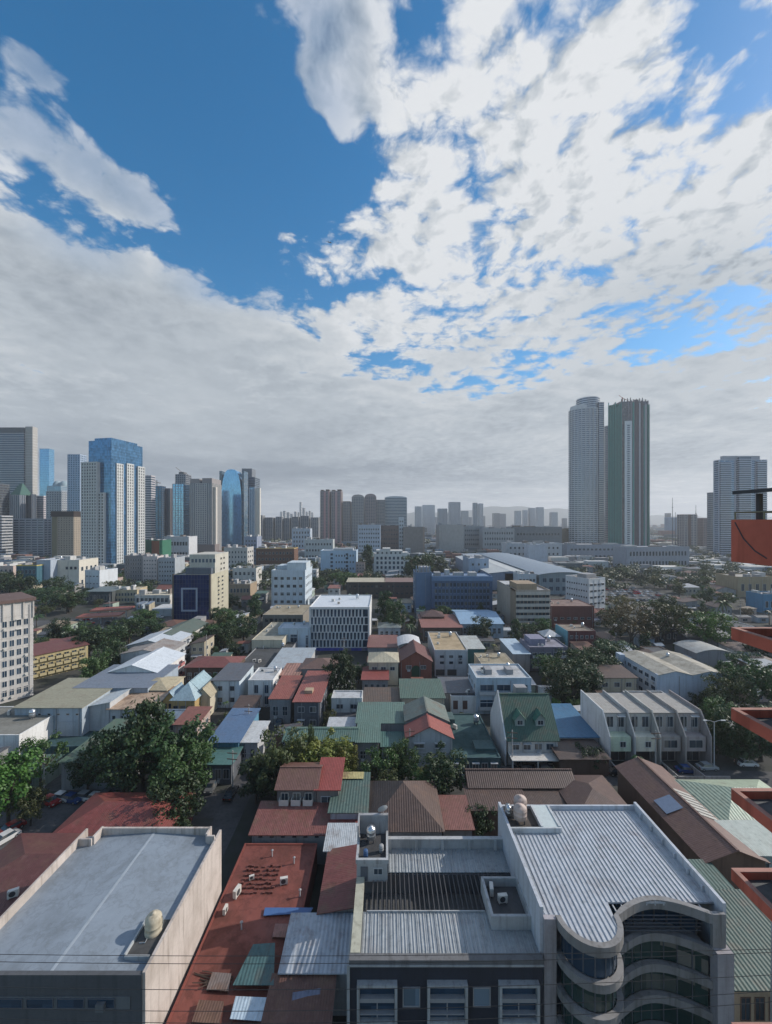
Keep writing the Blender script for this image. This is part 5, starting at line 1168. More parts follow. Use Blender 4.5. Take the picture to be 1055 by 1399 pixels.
bld('slate roofed row behind the white gabled hall', 'the slate roofed row', 938, 1000, 870, yb=886, D=14, wm='slate', rm=sheet((.14, .145, .15), 'y', .3), roof='gx', rise=2, name='row_building', cat='building')
bld('dark walled house with pale roof panels amid the trees behind the white gabled hall', 'the pale panelled house', 899, 938, 858, yb=880, D=14, wm='dark', rm=sheet((.33, .32, .33), 'y', .6), roof='shed', rise=.6, name='house', cat='house', win=[('F', 4, 1, .5, .4)])


# ------------------------------------------------------------------ towers
def lattice(b, W, D, z0, z1, fh, sh, pc, pw, style, prj=.45):
    n = max(2, round((z1 - z0) / fh)); f = (z1 - z0) / n
    if 's' in style:
        for i in range(n + 1):
            z = z0 + i * f; b.box(-W / 2 - prj, W / 2 + prj, -prj, D + prj, z - f * sh / 2, z + f * sh / 2)
    if 'p' in style:
        q = prj + .12; k = max(1, round(W / pc))
        for i in range(k + 1):
            x = -W / 2 + W * i / k; b.box(x - pw / 2, x + pw / 2, -q, .1, z0, z1 + .1); b.box(x - pw / 2, x + pw / 2, D - .1, D + q, z0, z1 + .1)
        k = max(1, round(D / pc))
        for i in range(k + 1):
            y = D * i / k; b.box(-W / 2 - q, -W / 2 + .1, y - pw / 2, y + pw / 2, z0, z1 + .1); b.box(W / 2 - .1, W / 2 + q, y - pw / 2, y + pw / 2, z0, z1 + .1)


def tower(label, short, x0, x1, yt, Y, D=None, glassm=None, clad='light', style='sp', fh=3.4, sh=.4, pc=3.5, pw=.9, rot=0, name='tower', cat='tower', group=None, crown=None, z0=0.0, top=None, ccol=None):
    H = wz(yt, Y); D = D or (x1 - x0) / FL * Y                      # x0..x1 is the whole outline, the visible side included
    xs = x1 if (x0 + x1) / 2 < UX else x0
    D = min(D, max(8.0, .35 * (x1 - x0) * Y / max(20.0, abs(xs - UX))))
    xf = UX + (xs - UX) * (Y + D) / Y
    f0, f1 = (x0, xf) if xs == x1 else (xf, x1)
    if f1 - f0 < .5 * (x1 - x0): f0, f1 = x0, x1
    W = (f1 - f0) / FL * Y; X = wx((f0 + f1) / 2, Y)
    root = empty(name, (X, Y, 0), R(rot)); tag(root, label, cat, group)
    if isinstance(clad, str) or isinstance(clad, tuple): clad = wall(clad, .3)
    MB().box(-W / 2, W / 2, 0, D, 0, H).build('wall', glassm or GDK, root)
    b = MB(); lattice(b, W, D, z0, H - .3, fh, sh, pc, pw, style); b.build('cladding', clad, root)
    rec = dict(root=root, short=short, W=W, D=D, H=H, Y=Y, X=X, rot=rot, Hw=H, rect=(x0, x1, yt, UY + FL * CH / Y - 8)); BLDS.append(rec)
    if crown:
        for (u0, u1, v0, v1, h_, cm) in crown: MB().box((u0 - .5) * W, (u1 - .5) * W, v0 * D, v1 * D, H + .02, H + h_).build('roof_room', cm if not isinstance(cm, (str, tuple)) else wall(cm, .3), root)
    return rec


SLG = (.10, .115, .13)
# left cluster
r_ = tower('wide grey striped skyscraper with a dark crown at the left frame edge', 'the striped skyscraper', -30, 41, 592, 690, 12, GDK, (.33, .34, .35), 's', 3.8, .45, crown=[(0, 1.0, 0, 1, 10, SLG)])
MB().box(r_['W'] / 2 + .6, r_['W'] / 2 + 13, 2, 12, 0, r_['H'] + 12).build('side_shaft', wall((.38, .37, .35), .3), r_['root'])
b = MB()
for k in range(44): b.box(r_['W'] / 2 + .3, r_['W'] / 2 + 13.4, 1.6, 12.4, 4 + k * 4.6, 4.9 + k * 4.6)
b.build('cladding', wall((.50, .50, .49), .3), r_['root'])  # sunlit right facet, its light put into paler shaft and bands
tower('slim teal glass tower rising behind the striped skyscraper', 'the slim teal tower', 54, 74, 613, 930, 30, GCL, (.10, .25, .36), 's', 4, .2)
r_ = tower('pale glass office with twin domed top beyond the slim teal tower', 'the domed office', 65, 93, 664, 900, 36, GCL, (.30, .36, .40), 'sp', 4, .4)
for s in (-.25, .25): MB().lathe([(9, 0), (8.6, 4), (7, 8.5), (4, 12), (0, 13.5)], s * r_['W'], 18, 16).build('dome', wall((.26, .34, .38), .2), r_['root'], True, loc=(0, 0, r_['H']))
tower('light grey gridded tower in front of the domed office', 'the light grey grid tower', 64, 95, 671, 660, 26, GDK, (.37, .40, .43), 'sp', 3.6, .45, 4, 1.6)
tower('tall pale blue striped tower just behind the blue glass tower', 'the pale blue striped tower', 93, 118, 621, 640, 30, GCW, (.36, .44, .55), 'sp', 3.4, .42, 3.6, 1.4)
r_ = tower('beige apartment slab with flat brown roof cap and small windows', 'the beige slab', 79, 112, 706, 590, 24, GL, (.36, .31, .25), 'sp', 3.3, .62, 3.6, 2.1)
MB().box(-r_['W'] / 2 - 9, -r_['W'] / 2 - .6, .6, 23, 0, r_['H']).build('end_wall', wall((.20, .18, .11), .3), r_['root']); MB().box(-r_['W'] / 2 - 9.3, r_['W'] / 2 + .8, -.9, 24.5, r_['H'] + .02, r_['H'] + 8).build('roof_cap', wall((.035, .025, .022), .2), r_['root'])
tower('long grey office slab with horizontal bands left of the beige slab', 'the long grey slab', 18, 70, 709, 630, 14, GDK, (.31, .34, .38), 'sp', 3.8, .5, 9, 1.4)
tower('white banded slab with dark ribbon windows at the left frame edge', 'the white banded slab', -25, 17, 705, 600, 26, GL, (.46, .47, .49), 's', 4.2, .42)
tower('dark grey slab rising above the white banded slab at the left edge', 'the dark grey slab', -25, 13, 661, 640, 26, glass((.03, .035, .045)), SLG, 's', 4, .4)
r_ = tower('grey tower with green pyramid cap among the left office towers', 'the green capped tower', 14, 34, 676, 650, 24, GDK, (.30, .31, .33), 'p', 3.6, .4, 3.2, 1.2)
b = MB(); w_ = r_['W'] / 2; b.v += [(-w_, 0, 0), (w_, 0, 0), (w_, 24, 0), (-w_, 24, 0), (-2, 11, 19), (2, 11, 19), (2, 13, 19), (-2, 13, 19)]; b.f += [(0, 1, 5, 4), (1, 2, 6, 5), (2, 3, 7, 6), (3, 0, 4, 7), (4, 5, 6, 7)]; b.mi += [0] * 5
b.build('roof', wall((.05, .12, .10), .2), r_['root'], loc=(0, 0, r_['H']))
tower('narrow dark ribbed tower beside the green capped tower', 'the narrow ribbed tower', 34, 49, 675, 670, 24, GDK, (.17, .18, .20), 'p', 3.6, .4, 3, .9)
tower('pinkish white office block between the ribbed tower and the grid tower', 'the pinkish office block', 49, 65, 678, 690, 24, GDK, (.46, .42, .43), 's', 3.6, .7)
# the blue glass tower with white gridded wings: a corner faces the viewer
Y = 470.0; S = 31.0; SX = 46.0
root = empty('tower', (wx(152, Y), Y, 0), R(78.5)); tag(root, 'tall blue glass tower with white gridded wings and a corner facing the street', 'tower')
Ht = wz(601, Y); MB().box(0, SX, 0, S, 0, Ht).build('wall', GCW, root)
GW = wall((.56, .57, .56), .25)
b = MB(); b.box(4, SX - 4, 4, S - 4, Ht + .02, Ht + 3.5); b.build('roof_room', GCW, root)
b = MB()
for k in range(int((Ht - 5) / 3.4)): b.box(-.12, SX + .12, -.12, S + .12, 3 + k * 3.4 - .14, 3 + k * 3.4 + .14)
b.build('floor_lines', wall((.07, .17, .30), .2), root)


def wing(face, a0, a1, z1, m, dep=3.0, cols=4):
    """gridded wing on the left ('L') or right ('F') face of the glass core"""
    bb = MB(); L = a1 - a0
    def bx(u0, u1, d0, d1, za, zb):
        if face == 'F': bb.box(a0 + u0, a0 + u1, -d1, -d0, za, zb)
        else: bb.box(-d1, -d0, a0 + u0, a0 + u1, za, zb)
    bx(0, L, 0, dep - .5, 0, z1 - .3)
    w = bb.build('wing', GL, root); bb = MB()
    n = round(z1 / 3.5); f = z1 / n
    for i in range(n + 1): bx(-.1, L + .1, .05, dep, max(0, i * f - .7), i * f + .7)
    for i in range(cols + 1): bx(max(-.2, L * i / cols - .75), min(L + .2, L * i / cols + .75), .04, dep + .12, 0, z1 + .9)
    bb.build('cladding', m, w)


wing('F', 6.5, 15.5, wz(634, Y + 8), GW, 1.3, cols=3); wing('F', 21, 31, wz(634, Y + 22), GW, 1.3, cols=3); wing('F', 37, 47.5, wz(638, Y + 38), GW, 2.0, cols=3)
wing('L', 15.2, 36, wz(632, Y), GW, 5.0, cols=6); wing('L', 7, 15, wz(674, Y), GW, 3.2, cols=2)
BLDS.append(dict(root=root, short='the blue glass tower', W=70, D=80, H=Ht, Y=Y, X=wx(152, Y), rot=0, Hw=Ht, rect=(108, 198, 600, 782)))
# between the blue tower and the grey white one
tower('white and grey banded tower next to the blue glass tower', 'the banded white tower', 196, 212, 650, 640, 30, GDK, (.50, .47, .48), 's', 3.6, .5)
tower('dark glass tower beside the banded white one', 'the dark twin tower', 212, 226, 664, 680, 30, GCW, (.08, .10, .13), 'sp', 3.6, .25, 5, .6)
tower('brownish ribbed tower between the dark glass tower and the blue mirrored one', 'the brownish ribbed tower', 226, 236, 667, 690, 30, GDK, (.25, .22, .22), 'p', 3.6, .3, 2.4, .9)
r_ = tower('mirrored tower with bright blue upper corner in the left skyline', 'the mirrored blue tower', 236, 259, 661, 660, 28, GCL, (.30, .36, .42), 'sp', 3.8, .22, 4, .5)
tower('unfinished concrete tower with a crane behind the mirrored blue tower', 'the unfinished tower', 240, 261, 648, 760, 28, GDK, (.24, .25, .27), 'sp', 3.6, .35, 4, .8, crown=[(.2, .7, .2, .8, 5, (.15, .15, .16))])
r_ = tower('broad grey white tower with vertical ribs and notched roofline', 'the broad ribbed tower', 260, 302, 660, 655, 36, GDK, (.43, .42, .41), 'p', 3.4, .4, 3.0, 1.5, crown=[(0, .42, 0, 1, 7, (.27, .25, .25)), (.55, 1, 0, 1, 8, (.27, .25, .25))])
lat = MB(); lattice(lat, r_['W'] * .5, r_['D'], 20, r_['H'] - 1, 3.4, .4, 3, .5, 's', .42); lat.build('floor_bands', wall((.36, .36, .36), .3), r_['root'])
MB().box(-r_['W'] / 2 - 1.5, r_['W'] / 2 + 6, -3, 16, 0, 19).build('podium', wall((.20, .17, .165), .3), r_['root'])
MB().box(r_['W'] / 2 + .7, r_['W'] / 2 + 5, 3, 9, 0, r_['H'] - 6).build('side_shaft', wall((.52, .49, .44), .3), r_['root'])
# tower with a rounded top
Y = 800.0; W = 28 / FL * Y; H = wz(641, Y); root = empty('tower', (wx(316, Y), Y, 0)); tag(root, 'bright blue mirrored tower with a rounded bullet shaped top', 'tower')
prof = [(-W / 2, 0), (W / 2, 0)] + [(W / 2 * cos(a) ** .6 if cos(a) > 0 else 0, H * .55 + H * .45 * sin(a)) for a in [i * pi / 2 / 10 for i in range(11)]] + [(-W / 2 * max(0, cos(a)) ** .6, H * .55 + H * .45 * sin(a)) for a in [i * pi / 2 / 10 for i in range(9, -1, -1)]]
b = MB(); b.extrude(prof, 0, 24); b.v = [(x, 24 - z, y) for x, y, z in b.v]; b.build('wall', GCL, root)
MB().box(-W / 2 - 4, -W / 2 - .1, 2, 26, 0, H * .98).box(W / 2 + .1, W / 2 + 4, 2, 26, 0, H * .98).build('side_shaft', glass((.03, .07, .11)), root)
BLDS.append(dict(root=root, short='the bullet topped tower', W=W, D=24, H=H, Y=Y, X=wx(316, Y), rot=0, Hw=H, rect=(302, 330, 641, 745)))
tower('dark grey tower with an overhanging top box behind the bullet topped tower', 'the box topped tower', 331, 355, 652, 850, 34, GDK, (.16, .19, .22), 's', 3.8, .35, crown=[(-.02, .78, -.02, .7, 18, (.16, .18, .21))])
r_ = tower('white and silver tower with bright side wall beside the box topped tower', 'the bright sided tower', 341, 352, 666, 780, 30, GCL, (.46, .50, .54), 'p', 3.6, .3, 3, 1.1)
MB().box(r_['W'] / 2 + .8, r_['W'] / 2 + 9, 2, 8, 0, r_['H'] - 1).build('side_shaft', wall((.58, .56, .50), .2), r_['root'])
# row of dark blocks and the brown towers
for i, (x0, x1, yt) in enumerate(((352, 362, 704), (362, 376, 707), (377, 388, 706), (388, 398, 708), (399, 410, 706), (411, 424, 705), (425, 437, 707))):
    tower(('first', 'second', 'third', 'fourth', 'fifth', 'sixth', 'last')[i] + ' of the dark apartment blocks in a row before the hazy white skyline', 'the dark block row', x0, x1, yt, 1050 + i * 7, 24, GDK, (.27, .28, .29) if i % 2 else (.36, .365, .37), 'sp', 3.4, .4, 5, 1.2, group='row of dark apartment blocks', name='apartment_block', cat='block')
for i, (x0, x1, yt, c, c2, lb) in enumerate(((438, 452, 671, (.31, .26, .25), (.46, .26, .26), 'brown and white ribbed tower, tallest of the central towers'), (453, 468, 671, (.34, .29, .28), (.5, .32, .32), 'paler brown tower paired with the tallest central tower'), (469, 480, 685, (.28, .25, .245), None, 'short brown tower between the central tower pairs'),
                                             (481, 498, 679, (.33, .32, .32), (.25, .24, .24), 'grey tower with arched top among the central towers'), (499, 514, 678, (.30, .25, .25), (.34, .13, .12), 'brown arched top tower beside the grey arched one'), (513, 526, 683, (.27, .26, .26), None, 'plain dark tower behind the arched top towers'), (526, 556, 680, (.42, .47, .51), (.28, .33, .38), 'pale blue banded tower at the end of the central tower group'))):
    r_ = tower(lb, None, x0, x1, yt, 905 + i * 8, 30, GDK, c, 's' if i == 6 else 'sp', 3.4, .45, 4, 1.4, group='central towers on the skyline')
    W, H = r_['W'], r_['H']
    if i in (3, 4, 6):
        b = MB(); b.extrude([(W / 2 * cos(a), (6 if i != 6 else 4) * sin(a)) for a in [pi * k / 10 for k in range(11)]], 0, 24); b.v = [(x, 26 - z, y) for x, y, z in b.v]; b.build('roof', wall(c, .2), r_['root'], loc=(0, 0, H + .02))
    elif i in (0, 1): MB().box(-W / 2, -W * .15, 2, 26, H + .02, H + 3).box(W * .1, W / 2, 2, 26, H + .02, H + 4).build('roof_room', wall((.08, .06, .06), .2), r_['root'])
    if c2 and i in (0, 1): MB().box(-W * .12, W * .12, -1.2, -.62, 6, H - 2).box(W / 2 - 1.6, W / 2 + .2, -1.1, -.62, 6, H).build('pale_strip', wall(c2, .2), r_['root'])
# hazy towers on the horizon
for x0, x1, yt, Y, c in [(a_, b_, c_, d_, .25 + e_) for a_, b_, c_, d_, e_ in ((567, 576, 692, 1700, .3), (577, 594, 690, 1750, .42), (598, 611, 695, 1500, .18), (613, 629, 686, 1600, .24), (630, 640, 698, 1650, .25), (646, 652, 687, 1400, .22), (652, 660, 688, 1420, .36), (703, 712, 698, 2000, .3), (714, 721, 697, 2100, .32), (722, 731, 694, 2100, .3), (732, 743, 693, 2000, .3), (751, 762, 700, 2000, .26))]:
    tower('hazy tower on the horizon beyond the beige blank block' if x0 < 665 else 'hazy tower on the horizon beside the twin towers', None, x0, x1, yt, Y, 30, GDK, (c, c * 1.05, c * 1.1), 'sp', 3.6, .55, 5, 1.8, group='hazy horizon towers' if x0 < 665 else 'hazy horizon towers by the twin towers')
rs = random.Random(11)
x = 383.0
while x < 426:
    w = rs.uniform(2.2, 4.6); yt = rs.choice((700, 698, 696, 694, 699, 702)) if not 409 < x < 413 else 686
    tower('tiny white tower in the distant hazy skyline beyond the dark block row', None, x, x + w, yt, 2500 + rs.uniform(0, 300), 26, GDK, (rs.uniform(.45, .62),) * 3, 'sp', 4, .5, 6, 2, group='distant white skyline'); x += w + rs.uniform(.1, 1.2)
for i in range(46):
    x = rs.uniform(560, 1000) if i % 3 else rs.uniform(150, 560); yt = rs.uniform(701, 711); Y = rs.uniform(1900, 3400); w = rs.uniform(5, 13); c = rs.uniform(.2, .5)
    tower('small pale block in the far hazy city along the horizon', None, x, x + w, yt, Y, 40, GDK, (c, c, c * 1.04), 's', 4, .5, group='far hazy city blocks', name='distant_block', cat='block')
tower('blue white low block on the far plain between the netted tower and brown apartments', None, 908, 925, 707, 1500, 40, GDK, (.25, .38, .55), 's', 4, .5, name='distant_block', cat='block')

# ------------------------------------------------------------------ the two tallest towers and their neighbours
def round_tower(label, short, cx, Y, poly, H, gm, cm, fh, sh, prj, tops=()):
    root = empty('tower', (wx(cx, Y + 24), Y, 0)); tag(root, label, 'tower')
    MB().extrude(poly, 0, H).build('wall', gm, root); b = MB(); n = round(H / fh); c = Vector((sum(p[0] for p in poly) / len(poly), sum(p[1] for p in poly) / len(poly)))
    pp = []
    for p in poly: d = Vector(p) - c; d = d * (1 + prj / d.length) + c; pp.append((d.x, d.y))
    for i in range(n + 1): z = i * H / n; b.extrude(pp, z - fh * sh / 2, z + fh * sh / 2)
    b.build('balcony_bands', cm, root)
    for poly2, z0, z1, m2 in tops: MB().extrude(poly2, z0, z1).build('upper_floors', m2, root)
    return root


Y = 745.0; s = Y / FL; H1 = wz(557, Y)
def ell(cx, cy_, rx, ry, n=28): return [(cx + rx * cos(2 * pi * i / n), cy_ + ry * sin(2 * pi * i / n)) for i in range(n)]
TB = wall((.54, .56, .58), .25); TG = glass((.06, .085, .12), .12, .6)
root = round_tower('tall round grey blue tower with stepped top and stacked balcony bands', None, 800.5, Y, ell(0, 24, 23 * s, 22), H1, TG, TB, 3.7, .42, .5)
b = MB(); n = 4
p2 = ell(3 * s, 24, 15 * s, 20)
MB().extrude(p2, H1 + .02, wz(541, Y)).build('upper_floors', TG, root); b = MB()
for k in range(6): b.extrude([(x * 1.02, 24 + (y - 24) * 1.02) for x, y in p2], H1 + 2 + k * 3.7, H1 + 3.5 + k * 3.7)
b.build('balcony_bands', TB, root)
MB().extrude(ell(-8 * s, 24, 13 * s, 18), H1 + .02, H1 + 8).build('upper_floors', TB, root)
p3 = [(10 * s, 2.0), (17.6 * s, 4), (20.0 * s, 36), (10 * s, 40)]
b = MB().extrude(p3, 0, wz(549, Y)); b.build('side_shaft', TG, root)
b = MB()
for k in range(72): b.extrude([(x * 1.012, y - .4) for x, y in p3], 2 + k * 3.8, 3.6 + k * 3.8)
b.build('balcony_bands', wall((.46, .45, .43), .25), root)
b = MB()
for k in range(14):
    a = pi + pi * (k + .5) / 14; px_, py_ = 23.6 * s * cos(a), 24 + 22.7 * sin(a); b.box(px_ - .45, px_ + .45, py_ - .5, py_ + .5, 0, H1)
b.build('piers', TB, root)
BLDS.append(dict(root=root, short='the round tall tower', W=64, D=46, H=H1, Y=Y, X=wx(802, Y), rot=0, Hw=H1, rect=(778, 826, 541, 755)))
tower('thin grey tower glimpsed between the two tallest towers', 'the thin grey tower', 826, 832, 582, 820, 20, GDK, (.32, .33, .35), 's', 3.6, .5)
Y = 735.0; s = Y / FL; H2 = wz(548, Y); root = empty('tower', (wx(859.5, Y), Y, 0)); tag(root, 'tall tower under construction with green netting, white strip and a roof crane', 'tower')
NET = wall((.010, .13, .115), .5); NET2 = wall((.05, .26, .24), .4); CON = wall((.20, .205, .245), .4)
MB().extrude([(-32, 10), (-24, 3), (-11 * s, 0), (-11 * s, 34), (-19, 34)], 0, wz(552, Y)).build('netted_wing', NET, root)
b = MB()
for k in range(9):
    t = k / 8; x = -31.5 + t * 17; y = 8.6 - t * 13 if t < .45 else 2.6 - (t - .45) * 6.2 - 1
    b.box(x - .45, x + .45, y, y + 1.2, 0, wz(548 + (k * 7) % 9, Y))
b.build('netting_folds', NET2, root)
MB().box(-11 * s + .02, 27 * s, 2, 26, 0, H2).build('wall', glass((.05, .055, .065), .3), root)
b = MB(); n = 72
for i in range(n + 1): b.box(-2.2 * s, 27.2 * s, 1.3, 26.4, i * H2 / n - .45, i * H2 / n + .45)
for k in range(8): x = (0 + k * 3.8) * s; b.box(x - .8, x + .8, .8, 2.2, 0, H2 + (k % 3) * 1.5)
b.build('cladding', CON, root)
b = MB(); b.box(-6.0 * s, 4.0 * s, -.6, 1.2, 0, wz(575, Y))
b.build('white_strip', wall((.58, .62, .64), .3), root)
b = MB()
for i in range(58): b.box(-2.6 * s, .8 * s, -.9, -.601, 4 + i * 3.9, 5.9 + i * 3.9)
b.build('glazing', GDK, root)
b = MB(); b.box(8.5 * s, 13 * s, .2, 1.19, 0, H2 + 3); b.box(17 * s, 19 * s, .3, 1.19, 0, H2 + 1)
b.build('hoist_shaft', wall((.09, .08, .095), .4), root)
b = MB(); b.box(5.4 * s, 7.4 * s, .35, 1.15, 0, H2 - 2); b.box(20.6 * s, 21.8 * s, .35, 1.15, 0, H2 - 8); b.build('netting', NET2, root)
b = MB(); b.box(14.4 * s, 16.0 * s, .4, 1.15, 0, H2 - 3); b.box(23 * s, 24.2 * s, .4, 1.15, 0, H2 - 5); b.build('white_strip', wall((.48, .5, .54), .3), root)
MB().box(25.3 * s, 28.2 * s, -.4, 24, 0, H2 - 6).build('netting', NET, root)
b = MB()
for k in range(9): x = (-9 + k * 4.1) * s; b.box(x - .5, x + .5, 2.2, 3.2, H2, H2 + 4 + (k * 5) % 4); b.box(x - .5, x + .5, 24, 25, H2, H2 + 4)
b.box(-10 * s, 26 * s, 2.4, 2.9, H2 + 2.6, H2 + 3.1); b.build('roof_scaffold', plain((.05, .06, .07)), root)
cr = MB().box(-.7, .7, 11, 12.4, H2, H2 + 10).build('crane_mast', plain((.25, .06, .05)), root); cr.location.x = -4 * s
b = MB(); b.tube([(-4 * s - 6, 11.7, H2 + 14), (-4 * s, 11.7, H2 + 10), (6 * s, 11.7, H2 + 2.5)], .5, 4); b.build('crane_jib', plain((.28, .08, .06)), root)
BLDS.append(dict(root=root, short='the netted tall tower', W=76, D=40, H=H2, Y=Y, X=wx(859, Y), rot=0, Hw=H2, rect=(830, 889, 545, 755)))
Y = 640.0; s = Y / FL * .9; H3 = wz(628, Y)
root = empty('tower', (wx(1018, Y), Y, 0)); tag(root, 'wide residential tower with white balcony bands behind the orange terrace', 'tower')
MB().box(-36 * s, 36 * s, 4, 14, 0, H3).build('wall', GCW, root)
b = MB(); lattice(b, 72 * s, 10, 0, H3, 3.4, .36, 8.6, 1.3, 'sp', .6); b.v = [(x, y + 4, z) for x, y, z in b.v]; b.build('balcony_bands', wall((.44, .48, .56), .25), root)
for u0, u1, dy, dz in ((-36, -20, 2.4, -4), (-9, 9, 1.0, 4), (20, 34, 2.4, -2)):
    c = MB().box(u0 * s, u1 * s, dy - 1.6, 3.3, 0, H3 + dz).build('bay', GDK, root); b = MB()
    for i in range(45):
        z = 3 + i * 3.4
        if z < H3 + dz: b.box(u0 * s - .4, u1 * s + .4, dy - 2.3, 3.3, z - .55, z + .55)
    b.build('balcony_bands', wall((.46, .50, .58), .25), c)
MB().box(-28 * s, 28 * s, 6, 12, H3 + .5, wz(622, Y)).build('roof_room', wall((.30, .33, .38), .2), root)
BLDS.append(dict(root=root, short='the wide residential tower', W=80, D=40, H=H3, Y=Y, X=wx(1013, Y), rot=0, Hw=H3, rect=(976, 1051, 621, 765)))
tower('slim shaft like tower at the edge of the wide residential tower', 'the slim edge tower', 971, 978, 673, 760, 16, GDK, (.2, .22, .25), 's', 3.6, .4)
r_ = tower('brown and white apartment block beyond the netted tall tower', 'the brown white apartments', 926, 952, 703, 850, 26, GDK, (.36, .33, .33), 'sp', 3.4, .5, 7, 2.2, name='apartment_block', cat='block')
MB().box(-r_['W'] * .2, r_['W'] * .02, -1.4, -.62, 4, r_['H']).build('brown_bay', wall((.11, .06, .055), .3), r_['root'])
tower('darker brown apartment slab joined to the brown and white block', 'the darker brown slab', 953, 977, 708, 855, 24, GDK, (.26, .2, .2), 'sp', 3.4, .5, 3.5, 1.4, name='apartment_block', cat='block')
for x_, yt in ((919, 680), (923, 700), (951, 690)):
    A = Vector((wx(x_, 870), 870, 0)); root = empty('radio_mast', A); tag(root, 'thin radio mast beside the brown and white apartments' if x_ < 940 else 'thin radio mast above the darker brown slab', 'mast', 'radio masts'); z = wz(yt, 870)
    MB().cyl(0, 0, 0, z, 1.0, .4, 5).build('mast', plain('slate'), root)
    MB().box(-1.5, 1.5, -.3, .3, z * .8, z * .8 + 1).build('antenna', plain('slate'), root)


def crane(x, yt, Y, h, label):
    A = Vector((wx(x, Y), Y, 0)); root = empty('tower_crane', A); tag(root, label, 'crane', 'tower cranes'); z = wz(yt, Y)
    b = MB()
    for i in (-1, 1):
        for j in (-1, 1): b.box(i * .9 - .2, i * .9 + .2, j * .9 - .2, j * .9 + .2, z - h, z)
    b.box(-1.1, 1.1, -1.1, 1.1, 0, z - h); b.build('mast', plain((.2, .2, .2)), root)
    MB().tube([(0, 0, z - 4), (-16, 0, z + 9)], .45, 4).tube([(0, 0, z - 4), (7, 0, z - 5)], .6, 4).build('jib', plain((.22, .17, .14)), root)


crane(252, 645, 765, 30, 'thin luffing crane above the unfinished tower'); crane(214, 656, 700, 20, 'thin crane above the dark glass twin tower')

# ------------------------------------------------------------------ hills, far roofs, aeroplane
def hills():
    b = MB(); n = 160; rows = ((6800, 0), (7600, 1), (8600, .3))
    def hgt(x):
        t = (x / 8600) * 3.1; e = .5 + .5 * sin(t * 2.1 + .6) * cos(t * .9); k = math.exp(-((x - 2500) / 1900) ** 2)
        return 60 + 90 * e + 190 * k + 22 * sin(x * .0041) + 14 * sin(x * .0113 + 1)
    for Y, f in rows: b.v += [(x * Y / 6800, Y, hgt(x) * f + (0 if f else -1)) for x in [-8200 + 16400 * i / n for i in range(n + 1)]]
    for r in range(2):
        for i in range(n): a = r * (n + 1) + i; b.f.append((a, a + 1, a + n + 2, a + n + 1)); b.mi.append(0)
    tag(b.build('hills', deck((.05, .07, .05)), None, True), kind='structure')


hills()


def far_blocked(X, Y, w, d, h):
    """overlaps a placed building, or would hide most of what the photo shows of one"""
    x0, x1, y0, y1 = UX + (X - w) / Y * FL, UX + (X + w) / Y * FL, UY + (CH - h) / Y * FL, UY + CH / Y * FL
    for q in BLDS:
        if abs(X - q['X']) < q['W'] / 2 + w + 2 and q['Y'] - d - 3 < Y < q['Y'] + q['D'] + 3: return True
        r = q['rect']
        if r and q['Y'] > Y and min(x1, r[1]) - max(x0, r[0]) > 1 and min(y1, r[3]) - max(y0, r[2]) > 3 + .22 * (r[3] - r[2]): return True
    return False


rs = random.Random(5); b = MB(); cols_ = ['light', 'grey', (.22, .12, .1), (.12, .14, .15), 'offwhite', (.2, .26, .32)]
for i in range(4200):
    Y = 430 * (12 ** rs.random()); X = rs.uniform(-1.05, 1.05) * Y
    k = 1 if Y > 900 else .5
    w, d, h = rs.uniform(7, 24) * k, rs.uniform(8, 26) * k, rs.uniform(4, 12) if rs.random() < .88 or Y < 1000 else rs.uniform(14, 34)
    if Y < 900:
        x_ = UX + X / Y * FL
        if x_ > 830:
            h *= .6; w *= 1.35; d *= 1.4
            if rs.random() < .1: continue
        if far_blocked(X, Y, w + 3, d, h): continue
    b.box(X - w, X + w, Y, Y + d, 0, h, rs.choice((0, 0, 1, 1, 4, 4, 5, 3)) if X > .5 * Y and Y < 900 else rs.randrange(6), skip='b')
tag(b.build('distant_city', [wall(c, .4) for c in cols_]), kind='stuff', label='dense mass of low roofs fading into the far plain', cat='city')
b = MB()
for i in range(5600):
    Y = 330 * (10 ** rs.random()); X = rs.uniform(-1.05, 1.05) * Y if i % 3 else rs.uniform(.55, 1.0) * Y; r = rs.uniform(4, 9); h = rs.uniform(5, 11)
    if X > .5 * Y and Y < 900: r *= 1.2
    if X > .5 * Y and Y < 900 and i % 3 == 0: continue
    if Y < 900 and far_blocked(X, Y, r + 3, 2 * r, h * .7): continue
    if Y < 950:
        for k in range(90):
            v = Vector((rs.gauss(0, 1), rs.gauss(0, 1), rs.gauss(0, 1))).normalized(); q_ = rs.random() ** .4; lump = 1 + .25 * sin(v.x * 5 + i) * cos(v.y * 4 + i)
            c = Vector((X, Y, h * .6)) + Vector((v.x * r * .8, v.y * r * .8, v.z * h * .42)) * q_ * lump
            n_ = (v + Vector((rs.gauss(0, .5), rs.gauss(0, .5), rs.gauss(.4, .5)))).normalized(); u = n_.orthogonal().normalized() * rs.uniform(.7, 1.3); w_ = n_.cross(u).normalized() * rs.uniform(.5, 1.0)
            b.face([c - u, c - w_, c + u, c + w_])
        continue
    for k in range(5):
        px_, py_, pz = X + rs.uniform(-r, r), Y + rs.uniform(-r, r), h * rs.uniform(.45, .8); a = r * rs.uniform(.4, .75)
        b.lathe([(0, pz - a * .8), (a * .8, pz - a * .4), (a, pz + rs.uniform(-.1, .3) * a), (a * .65, pz + a * .7), (0, pz + a)], px_, py_, 5)
tag(b.build('distant_trees', leafm((.045, .075, .032), (.075, .09, .04))), kind='stuff', label='scattered dark tree masses among the far roofs', cat='trees')
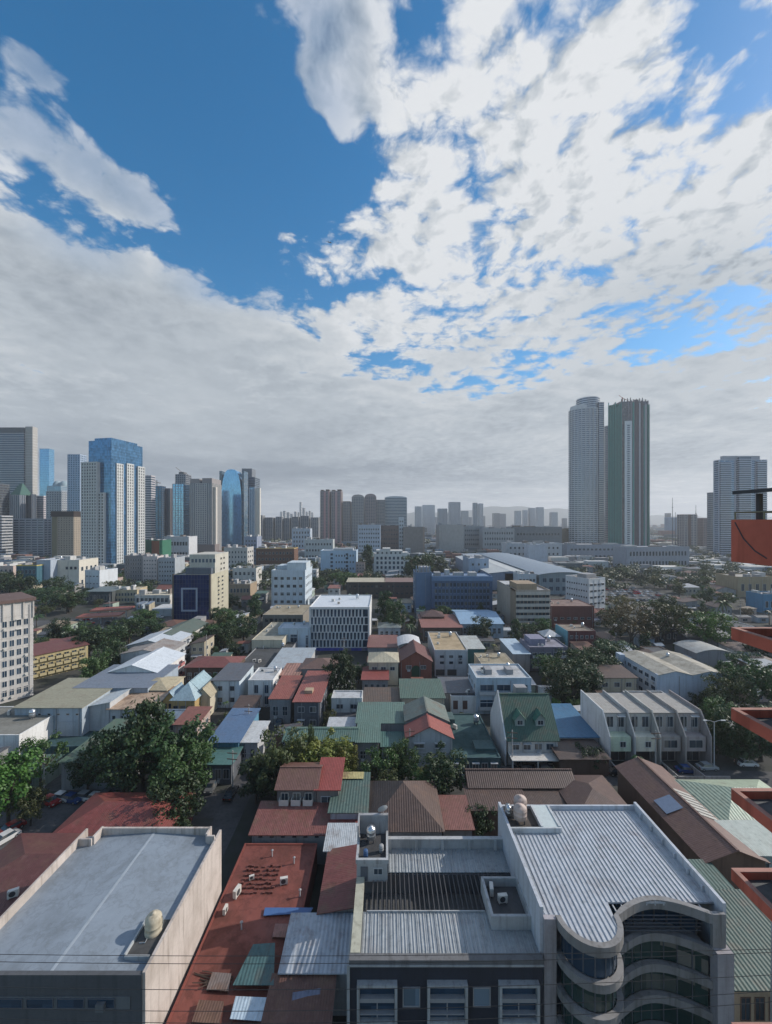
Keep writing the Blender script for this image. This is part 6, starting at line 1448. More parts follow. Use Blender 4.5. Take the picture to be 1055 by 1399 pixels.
Y = 1500; root = empty('aeroplane', (wx(450.5, Y), Y, wz(331, Y)), R(35)); root.rotation_euler = (R(28), R(-8), R(35)); tag(root, 'small dark aeroplane flying against the blue gap in the clouds', 'aeroplane')
DK = plain((.06, .08, .11))
MB().tube([(0, -12, 0), (0, -10, 0), (0, -4, 0), (0, 8, .2), (0, 13, .8)], [.3, 1.3, 1.7, 1.4, .3], 8).build('fuselage', DK, root)
for s in (-1, 1):
    MB().slab([(s * 1.2, -3, -.2), (s * 14, 4, .8), (s * 14, 6, .8), (s * 1.2, 2.5, -.2)][::s], .5).build('wing', DK, root)
    MB().tube([(s * 5, -2.6, -1.2), (s * 5, 1, -1.2)], .8, 8).build('engine', DK, root)
    MB().slab([(s * .4, 9.5, .7), (s * 5, 12, 1), (s * 5, 13, 1), (s * .4, 12, .7)][::s], .3).build('tailplane', DK, root)
MB().box(-.2, .2, 10, 13, .8, 5).build('fin', DK, root)


# ------------------------------------------------------------------ trees
def leaf_crown(kind, seed):
    q = random.Random(seed); b = MB(); cl = []
    # unit tree: total height 1, crown radius about .5 ; clumps of small leaf faces
    if kind == 'broad': cl = [(q.gauss(0, .25), q.gauss(0, .25), q.uniform(.36, .86)) for _ in range(62)]
    elif kind == 'round': cl = [(q.gauss(0, .21), q.gauss(0, .21), q.uniform(.22, .9)) for _ in range(66)]
    elif kind == 'tall': cl = [(q.gauss(0, .17), q.gauss(0, .17), q.uniform(.15, .95)) for _ in range(66)]
    elif kind == 'airy': cl = [(q.gauss(0, .27), q.gauss(0, .27), q.uniform(.38, .9)) for _ in range(34)]
    elif kind == 'bare': cl = [(q.gauss(0, .28), q.gauss(0, .28), q.uniform(.35, .9)) for _ in range(26)]
    out = []
    for x, y, z in cl:
        zz = (z - .6) / .36; rr = sqrt(x * x + y * y); lim = .46 * sqrt(max(.08, 1 - min(1, zz * zz) * .9)) * q.uniform(.8, 1.08)
        if kind == 'tall': lim = .32 * sqrt(max(.06, 1 - abs(z - .5) * 1.7))
        if rr > lim: x, y = x * lim / rr, y * lim / rr
        out.append((x, y, z))
    nl = {'broad': 62, 'round': 62, 'tall': 62, 'airy': 52, 'bare': 22}[kind]
    for x, y, z in out:
        cr = q.uniform(.07, .13)
        for _ in range(nl):
            d = Vector((q.gauss(0, 1), q.gauss(0, 1), q.gauss(0, .8))).normalized() * cr * q.random() ** .4
            s = q.uniform(.011, .023); c = Vector((x, y, z)) + d
            if c.z < .1: continue
            n = (d.normalized() + Vector((q.gauss(0, .5), q.gauss(0, .5), q.gauss(.35, .5)))).normalized()
            u = n.orthogonal().normalized() * s * 1.5; v = n.cross(u).normalized() * s; a = q.random() * 6.3; u, v = u * cos(a) + v * sin(a), v * cos(a) - u * sin(a)
            b.face([c - u, c - v * .8, c + u, c + v * .8])
    return b, out


def palm_crown(seed):
    q = random.Random(seed); b = MB()
    for k in range(16):
        a = 2 * pi * k / 16 + q.uniform(-.15, .15); e = q.uniform(.0, .9); L = q.uniform(.34, .44); pts = []
        for i in range(7):
            t = i / 6; r = L * t * cos(e * .6); z = .86 + L * (t * sin(e) * .8 - .75 * t * t); pts.append(Vector((r * cos(a), r * sin(a), z)))
        sd = Vector((-sin(a), cos(a), 0))
        for i in range(6):
            w0, w1 = .06 * (1 - (i / 6)) + .012, .06 * (1 - (i + 1) / 6) + .008
            for s in (-1, 1): b.face([pts[i], pts[i + 1], pts[i + 1] + sd * s * w1 - Vector((0, 0, w1 * .7)), pts[i] + sd * s * w0 - Vector((0, 0, w0 * .7))])
    return b


BARK = plain((.075, .06, .048), .9)
PAL = {k: tuple((c[0] * 1.5, c[1] * 1.75, c[2] * 1.3) for c in v) for k, v in dict(dark=((.02, .036, .016), (.034, .055, .023)), mid=((.034, .062, .022), (.058, .09, .032)), bright=((.04, .078, .018), (.065, .115, .028)), yellow=((.07, .075, .02), (.16, .125, .03)), olive=((.045, .05, .022), (.075, .075, .035)), brown=((.075, .055, .03), (.11, .08, .045)), blackish=((.014, .026, .013), (.024, .042, .018))).items()}
TREES = {}


def tree_meshes(kind, pal, var):
    k = (kind, pal, var)
    if k in TREES: return TREES[k]
    m = leafm(*PAL[pal]); g = MB()
    if kind == 'palm':
        c = palm_crown(var); g.tube([(0, 0, 0), (.01, 0, .3), (.0, .01, .6), (0, 0, .88)], [.025, .019, .016, .014], 7)
    else:
        kk = (kind, var)
        if kk not in TREES: TREES[kk] = leaf_crown(kind, hash((len(kind), ord(kind[0]), var)) & 0xffff)
        c, cl = TREES[kk]
        top = .5
        g.tube([(0, 0, 0), (.008, .004, .15), (-.004, .01, .32), (0, 0, top)], [.034, .026, .021, .014], 7)
        q = random.Random(var + 3)
        for x, y, z in q.sample(cl, min(len(cl), 22 if kind == 'bare' else 9)):
            z0 = min(z * .6, q.uniform(.18, .42)); g.tube([(0, 0, z0), (x * .45, y * .45, z0 + (z - z0) * .6), (x * .95, y * .95, z)], [.013, .008, .003], 5)
    TREES[k] = (c.mesh('crown', m), g.mesh('trunk', BARK)); return TREES[k]


TPOS = []


def tree(loc, h, w, kind, pal, label, var=None, group=None):
    var = rnd.randrange(3) if var is None else var
    root = empty('palm_tree' if kind == 'palm' else 'tree', loc, rnd.uniform(0, 6.28)); tag(root, label, 'tree', group); root.scale = (w, w, h)
    c, g = tree_meshes(kind, pal, var)
    link_mesh('crown', c, root); link_mesh('trunk', g, root); TPOS.append((loc[0], loc[1], w * .45)); return root


def tpx(x, yb, yt, wpx, kind, pal, label, var=None):
    """tree whose foot is at photo row yb and whose top is at yt"""
    Y = gy(yb); return tree((wx(x, Y), Y, 0), wz(yt, Y), wpx / FL * Y, kind, pal, label, var)


for a in ((12, 1128, 1022, 88, 'round', 'bright', 'bright green tree at the left edge above the red car'), (42, 1128, 1072, 48, 'round', 'olive', 'smaller olive green tree beside the bright green edge tree'), (55, 1078, 1003, 62, 'airy', 'mid', 'thin airy tree in front of the teal court'),
          (120, 1080, 1030, 52, 'broad', 'dark', 'low dark tree in the shade below the dull green warehouse'), (168, 1092, 985, 96, 'round', 'dark', 'dense dark tree on the near side of the big clump'), (195, 1080, 958, 96, 'tall', 'dark', 'tall drooping tree at the heart of the big clump'),
          (232, 1082, 978, 104, 'round', 'dark', 'broad dark crowned tree before the yellow gabled house'), (262, 1070, 992, 74, 'round', 'mid', 'leafy tree at the street side of the big clump'), (246, 1112, 1022, 88, 'round', 'mid', 'full green tree behind the red hipped roof'), (238, 1146, 1066, 84, 'round', 'dark', 'dark green tree between the red hipped roof and the hall'),
          (148, 1070, 1005, 64, 'airy', 'blackish', 'dark thin tree at the warehouse corner'), (378, 1092, 998, 82, 'round', 'olive', 'olive green tree beside the street before the long green roof'), (414, 1080, 1004, 70, 'round', 'yellow', 'yellow green flowering tree in the middle of its row'), (447, 1076, 1005, 86, 'round', 'yellow', 'broad golden flowering tree before the long green roof'), (472, 1074, 1014, 48, 'round', 'yellow', 'smaller golden tree at the end of the flowering row'),
          (425, 1072, 986, 15, 'tall', 'olive', 'thin pointed tree spiking above the flowering row'), (350, 1098, 1034, 56, 'round', 'blackish', 'shadowed tree by the dark street behind the brown gabled house'), (518, 1086, 1022, 62, 'airy', 'mid', 'loose pale tree behind the pyramid roofed house'), (549, 1074, 1012, 52, 'round', 'mid', 'green tree before the low courtyard roof'), (535, 1096, 1050, 50, 'airy', 'olive', 'thin shrub like tree close behind the pyramid roof'),
          (606, 1096, 1022, 76, 'round', 'dark', 'dense dark round tree before the flat teal roof'), (578, 1092, 1048, 44, 'round', 'mid', 'low bushy tree beside the dense dark round tree'), (655, 1142, 1096, 54, 'round', 'dark', 'low bushy tree behind the back parapet of the navy building'),
          (464, 962, 886, 46, 'tall', 'blackish', 'tall blackish tree beside the brown hipped house'), (476, 958, 896, 32, 'tall', 'blackish', 'dark twin of the tall blackish tree'), (450, 950, 905, 26, 'round', 'dark', 'small dark tree at the foot of the tall blackish one'),
          (527, 862, 808, 38, 'tall', 'blackish', 'tall dark tree beside the white finned building'), (540, 868, 818, 34, 'round', 'dark', 'dark tree behind the grey hipped house'), (656, 878, 842, 42, 'round', 'blackish', 'round dark tree before the sky blue roofed hall'), (600, 866, 850, 34, 'round', 'olive', 'olive tree in front of the weathered red row'),
          (742, 866, 844, 26, 'round', 'mid', 'small green tree at the foot of the beige banded building'), (722, 870, 850, 30, 'round', 'dark', 'dark tree against the beige banded building'), (770, 968, 905, 64, 'round', 'dark', 'round dark tree behind the bright blue canopy'), (790, 958, 902, 74, 'broad', 'blackish', 'large blackish tree before the white gabled hall'), (818, 936, 884, 60, 'broad', 'dark', 'wide dark tree touching the gabled hall side'), (784, 940, 886, 60, 'round', 'dark', 'dark crowned tree behind the purple grey house'), (752, 930, 892, 46, 'round', 'mid', 'mid green tree in front of the purple grey house'), (838, 918, 872, 60, 'broad', 'dark', 'spreading tree beyond the gabled hall corner'),
          (862, 888, 826, 66, 'airy', 'brown', 'brownish sparse tree before the far village'), (838, 872, 832, 50, 'airy', 'olive', 'thin olive tree beside the white office'), (906, 880, 818, 68, 'broad', 'olive', 'olive brown wide tree in the far village'), (965, 888, 832, 66, 'broad', 'bright', 'lighter green wide tree before the far village'), (848, 850, 812, 44, 'airy', 'brown', 'bare brown tree behind the white office'),
          (992, 980, 922, 58, 'broad', 'olive', 'olive brown tree at the end wall of the gabled hall'), (1030, 975, 900, 78, 'broad', 'dark', 'large dark tree under the second orange balcony'), (984, 1000, 952, 54, 'round', 'mid', 'rounded green tree behind the end row house'), (1040, 1040, 960, 84, 'round', 'blackish', 'blackish tree below the orange balconies'), (1006, 1045, 968, 66, 'round', 'dark', 'dark tree behind the street lamp'), (978, 1040, 985, 42, 'round', 'dark', 'small dark tree beside the end row house yard'), (1050, 905, 862, 60, 'broad', 'blackish', 'dark tree mass beside the first orange balcony'), (1020, 930, 890, 50, 'broad', 'dark', 'dark tree above the second orange balcony'),
          (806, 1052, 1018, 44, 'round', 'blackish', 'dark shrubby tree below the dark brown shed'), (122, 905, 862, 46, 'broad', 'dark', 'dark tree beside the yellow three storey building'), (142, 898, 850, 56, 'broad', 'dark', 'wide tree behind the white peaked roofs'), (108, 880, 850, 44, 'round', 'mid', 'leafy tree near the petrol station'), (165, 872, 846, 40, 'round', 'dark', 'round tree along the avenue'),
          (150, 925, 872, 46, 'round', 'dark', 'dark roadside tree beside the slate blue warehouse'), (176, 880, 842, 44, 'broad', 'dark', 'roadside tree near the farther peaked roof'), (128, 942, 890, 44, 'round', 'mid', 'green roadside tree across from the yellow building'), (196, 862, 832, 38, 'broad', 'mid', 'wide roadside tree before the station shop'),
          (316, 872, 832, 48, 'round', 'mid', 'green tree at the cream side of the navy panelled block'), (333, 880, 842, 46, 'broad', 'dark', 'dark spreading tree before the low beige roof'), (306, 890, 852, 40, 'round', 'dark', 'dark tree behind the long dark red hip roof'), (348, 850, 812, 34, 'tall', 'dark', 'upright dark tree left of the low beige roof'), (262, 892, 862, 36, 'round', 'mid', 'round green tree below the navy panelled block'), (290, 950, 920, 26, 'round', 'mid', 'little green tree beside the square windowed house'), (222, 950, 918, 24, 'round', 'mid', 'little bushy tree behind the yellow gabled house'),
          (62, 832, 800, 54, 'broad', 'dark', 'broad tree beside the dark shop row'), (92, 838, 806, 50, 'broad', 'dark', 'dark tree before the cream white low block'), (78, 818, 786, 40, 'broad', 'dark', 'dark tree between the low blocks'), (30, 826, 782, 40, 'round', 'dark', 'dark tree by the teal fronted shop'), (14, 812, 778, 40, 'round', 'dark', 'dark tree before the pink and white block'),
          (502, 786, 744, 24, 'tall', 'dark', 'dark upright tree between the light blue and ornate blocks'), (570, 800, 754, 44, 'broad', 'dark', 'broad dark tree behind the long sheds'), (592, 792, 752, 40, 'broad', 'dark', 'dark tree behind the blue stair tower'), (470, 806, 780, 44, 'broad', 'mid', 'wide tree beside the long cream roofed shed'), (430, 812, 786, 34, 'broad', 'dark', 'dark tree beside the pale blue office'), (330, 792, 768, 34, 'round', 'dark', 'dark tree near the white cluster house'), (345, 798, 772, 30, 'round', 'dark', 'dark tree behind the pale blue office'),
          (560, 880, 850, 26, 'palm', 'dark', 'small palm behind the white barrel roof'), (872, 1060, 1030, 26, 'palm', 'mid', 'small palm beside the row house yards'), (470, 1046, 1012, 24, 'palm', 'mid', 'palm growing by the golden trees')):
    tpx(*a)

# ------------------------------------------------------------------ street lamp and poles
A = pt(976, 1052); root = empty('street_lamp', A); tag(root, 'white double armed street lamp before the dark trees', 'street lamp')
zt = wz(986, A.y)
MB().cyl(0, 0, 0, zt, .12, .07, 8).build('post', wall('light'), root)
for s in (-1, 1):
    a = MB().tube([(0, 0, zt - .1), (s * 1.0, 0, zt + .25), (s * 1.7, 0, zt + .3)], .05, 6).build('arm', LT, root)
    MB().box(s * 1.6 - .05, s * 2.5 + .05, -.16, .16, zt + .22, zt + .36).build('lamp_head', plain((.62, .62, .6), .4), a)
for x, y, h, lb in ((318, 1085, 9, 'utility pole at the bend of the dark street'), (340, 1010, 9, 'utility pole beside the small white roof'), (560, 1050, 9, 'utility pole among the trees before the red gabled house'), (700, 1052, 9, 'utility pole in front of the dormered green house'), (896, 1053, 9, 'utility pole across from the pinkish row house'), (60, 1100, 10, 'utility pole near the parked cars and teal court'), (470, 905, 10, 'utility pole beside the tall blackish tree'), (668, 930, 10, 'utility pole by the flat roofed pale blue block'), (282, 905, 11, 'utility pole by the long dark red hip roof'), (150, 838, 12, 'utility pole by the petrol station'), (190, 834, 14, 'tall pale pole sign by the station shop'), (940, 830, 12, 'utility pole in the far village'), (1012, 850, 12, 'utility pole below the first orange balcony')):
    pole(pt(x, y), h, lb, rz=rnd.uniform(-.4, .4), r0=.16)

# ------------------------------------------------------------------ cars
def car_proto():
    root = empty('parked_car', (0, 0, 0)); P = {}
    body = [(-2.15, .35), (-2.1, .75), (-1.95, .92), (-1.2, 1.0), (-.55, 1.42), (.75, 1.45), (1.5, .98), (2.05, .85), (2.15, .55), (2.1, .28), (-2.05, .28)]
    return root, body


def car_mats(c): return plain(c, .25, .0, .1)


CARM = {}


def car_mesh():
    W = .86; prof = [(-2.15, .30), (-2.15, .62), (-2.02, .86), (-1.15, .96), (1.55, .98), (2.05, .86), (2.15, .6), (2.1, .30)]
    b = MB(); n = len(prof)
    for s in (-1, 1): b.v += [(s * W * (1 if z < .9 else .95), y, z) for y, z in prof]
    b.f += [tuple(range(n)), tuple(reversed(range(n, 2 * n)))]; b.mi += [0, 0]
    for i in range(n): j = (i + 1) % n; b.f.append((i, n + i, n + j, j)); b.mi.append(0)
    CARM['body'] = b
    c = MB(); lo = [(-.8, -1.1), (.8, -1.1), (.8, 1.55), (-.8, 1.55)]; hi = [(-.64, -.5), (.64, -.5), (.64, 1.05), (-.64, 1.05)]
    c.v += [(x, y, .965) for x, y in lo] + [(x, y, 1.45) for x, y in hi]; c.f += [(0, 1, 5, 4), (1, 2, 6, 5), (2, 3, 7, 6), (3, 0, 4, 7)]; c.mi += [0] * 4
    CARM['windows'] = c.mesh('windows', GL)
    r = MB(); r.slab([(-.66, -.52, 1.49), (.66, -.52, 1.49), (.66, 1.07, 1.49), (-.66, 1.07, 1.49)], .05); CARM['roof'] = r
    w = MB(); w.tube([(-.1, 0, 0), (.1, 0, 0)], .31, 12); w.tube([(-.11, 0, 0), (.11, 0, 0)], .17, 8, 1); CARM['wheel'] = w.mesh('wheel', [plain((.015, .015, .015)), plain('light', .3, .7)])
    CARM['headlight'] = MB().box(-.16, .16, -.03, .05, -.07, .07).mesh('headlight', plain((.7, .7, .65), .15)); CARM['taillight'] = MB().box(-.16, .16, -.05, .03, -.08, .08).mesh('taillight', plain((.35, .02, .02), .2))


car_mesh(); CPROTO = {}


def car(loc, rz, cname, label, group, detail=True):
    c = {'white': (.62, .62, .62), 'silver': (.36, .37, .38), 'black': (.018, .018, .02), 'red': (.33, .02, .02), 'grey': (.12, .125, .13), 'blue': (.03, .07, .2)}[cname]
    if (cname, detail) not in CPROTO:
        m = plain(c, .22, .1, .08)
        root = empty('parked_car', loc, rz)
        if detail:
            bd = CARM['body'].build('body', m, root); CARM['roof'].build('roof', m, root); link_mesh('windows', CARM['windows'], root)
            for sx in (-1, 1):
                for yy in (-1.35, 1.35): link_mesh('wheel', CARM['wheel'], root, (sx * .78, yy, .31))
                link_mesh('headlight', CARM['headlight'], root, (sx * .62, -2.15, .68)); link_mesh('taillight', CARM['taillight'], root, (sx * .62, 2.1, .72))
        else:
            b = MB(); b.v += CARM['body'].v + CARM['roof'].v; n = len(CARM['body'].v); b.f += CARM['body'].f + [tuple(n + i for i in f) for f in CARM['roof'].f]; b.mi += [0] * len(b.f)
            b.build('body', m, root); link_mesh('windows', CARM['windows'], root)
        CPROTO[(cname, detail)] = root
    else:
        root = copy_tree(CPROTO[(cname, detail)]); root.location = loc; root.rotation_euler = (0, 0, rz)
    tag(root, label, 'car', group); return root


for x, y, rz, c, lb in ((14, 1136, -.5, 'red', 'red car on the side street at the left frame edge'), (6, 1150, -.4, 'white', 'white car half in frame behind the red car'), (296, 1062, .05, 'white', 'white car parked at the street bend under the trees'), (289, 1078, .05, 'grey', 'grey car parked behind the white one at the street bend'), (318, 1040, 0, 'silver', 'silver car driving up the narrow street'), (331, 1030, .1, 'black', 'black car beside the small white roof'),
                        (84, 1093, 1.4, 'white', 'white car nearest the olive tree in the shaded parking yard'), (98, 1095, 1.35, 'blue', 'blue car in the shaded parking yard'), (116, 1092, 1.4, 'silver', 'silver car in the shaded parking yard'), (131, 1094, 1.45, 'white', 'second white car in the shaded parking yard'), (68, 1098, 1.2, 'red', 'dark red car in the shaded parking yard'), (146, 1090, 1.4, 'grey', 'grey car in the shaded parking yard'),
                        (843, 1058, 1.57, 'black', 'black car parked before the green row house'), (868, 1054, 1.55, 'grey', 'grey car parked before the row houses'), (905, 1056, 1.6, 'black', 'black car parked before the grey brown row house'), (938, 1055, 1.5, 'blue', 'blue car parked before the pinkish row house'), (966, 1051, 1.6, 'silver', 'silver car under the street lamp'), (1020, 1046, 1.55, 'white', 'white car by the dark trees on the row house street'), (720, 1052, 1.57, 'black', 'black car in front of the dormered green house'), (745, 1053, 1.57, 'grey', 'grey car in front of the dormered green house'),
                        (620, 1058, 1.4, 'silver', 'silver car by the dense dark round tree'), (474, 962, 1.3, 'grey', 'grey car in the yard of the hatch roofed house'), (456, 968, 1.5, 'black', 'black car in the yard of the hatch roofed house'), (486, 966, .2, 'white', 'white car in the yard beside the brown sheet shed'), (505, 950, .1, 'white', 'white car under the small dark red roof')):
    car(pt(x, y), rz, c, lb, 'cars parked along the streets')
CY2 = random.Random(4)
for i in range(16):
    Y = 84 + i * 7.5 + CY2.uniform(-1, 1); sx = CY2.choice((-1.4, 1.4)); cn = CY2.choice(('white', 'silver', 'grey', 'black', 'red'))
    car((-30.3 - .02 * (Y - 90) + sx, Y, .004), CY2.choice((0, pi)) + CY2.uniform(-.06, .06), cn, cn + ' car on the narrow street between the houses', cn + ' cars on the narrow street')
rs = random.Random(21); L = [(x, y) for x in range(131, 212, 3) for y in range(288, 350, 9)]
rs.shuffle(L)
for i, (x, y) in enumerate(L[:84]):
    cn = rs.choice(('white', 'white', 'silver', 'silver', 'black', 'grey', 'red'))
    car((x, y, .006), rs.uniform(-.05, .05) + (pi if rs.random() < .5 else 0), cn, cn + ' car in the big parking lot beyond the olive brown trees', cn + ' cars in the big parking lot', False)
for i in range(34):
    t = rs.random(); x = -250 + t * 215; y = 216 + t * 29 + rs.choice((-5, -2, 2, 5, -12, 13)) + rs.uniform(-.5, .5); cn = rs.choice(('white', 'silver', 'black', 'grey', 'red'))
    car((x, y, .016), 1.43 + (pi if rs.random() < .5 else 0), cn, cn + ' car on the avenue by the petrol station', cn + ' cars on the avenue', False)

# ------------------------------------------------------------------ roof clutter on the placed buildings
def near_flat():
    k = 0
    for rec in list(BLDS):
        nm = rec['root'].name
        if rec['short'] is None or rec['Y'] > 330 or rec['Y'] < 85: continue
        kids = {c.name.split('.')[0]: c for c in rec['root'].children}
        if 'parapet' not in kids: continue
        q = random.Random(len(rec['short']) * 7 + int(rec['X'])); sh = rec['short']
        p = on_roof(rec, q.uniform(.6, .85), q.uniform(.55, .8)); water_tank(p, 'small steel water tank on the roof of ' + sh, q.uniform(.8, 1.2))
        for j in range(q.choice((1, 2, 2, 3))): p = on_roof(rec, q.uniform(.12, .5), q.uniform(.2, .85)); ac_unit(p, 'pale air conditioner box on the roof of ' + sh, q.uniform(0, 3), q.uniform(.9, 1.5))


near_flat()
q = random.Random(77)
for rec in list(BLDS):                                      # lift rooms and plant rooms on the larger flat roofs
    if not rec['short'] or not 230 < rec['Y'] < 900: continue
    kids = [c.name.split('.')[0] for c in rec['root'].children]
    if 'parapet' not in kids or 'roof_room' in kids or rec['W'] < 12: continue
    u = .05
    while u < .85:
        w = q.uniform(.06, .2); v = q.uniform(.05, .5)
        part_box(rec, 'roof_room', u, min(.97, u + w), v, v + q.uniform(.15, .4), 0, q.uniform(1.2, 3.6), wall(q.choice(((.42, .42, .42), (.3, .3, .31), (.5, .5, .49), (.2, .17, .15))), .6)); u += w + q.uniform(.04, .3)

# ------------------------------------------------------------------ the rest of the neighbourhood
rs = random.Random(33)
RCOL = [('rusty brown', (.15, .08, .06), .7), ('dark brown', (.09, .06, .05), .5), ('faded red', (.22, .085, .065), .5), ('grey metal', (.33, .35, .37), .4), ('green', (.07, .125, .10), .3), ('white metal', (.48, .49, .50), .2), ('blue grey', (.18, .23, .29), .3), ('dark slate', (.09, .095, .105), .4), ('tan', (.30, .25, .18), .6)]
WCOL = [('white', (.52, .52, .51)), ('cream', (.46, .41, .31)), ('grey', (.28, .28, .28)), ('pale blue', (.36, .43, .50)), ('pinkish', (.44, .34, .30)), ('brown', (.17, .12, .09)), ('mint', (.33, .40, .34))]


def blocked(X, Y, w, d, m=1.5):
    for q in BLDS:
        a = abs(sin(R(q['rot']))); W, D = q['W'] + a * q['D'], q['D'] + a * q['W']
        if abs(X - q['X']) < (w + W) / 2 + m and Y < q['Y'] + D + m and Y + d > q['Y'] - a * q['W'] / 2 - m: return True
    c = Vector((X, Y + d / 2, 0))
    for A, B, hw in ROADS:
        ab = B - A; t = max(0, min(1, (c - A).dot(ab) / ab.length_squared))
        if (A + ab * t - c).length < hw + max(w, d) * .55: return True
    if 127 < X + w / 2 and X - w / 2 < 215 and Y < 353 and Y + d > 283: return True
    return False


def hides(x0, x1, y0, y1, Y, z):
    for q in BLDS:
        r = q['rect']
        if r is None or q['Y'] <= Y: continue
        ox = min(x1, r[1]) - max(x0, r[0]); oy = min(y1, r[3]) - max(y0, r[2])
        if ox > 2 and oy > 4 + .22 * (r[3] - r[2]): return True
    for X, Yt, w in TPOS[:84]:
        pass
    return False


def landmark(X, Y, skip=0):
    c = sorted((q for q in BLDS if q['short']), key=lambda q: (q['X'] - X) ** 2 + (q['Y'] + q['D'] / 2 - Y) ** 2)[skip]
    d = Y - c['Y']
    rel = 'in front of' if d < -3 else 'behind' if d > c['D'] - 2 and abs(X - c['X']) < c['W'] else 'beside'
    return rel + ' ' + c['short']


def uniq(base, X, Y, group):
    for k in range(7):
        lb = base + ' ' + landmark(X, Y, k)
        if lb not in LABELS and len(lb.split()) <= 16: return lb, group
    return base + ' ' + landmark(X, Y, 0), group


n_house = 0; tries = 0
PEND = []
while n_house < 285 and tries < 30000:
    tries += 1
    x = rs.uniform(-60, 1115); y = 742 + 330 * rs.random() ** 1.9
    Y = gy(y); X = wx(x, Y)
    if Y < 82 or Y > 1000 or (X > 40 and Y < 100): continue
    far = Y > 300
    w, d = rs.uniform(5, 12) * (1.3 if far else 1), rs.uniform(5, 12) * (1.3 if far else 1)
    h = rs.uniform(4.0, 8.5) if rs.random() < .75 or Y < 300 else rs.uniform(9, 17)
    if x > 840 and Y > 170: h = rs.uniform(3.5, 6.5)
    if blocked(X, Y, w, d, .3): continue
    x0, x1 = UX + (X - w / 2) / Y * FL, UX + (X + w / 2) / Y * FL
    if hides(x0, x1, UY + (CH - h - 2) / Y * FL, UY + CH / Y * FL, Y, h): continue
    if any((X - tx) ** 2 + (Y + d / 2 - ty) ** 2 < (tw * .5 + w * .4) ** 2 for tx, ty, tw in TPOS): continue
    rn_, rc, rust = rs.choice(RCOL); wn_, wc = rs.choice(WCOL)
    if x > 840: rn_, rc, rust = rs.choice(RCOL[:2] + RCOL[7:8] * 2 + RCOL[3:4]); wn_, wc = rs.choice(WCOL[2:3] + WCOL[5:6] + WCOL[:2])
    if h > 8.6: kind, rise = 'flat', 0
    else: kind = rs.choice(('gx', 'gy', 'hip', 'shed', 'shed', 'flat', 'shedx')); rise = {'flat': 0, 'shed': .7, 'shedx': 1.2}.get(kind, rs.uniform(1.4, 2.6))
    shape = {'gx': 'ridge roofed', 'gy': 'gabled', 'hip': 'hip roofed', 'shed': 'lean roofed', 'shedx': 'side sloping', 'flat': 'flat roofed'}[kind]
    big = h > 8.6
    lb, gp = uniq('%s %s %s with %s roof' % (wn_, shape, 'block' if big else 'house', rn_), X, Y, 'houses of the dense neighbourhood')
    nf = max(2, int(w / 3)); nr = max(1, int(h / 3.2))
    win = [('F', nf, nr, .45, .38, 's', None, GL)]
    if Y < 420: win.append(('R' if X < 0 else 'L', max(2, int(d / 3.4)), nr, .35, .38, 's', None, GL))
    rmat = deck(rc, .6) if kind == 'flat' else sheet(rc, 'x' if kind in ('gy', 'shedx') else 'y', rust)
    r_ = core('apartment_block' if big else 'house', lb, 'block' if big else 'house', X, Y, w, d, h, wall(wc, .6), kind, rmat, rise, rot=0, par=.4, win=win, short=None, group=gp, rect=None)
    if Y < 330 and rs.random() < .55:
        ww = w * rs.uniform(.4, .9); z_ = min(h * .42, 2.9); MB().slab([(-ww / 2, -1.5, z_), (ww / 2, -1.5, z_), (ww / 2, -.005, z_ + .55), (-ww / 2, -.005, z_ + .55)], .06).build('awning', sheet(rs.choice(RCOL)[1], 'y', .5), r_['root'])
    if Y < 330 and kind == 'flat' and rs.random() < .7:
        u_ = rs.uniform(.05, .5); part_box(r_, 'roof_room', u_, u_ + .4, .3, .85, 0, rs.uniform(1.6, 2.6), wall(rs.choice(WCOL)[1], .7))
    n_house += 1
# sheds, lean-tos and yard roofs squeezed into what is left
n_shed = 0; tries = 0
while n_shed < 285 and tries < 30000:
    tries += 1
    x = rs.uniform(-60, 1115); y = 770 + 310 * rs.random() ** 1.5
    Y = gy(y); X = wx(x, Y)
    if Y < 80 or Y > 520 or (X > 36 and Y < 100): continue
    w, d, h = rs.uniform(2.5, 7), rs.uniform(2.5, 7), rs.uniform(2.6, 4.6)
    if blocked(X, Y, w, d, .1): continue
    x0, x1 = UX + (X - w / 2) / Y * FL, UX + (X + w / 2) / Y * FL
    if hides(x0, x1, UY + (CH - h - 1) / Y * FL, UY + CH / Y * FL, Y, h): continue
    if any((X - tx) ** 2 + (Y + d / 2 - ty) ** 2 < (tw * .35 + w * .3) ** 2 for tx, ty, tw in TPOS): continue
    rn_, rc, rust = rs.choice(RCOL); wn_, wc = rs.choice(WCOL)
    lb, gp = uniq('small %s shed with %s sheet roof' % (wn_, rn_), X, Y, 'small sheds of the dense neighbourhood')
    core('shed', lb, 'shed', X, Y, w, d, h, wall(wc, .8), rs.choice(('shed', 'shed', 'shedx', 'gx')), sheet(rc, 'y', min(1, rust + .2)), rs.uniform(.3, .9), short=None, group=gp, rect=None, win=[('F', 1, 1, .4, .5)], ov=.3)
    n_shed += 1
open('/dev/stderr', 'w').write('HOUSES %d SHEDS %d\n' % (n_house, n_shed))
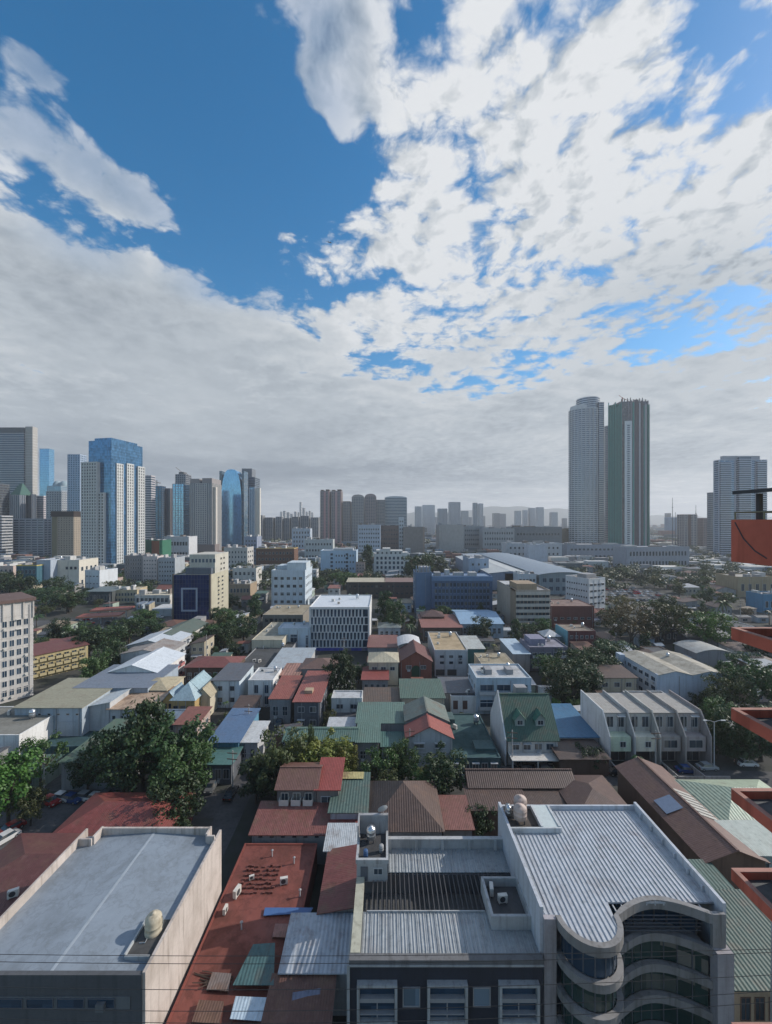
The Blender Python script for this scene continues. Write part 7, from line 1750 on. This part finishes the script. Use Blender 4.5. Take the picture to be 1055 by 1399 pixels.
# trees between them
KN = {'broad': 'spreading', 'round': 'round', 'tall': 'upright', 'airy': 'thin', 'palm': 'palm like', 'bare': 'bare'}
PN = {'dark': 'dark green', 'mid': 'mid green', 'olive': 'olive green', 'brown': 'brownish', 'blackish': 'blackish green', 'bright': 'bright green', 'yellow': 'yellowish'}
n_tree = 0; tries = 0
while n_tree < 204 and tries < 20000:
    tries += 1
    x = rs.uniform(-40, 1095); y = 742 + 300 * rs.random() ** 1.8
    u_ = rs.random()
    if u_ < .3: x = rs.uniform(830, 1090); y = rs.uniform(760, 960)
    elif u_ < .5: x = rs.uniform(40, 330); y = rs.uniform(785, 910)
    Y = gy(y); X = wx(x, Y)
    if Y < 84 or (X > 40 and Y < 100) or Y > 800: continue
    w = rs.uniform(6, 13); h = w * rs.uniform(.75, 1.15)
    if blocked(X, Y - w * .2, w * .4, w * .4, .3): continue
    x0, x1 = UX + (X - w / 2) / Y * FL, UX + (X + w / 2) / Y * FL
    if hides(x0, x1, UY + (CH - h) / Y * FL, UY + CH / Y * FL, Y, h): continue
    kind = rs.choice(('broad', 'round', 'round', 'airy', 'tall', 'palm')) if Y < 260 else rs.choice(('broad', 'round', 'airy')); pal = rs.choice(('dark', 'dark', 'mid', 'olive', 'blackish', 'brown' if x > 800 else 'dark'))
    if kind == 'tall': w *= .7; h *= 1.2
    if kind == 'palm': h *= 1.1
    lb, gp = uniq('%s %s tree' % (KN[kind], PN[pal]), X, Y, 'trees of the dense neighbourhood')
    tree((X, Y, 0), h, w, kind, pal, lb, None, gp); n_tree += 1

# bushes and shrubs in the yards
n_bush = 0; tries = 0
while n_bush < 280 and tries < 20000:
    tries += 1
    x = rs.uniform(-40, 1095); y = 775 + 320 * rs.random() ** 1.3
    Y = gy(y); X = wx(x, Y)
    if Y < 80 or (X > 36 and Y < 96): continue
    w = rs.uniform(2.2, 5.5); h = w * rs.uniform(.8, 1.5)
    if blocked(X, Y - w * .15, w * .3, w * .3, .1): continue
    x0, x1 = UX + (X - w / 2) / Y * FL, UX + (X + w / 2) / Y * FL
    if hides(x0, x1, UY + (CH - h) / Y * FL, UY + CH / Y * FL, Y, h): continue
    kind = rs.choice(('round', 'tall', 'airy', 'palm')); pal = rs.choice(('dark', 'mid', 'mid', 'olive', 'bright', 'yellow'))
    lb, gp = uniq('small %s %s' % (PN[pal], {'round': 'round bush', 'tall': 'upright shrub', 'airy': 'loose shrub', 'palm': 'young palm'}[kind]), X, Y, 'bushes in the yards')
    o = tree((X, Y, 0), h, w, kind, pal, lb, None, gp); o.name = 'shrub'; o['category'] = 'shrub'; n_bush += 1

# labels that nothing tells apart share a group
for lb, os_ in LABELS.items():
    if len(os_) > 1:
        for o in os_:
            if 'group' not in o: o['group'] = 'look alikes: ' + os_[0].name.split('.')[0]

# ------------------------------------------------------------------ the air over the city
m, g = pbr('air'); g.n.clear()
vp = g.node('ShaderNodeVolumePrincipled', {'Color': (.90, .94, 1.0, 1), 'Density': .00015, 'Anisotropy': .2})
g.node('ShaderNodeOutputMaterial', {'Volume': vp.outputs[0]})
hz = MB().box(-9100, 9100, -70, 9300, -1.6, 420).build('haze', m); tag(hz, kind='stuff')
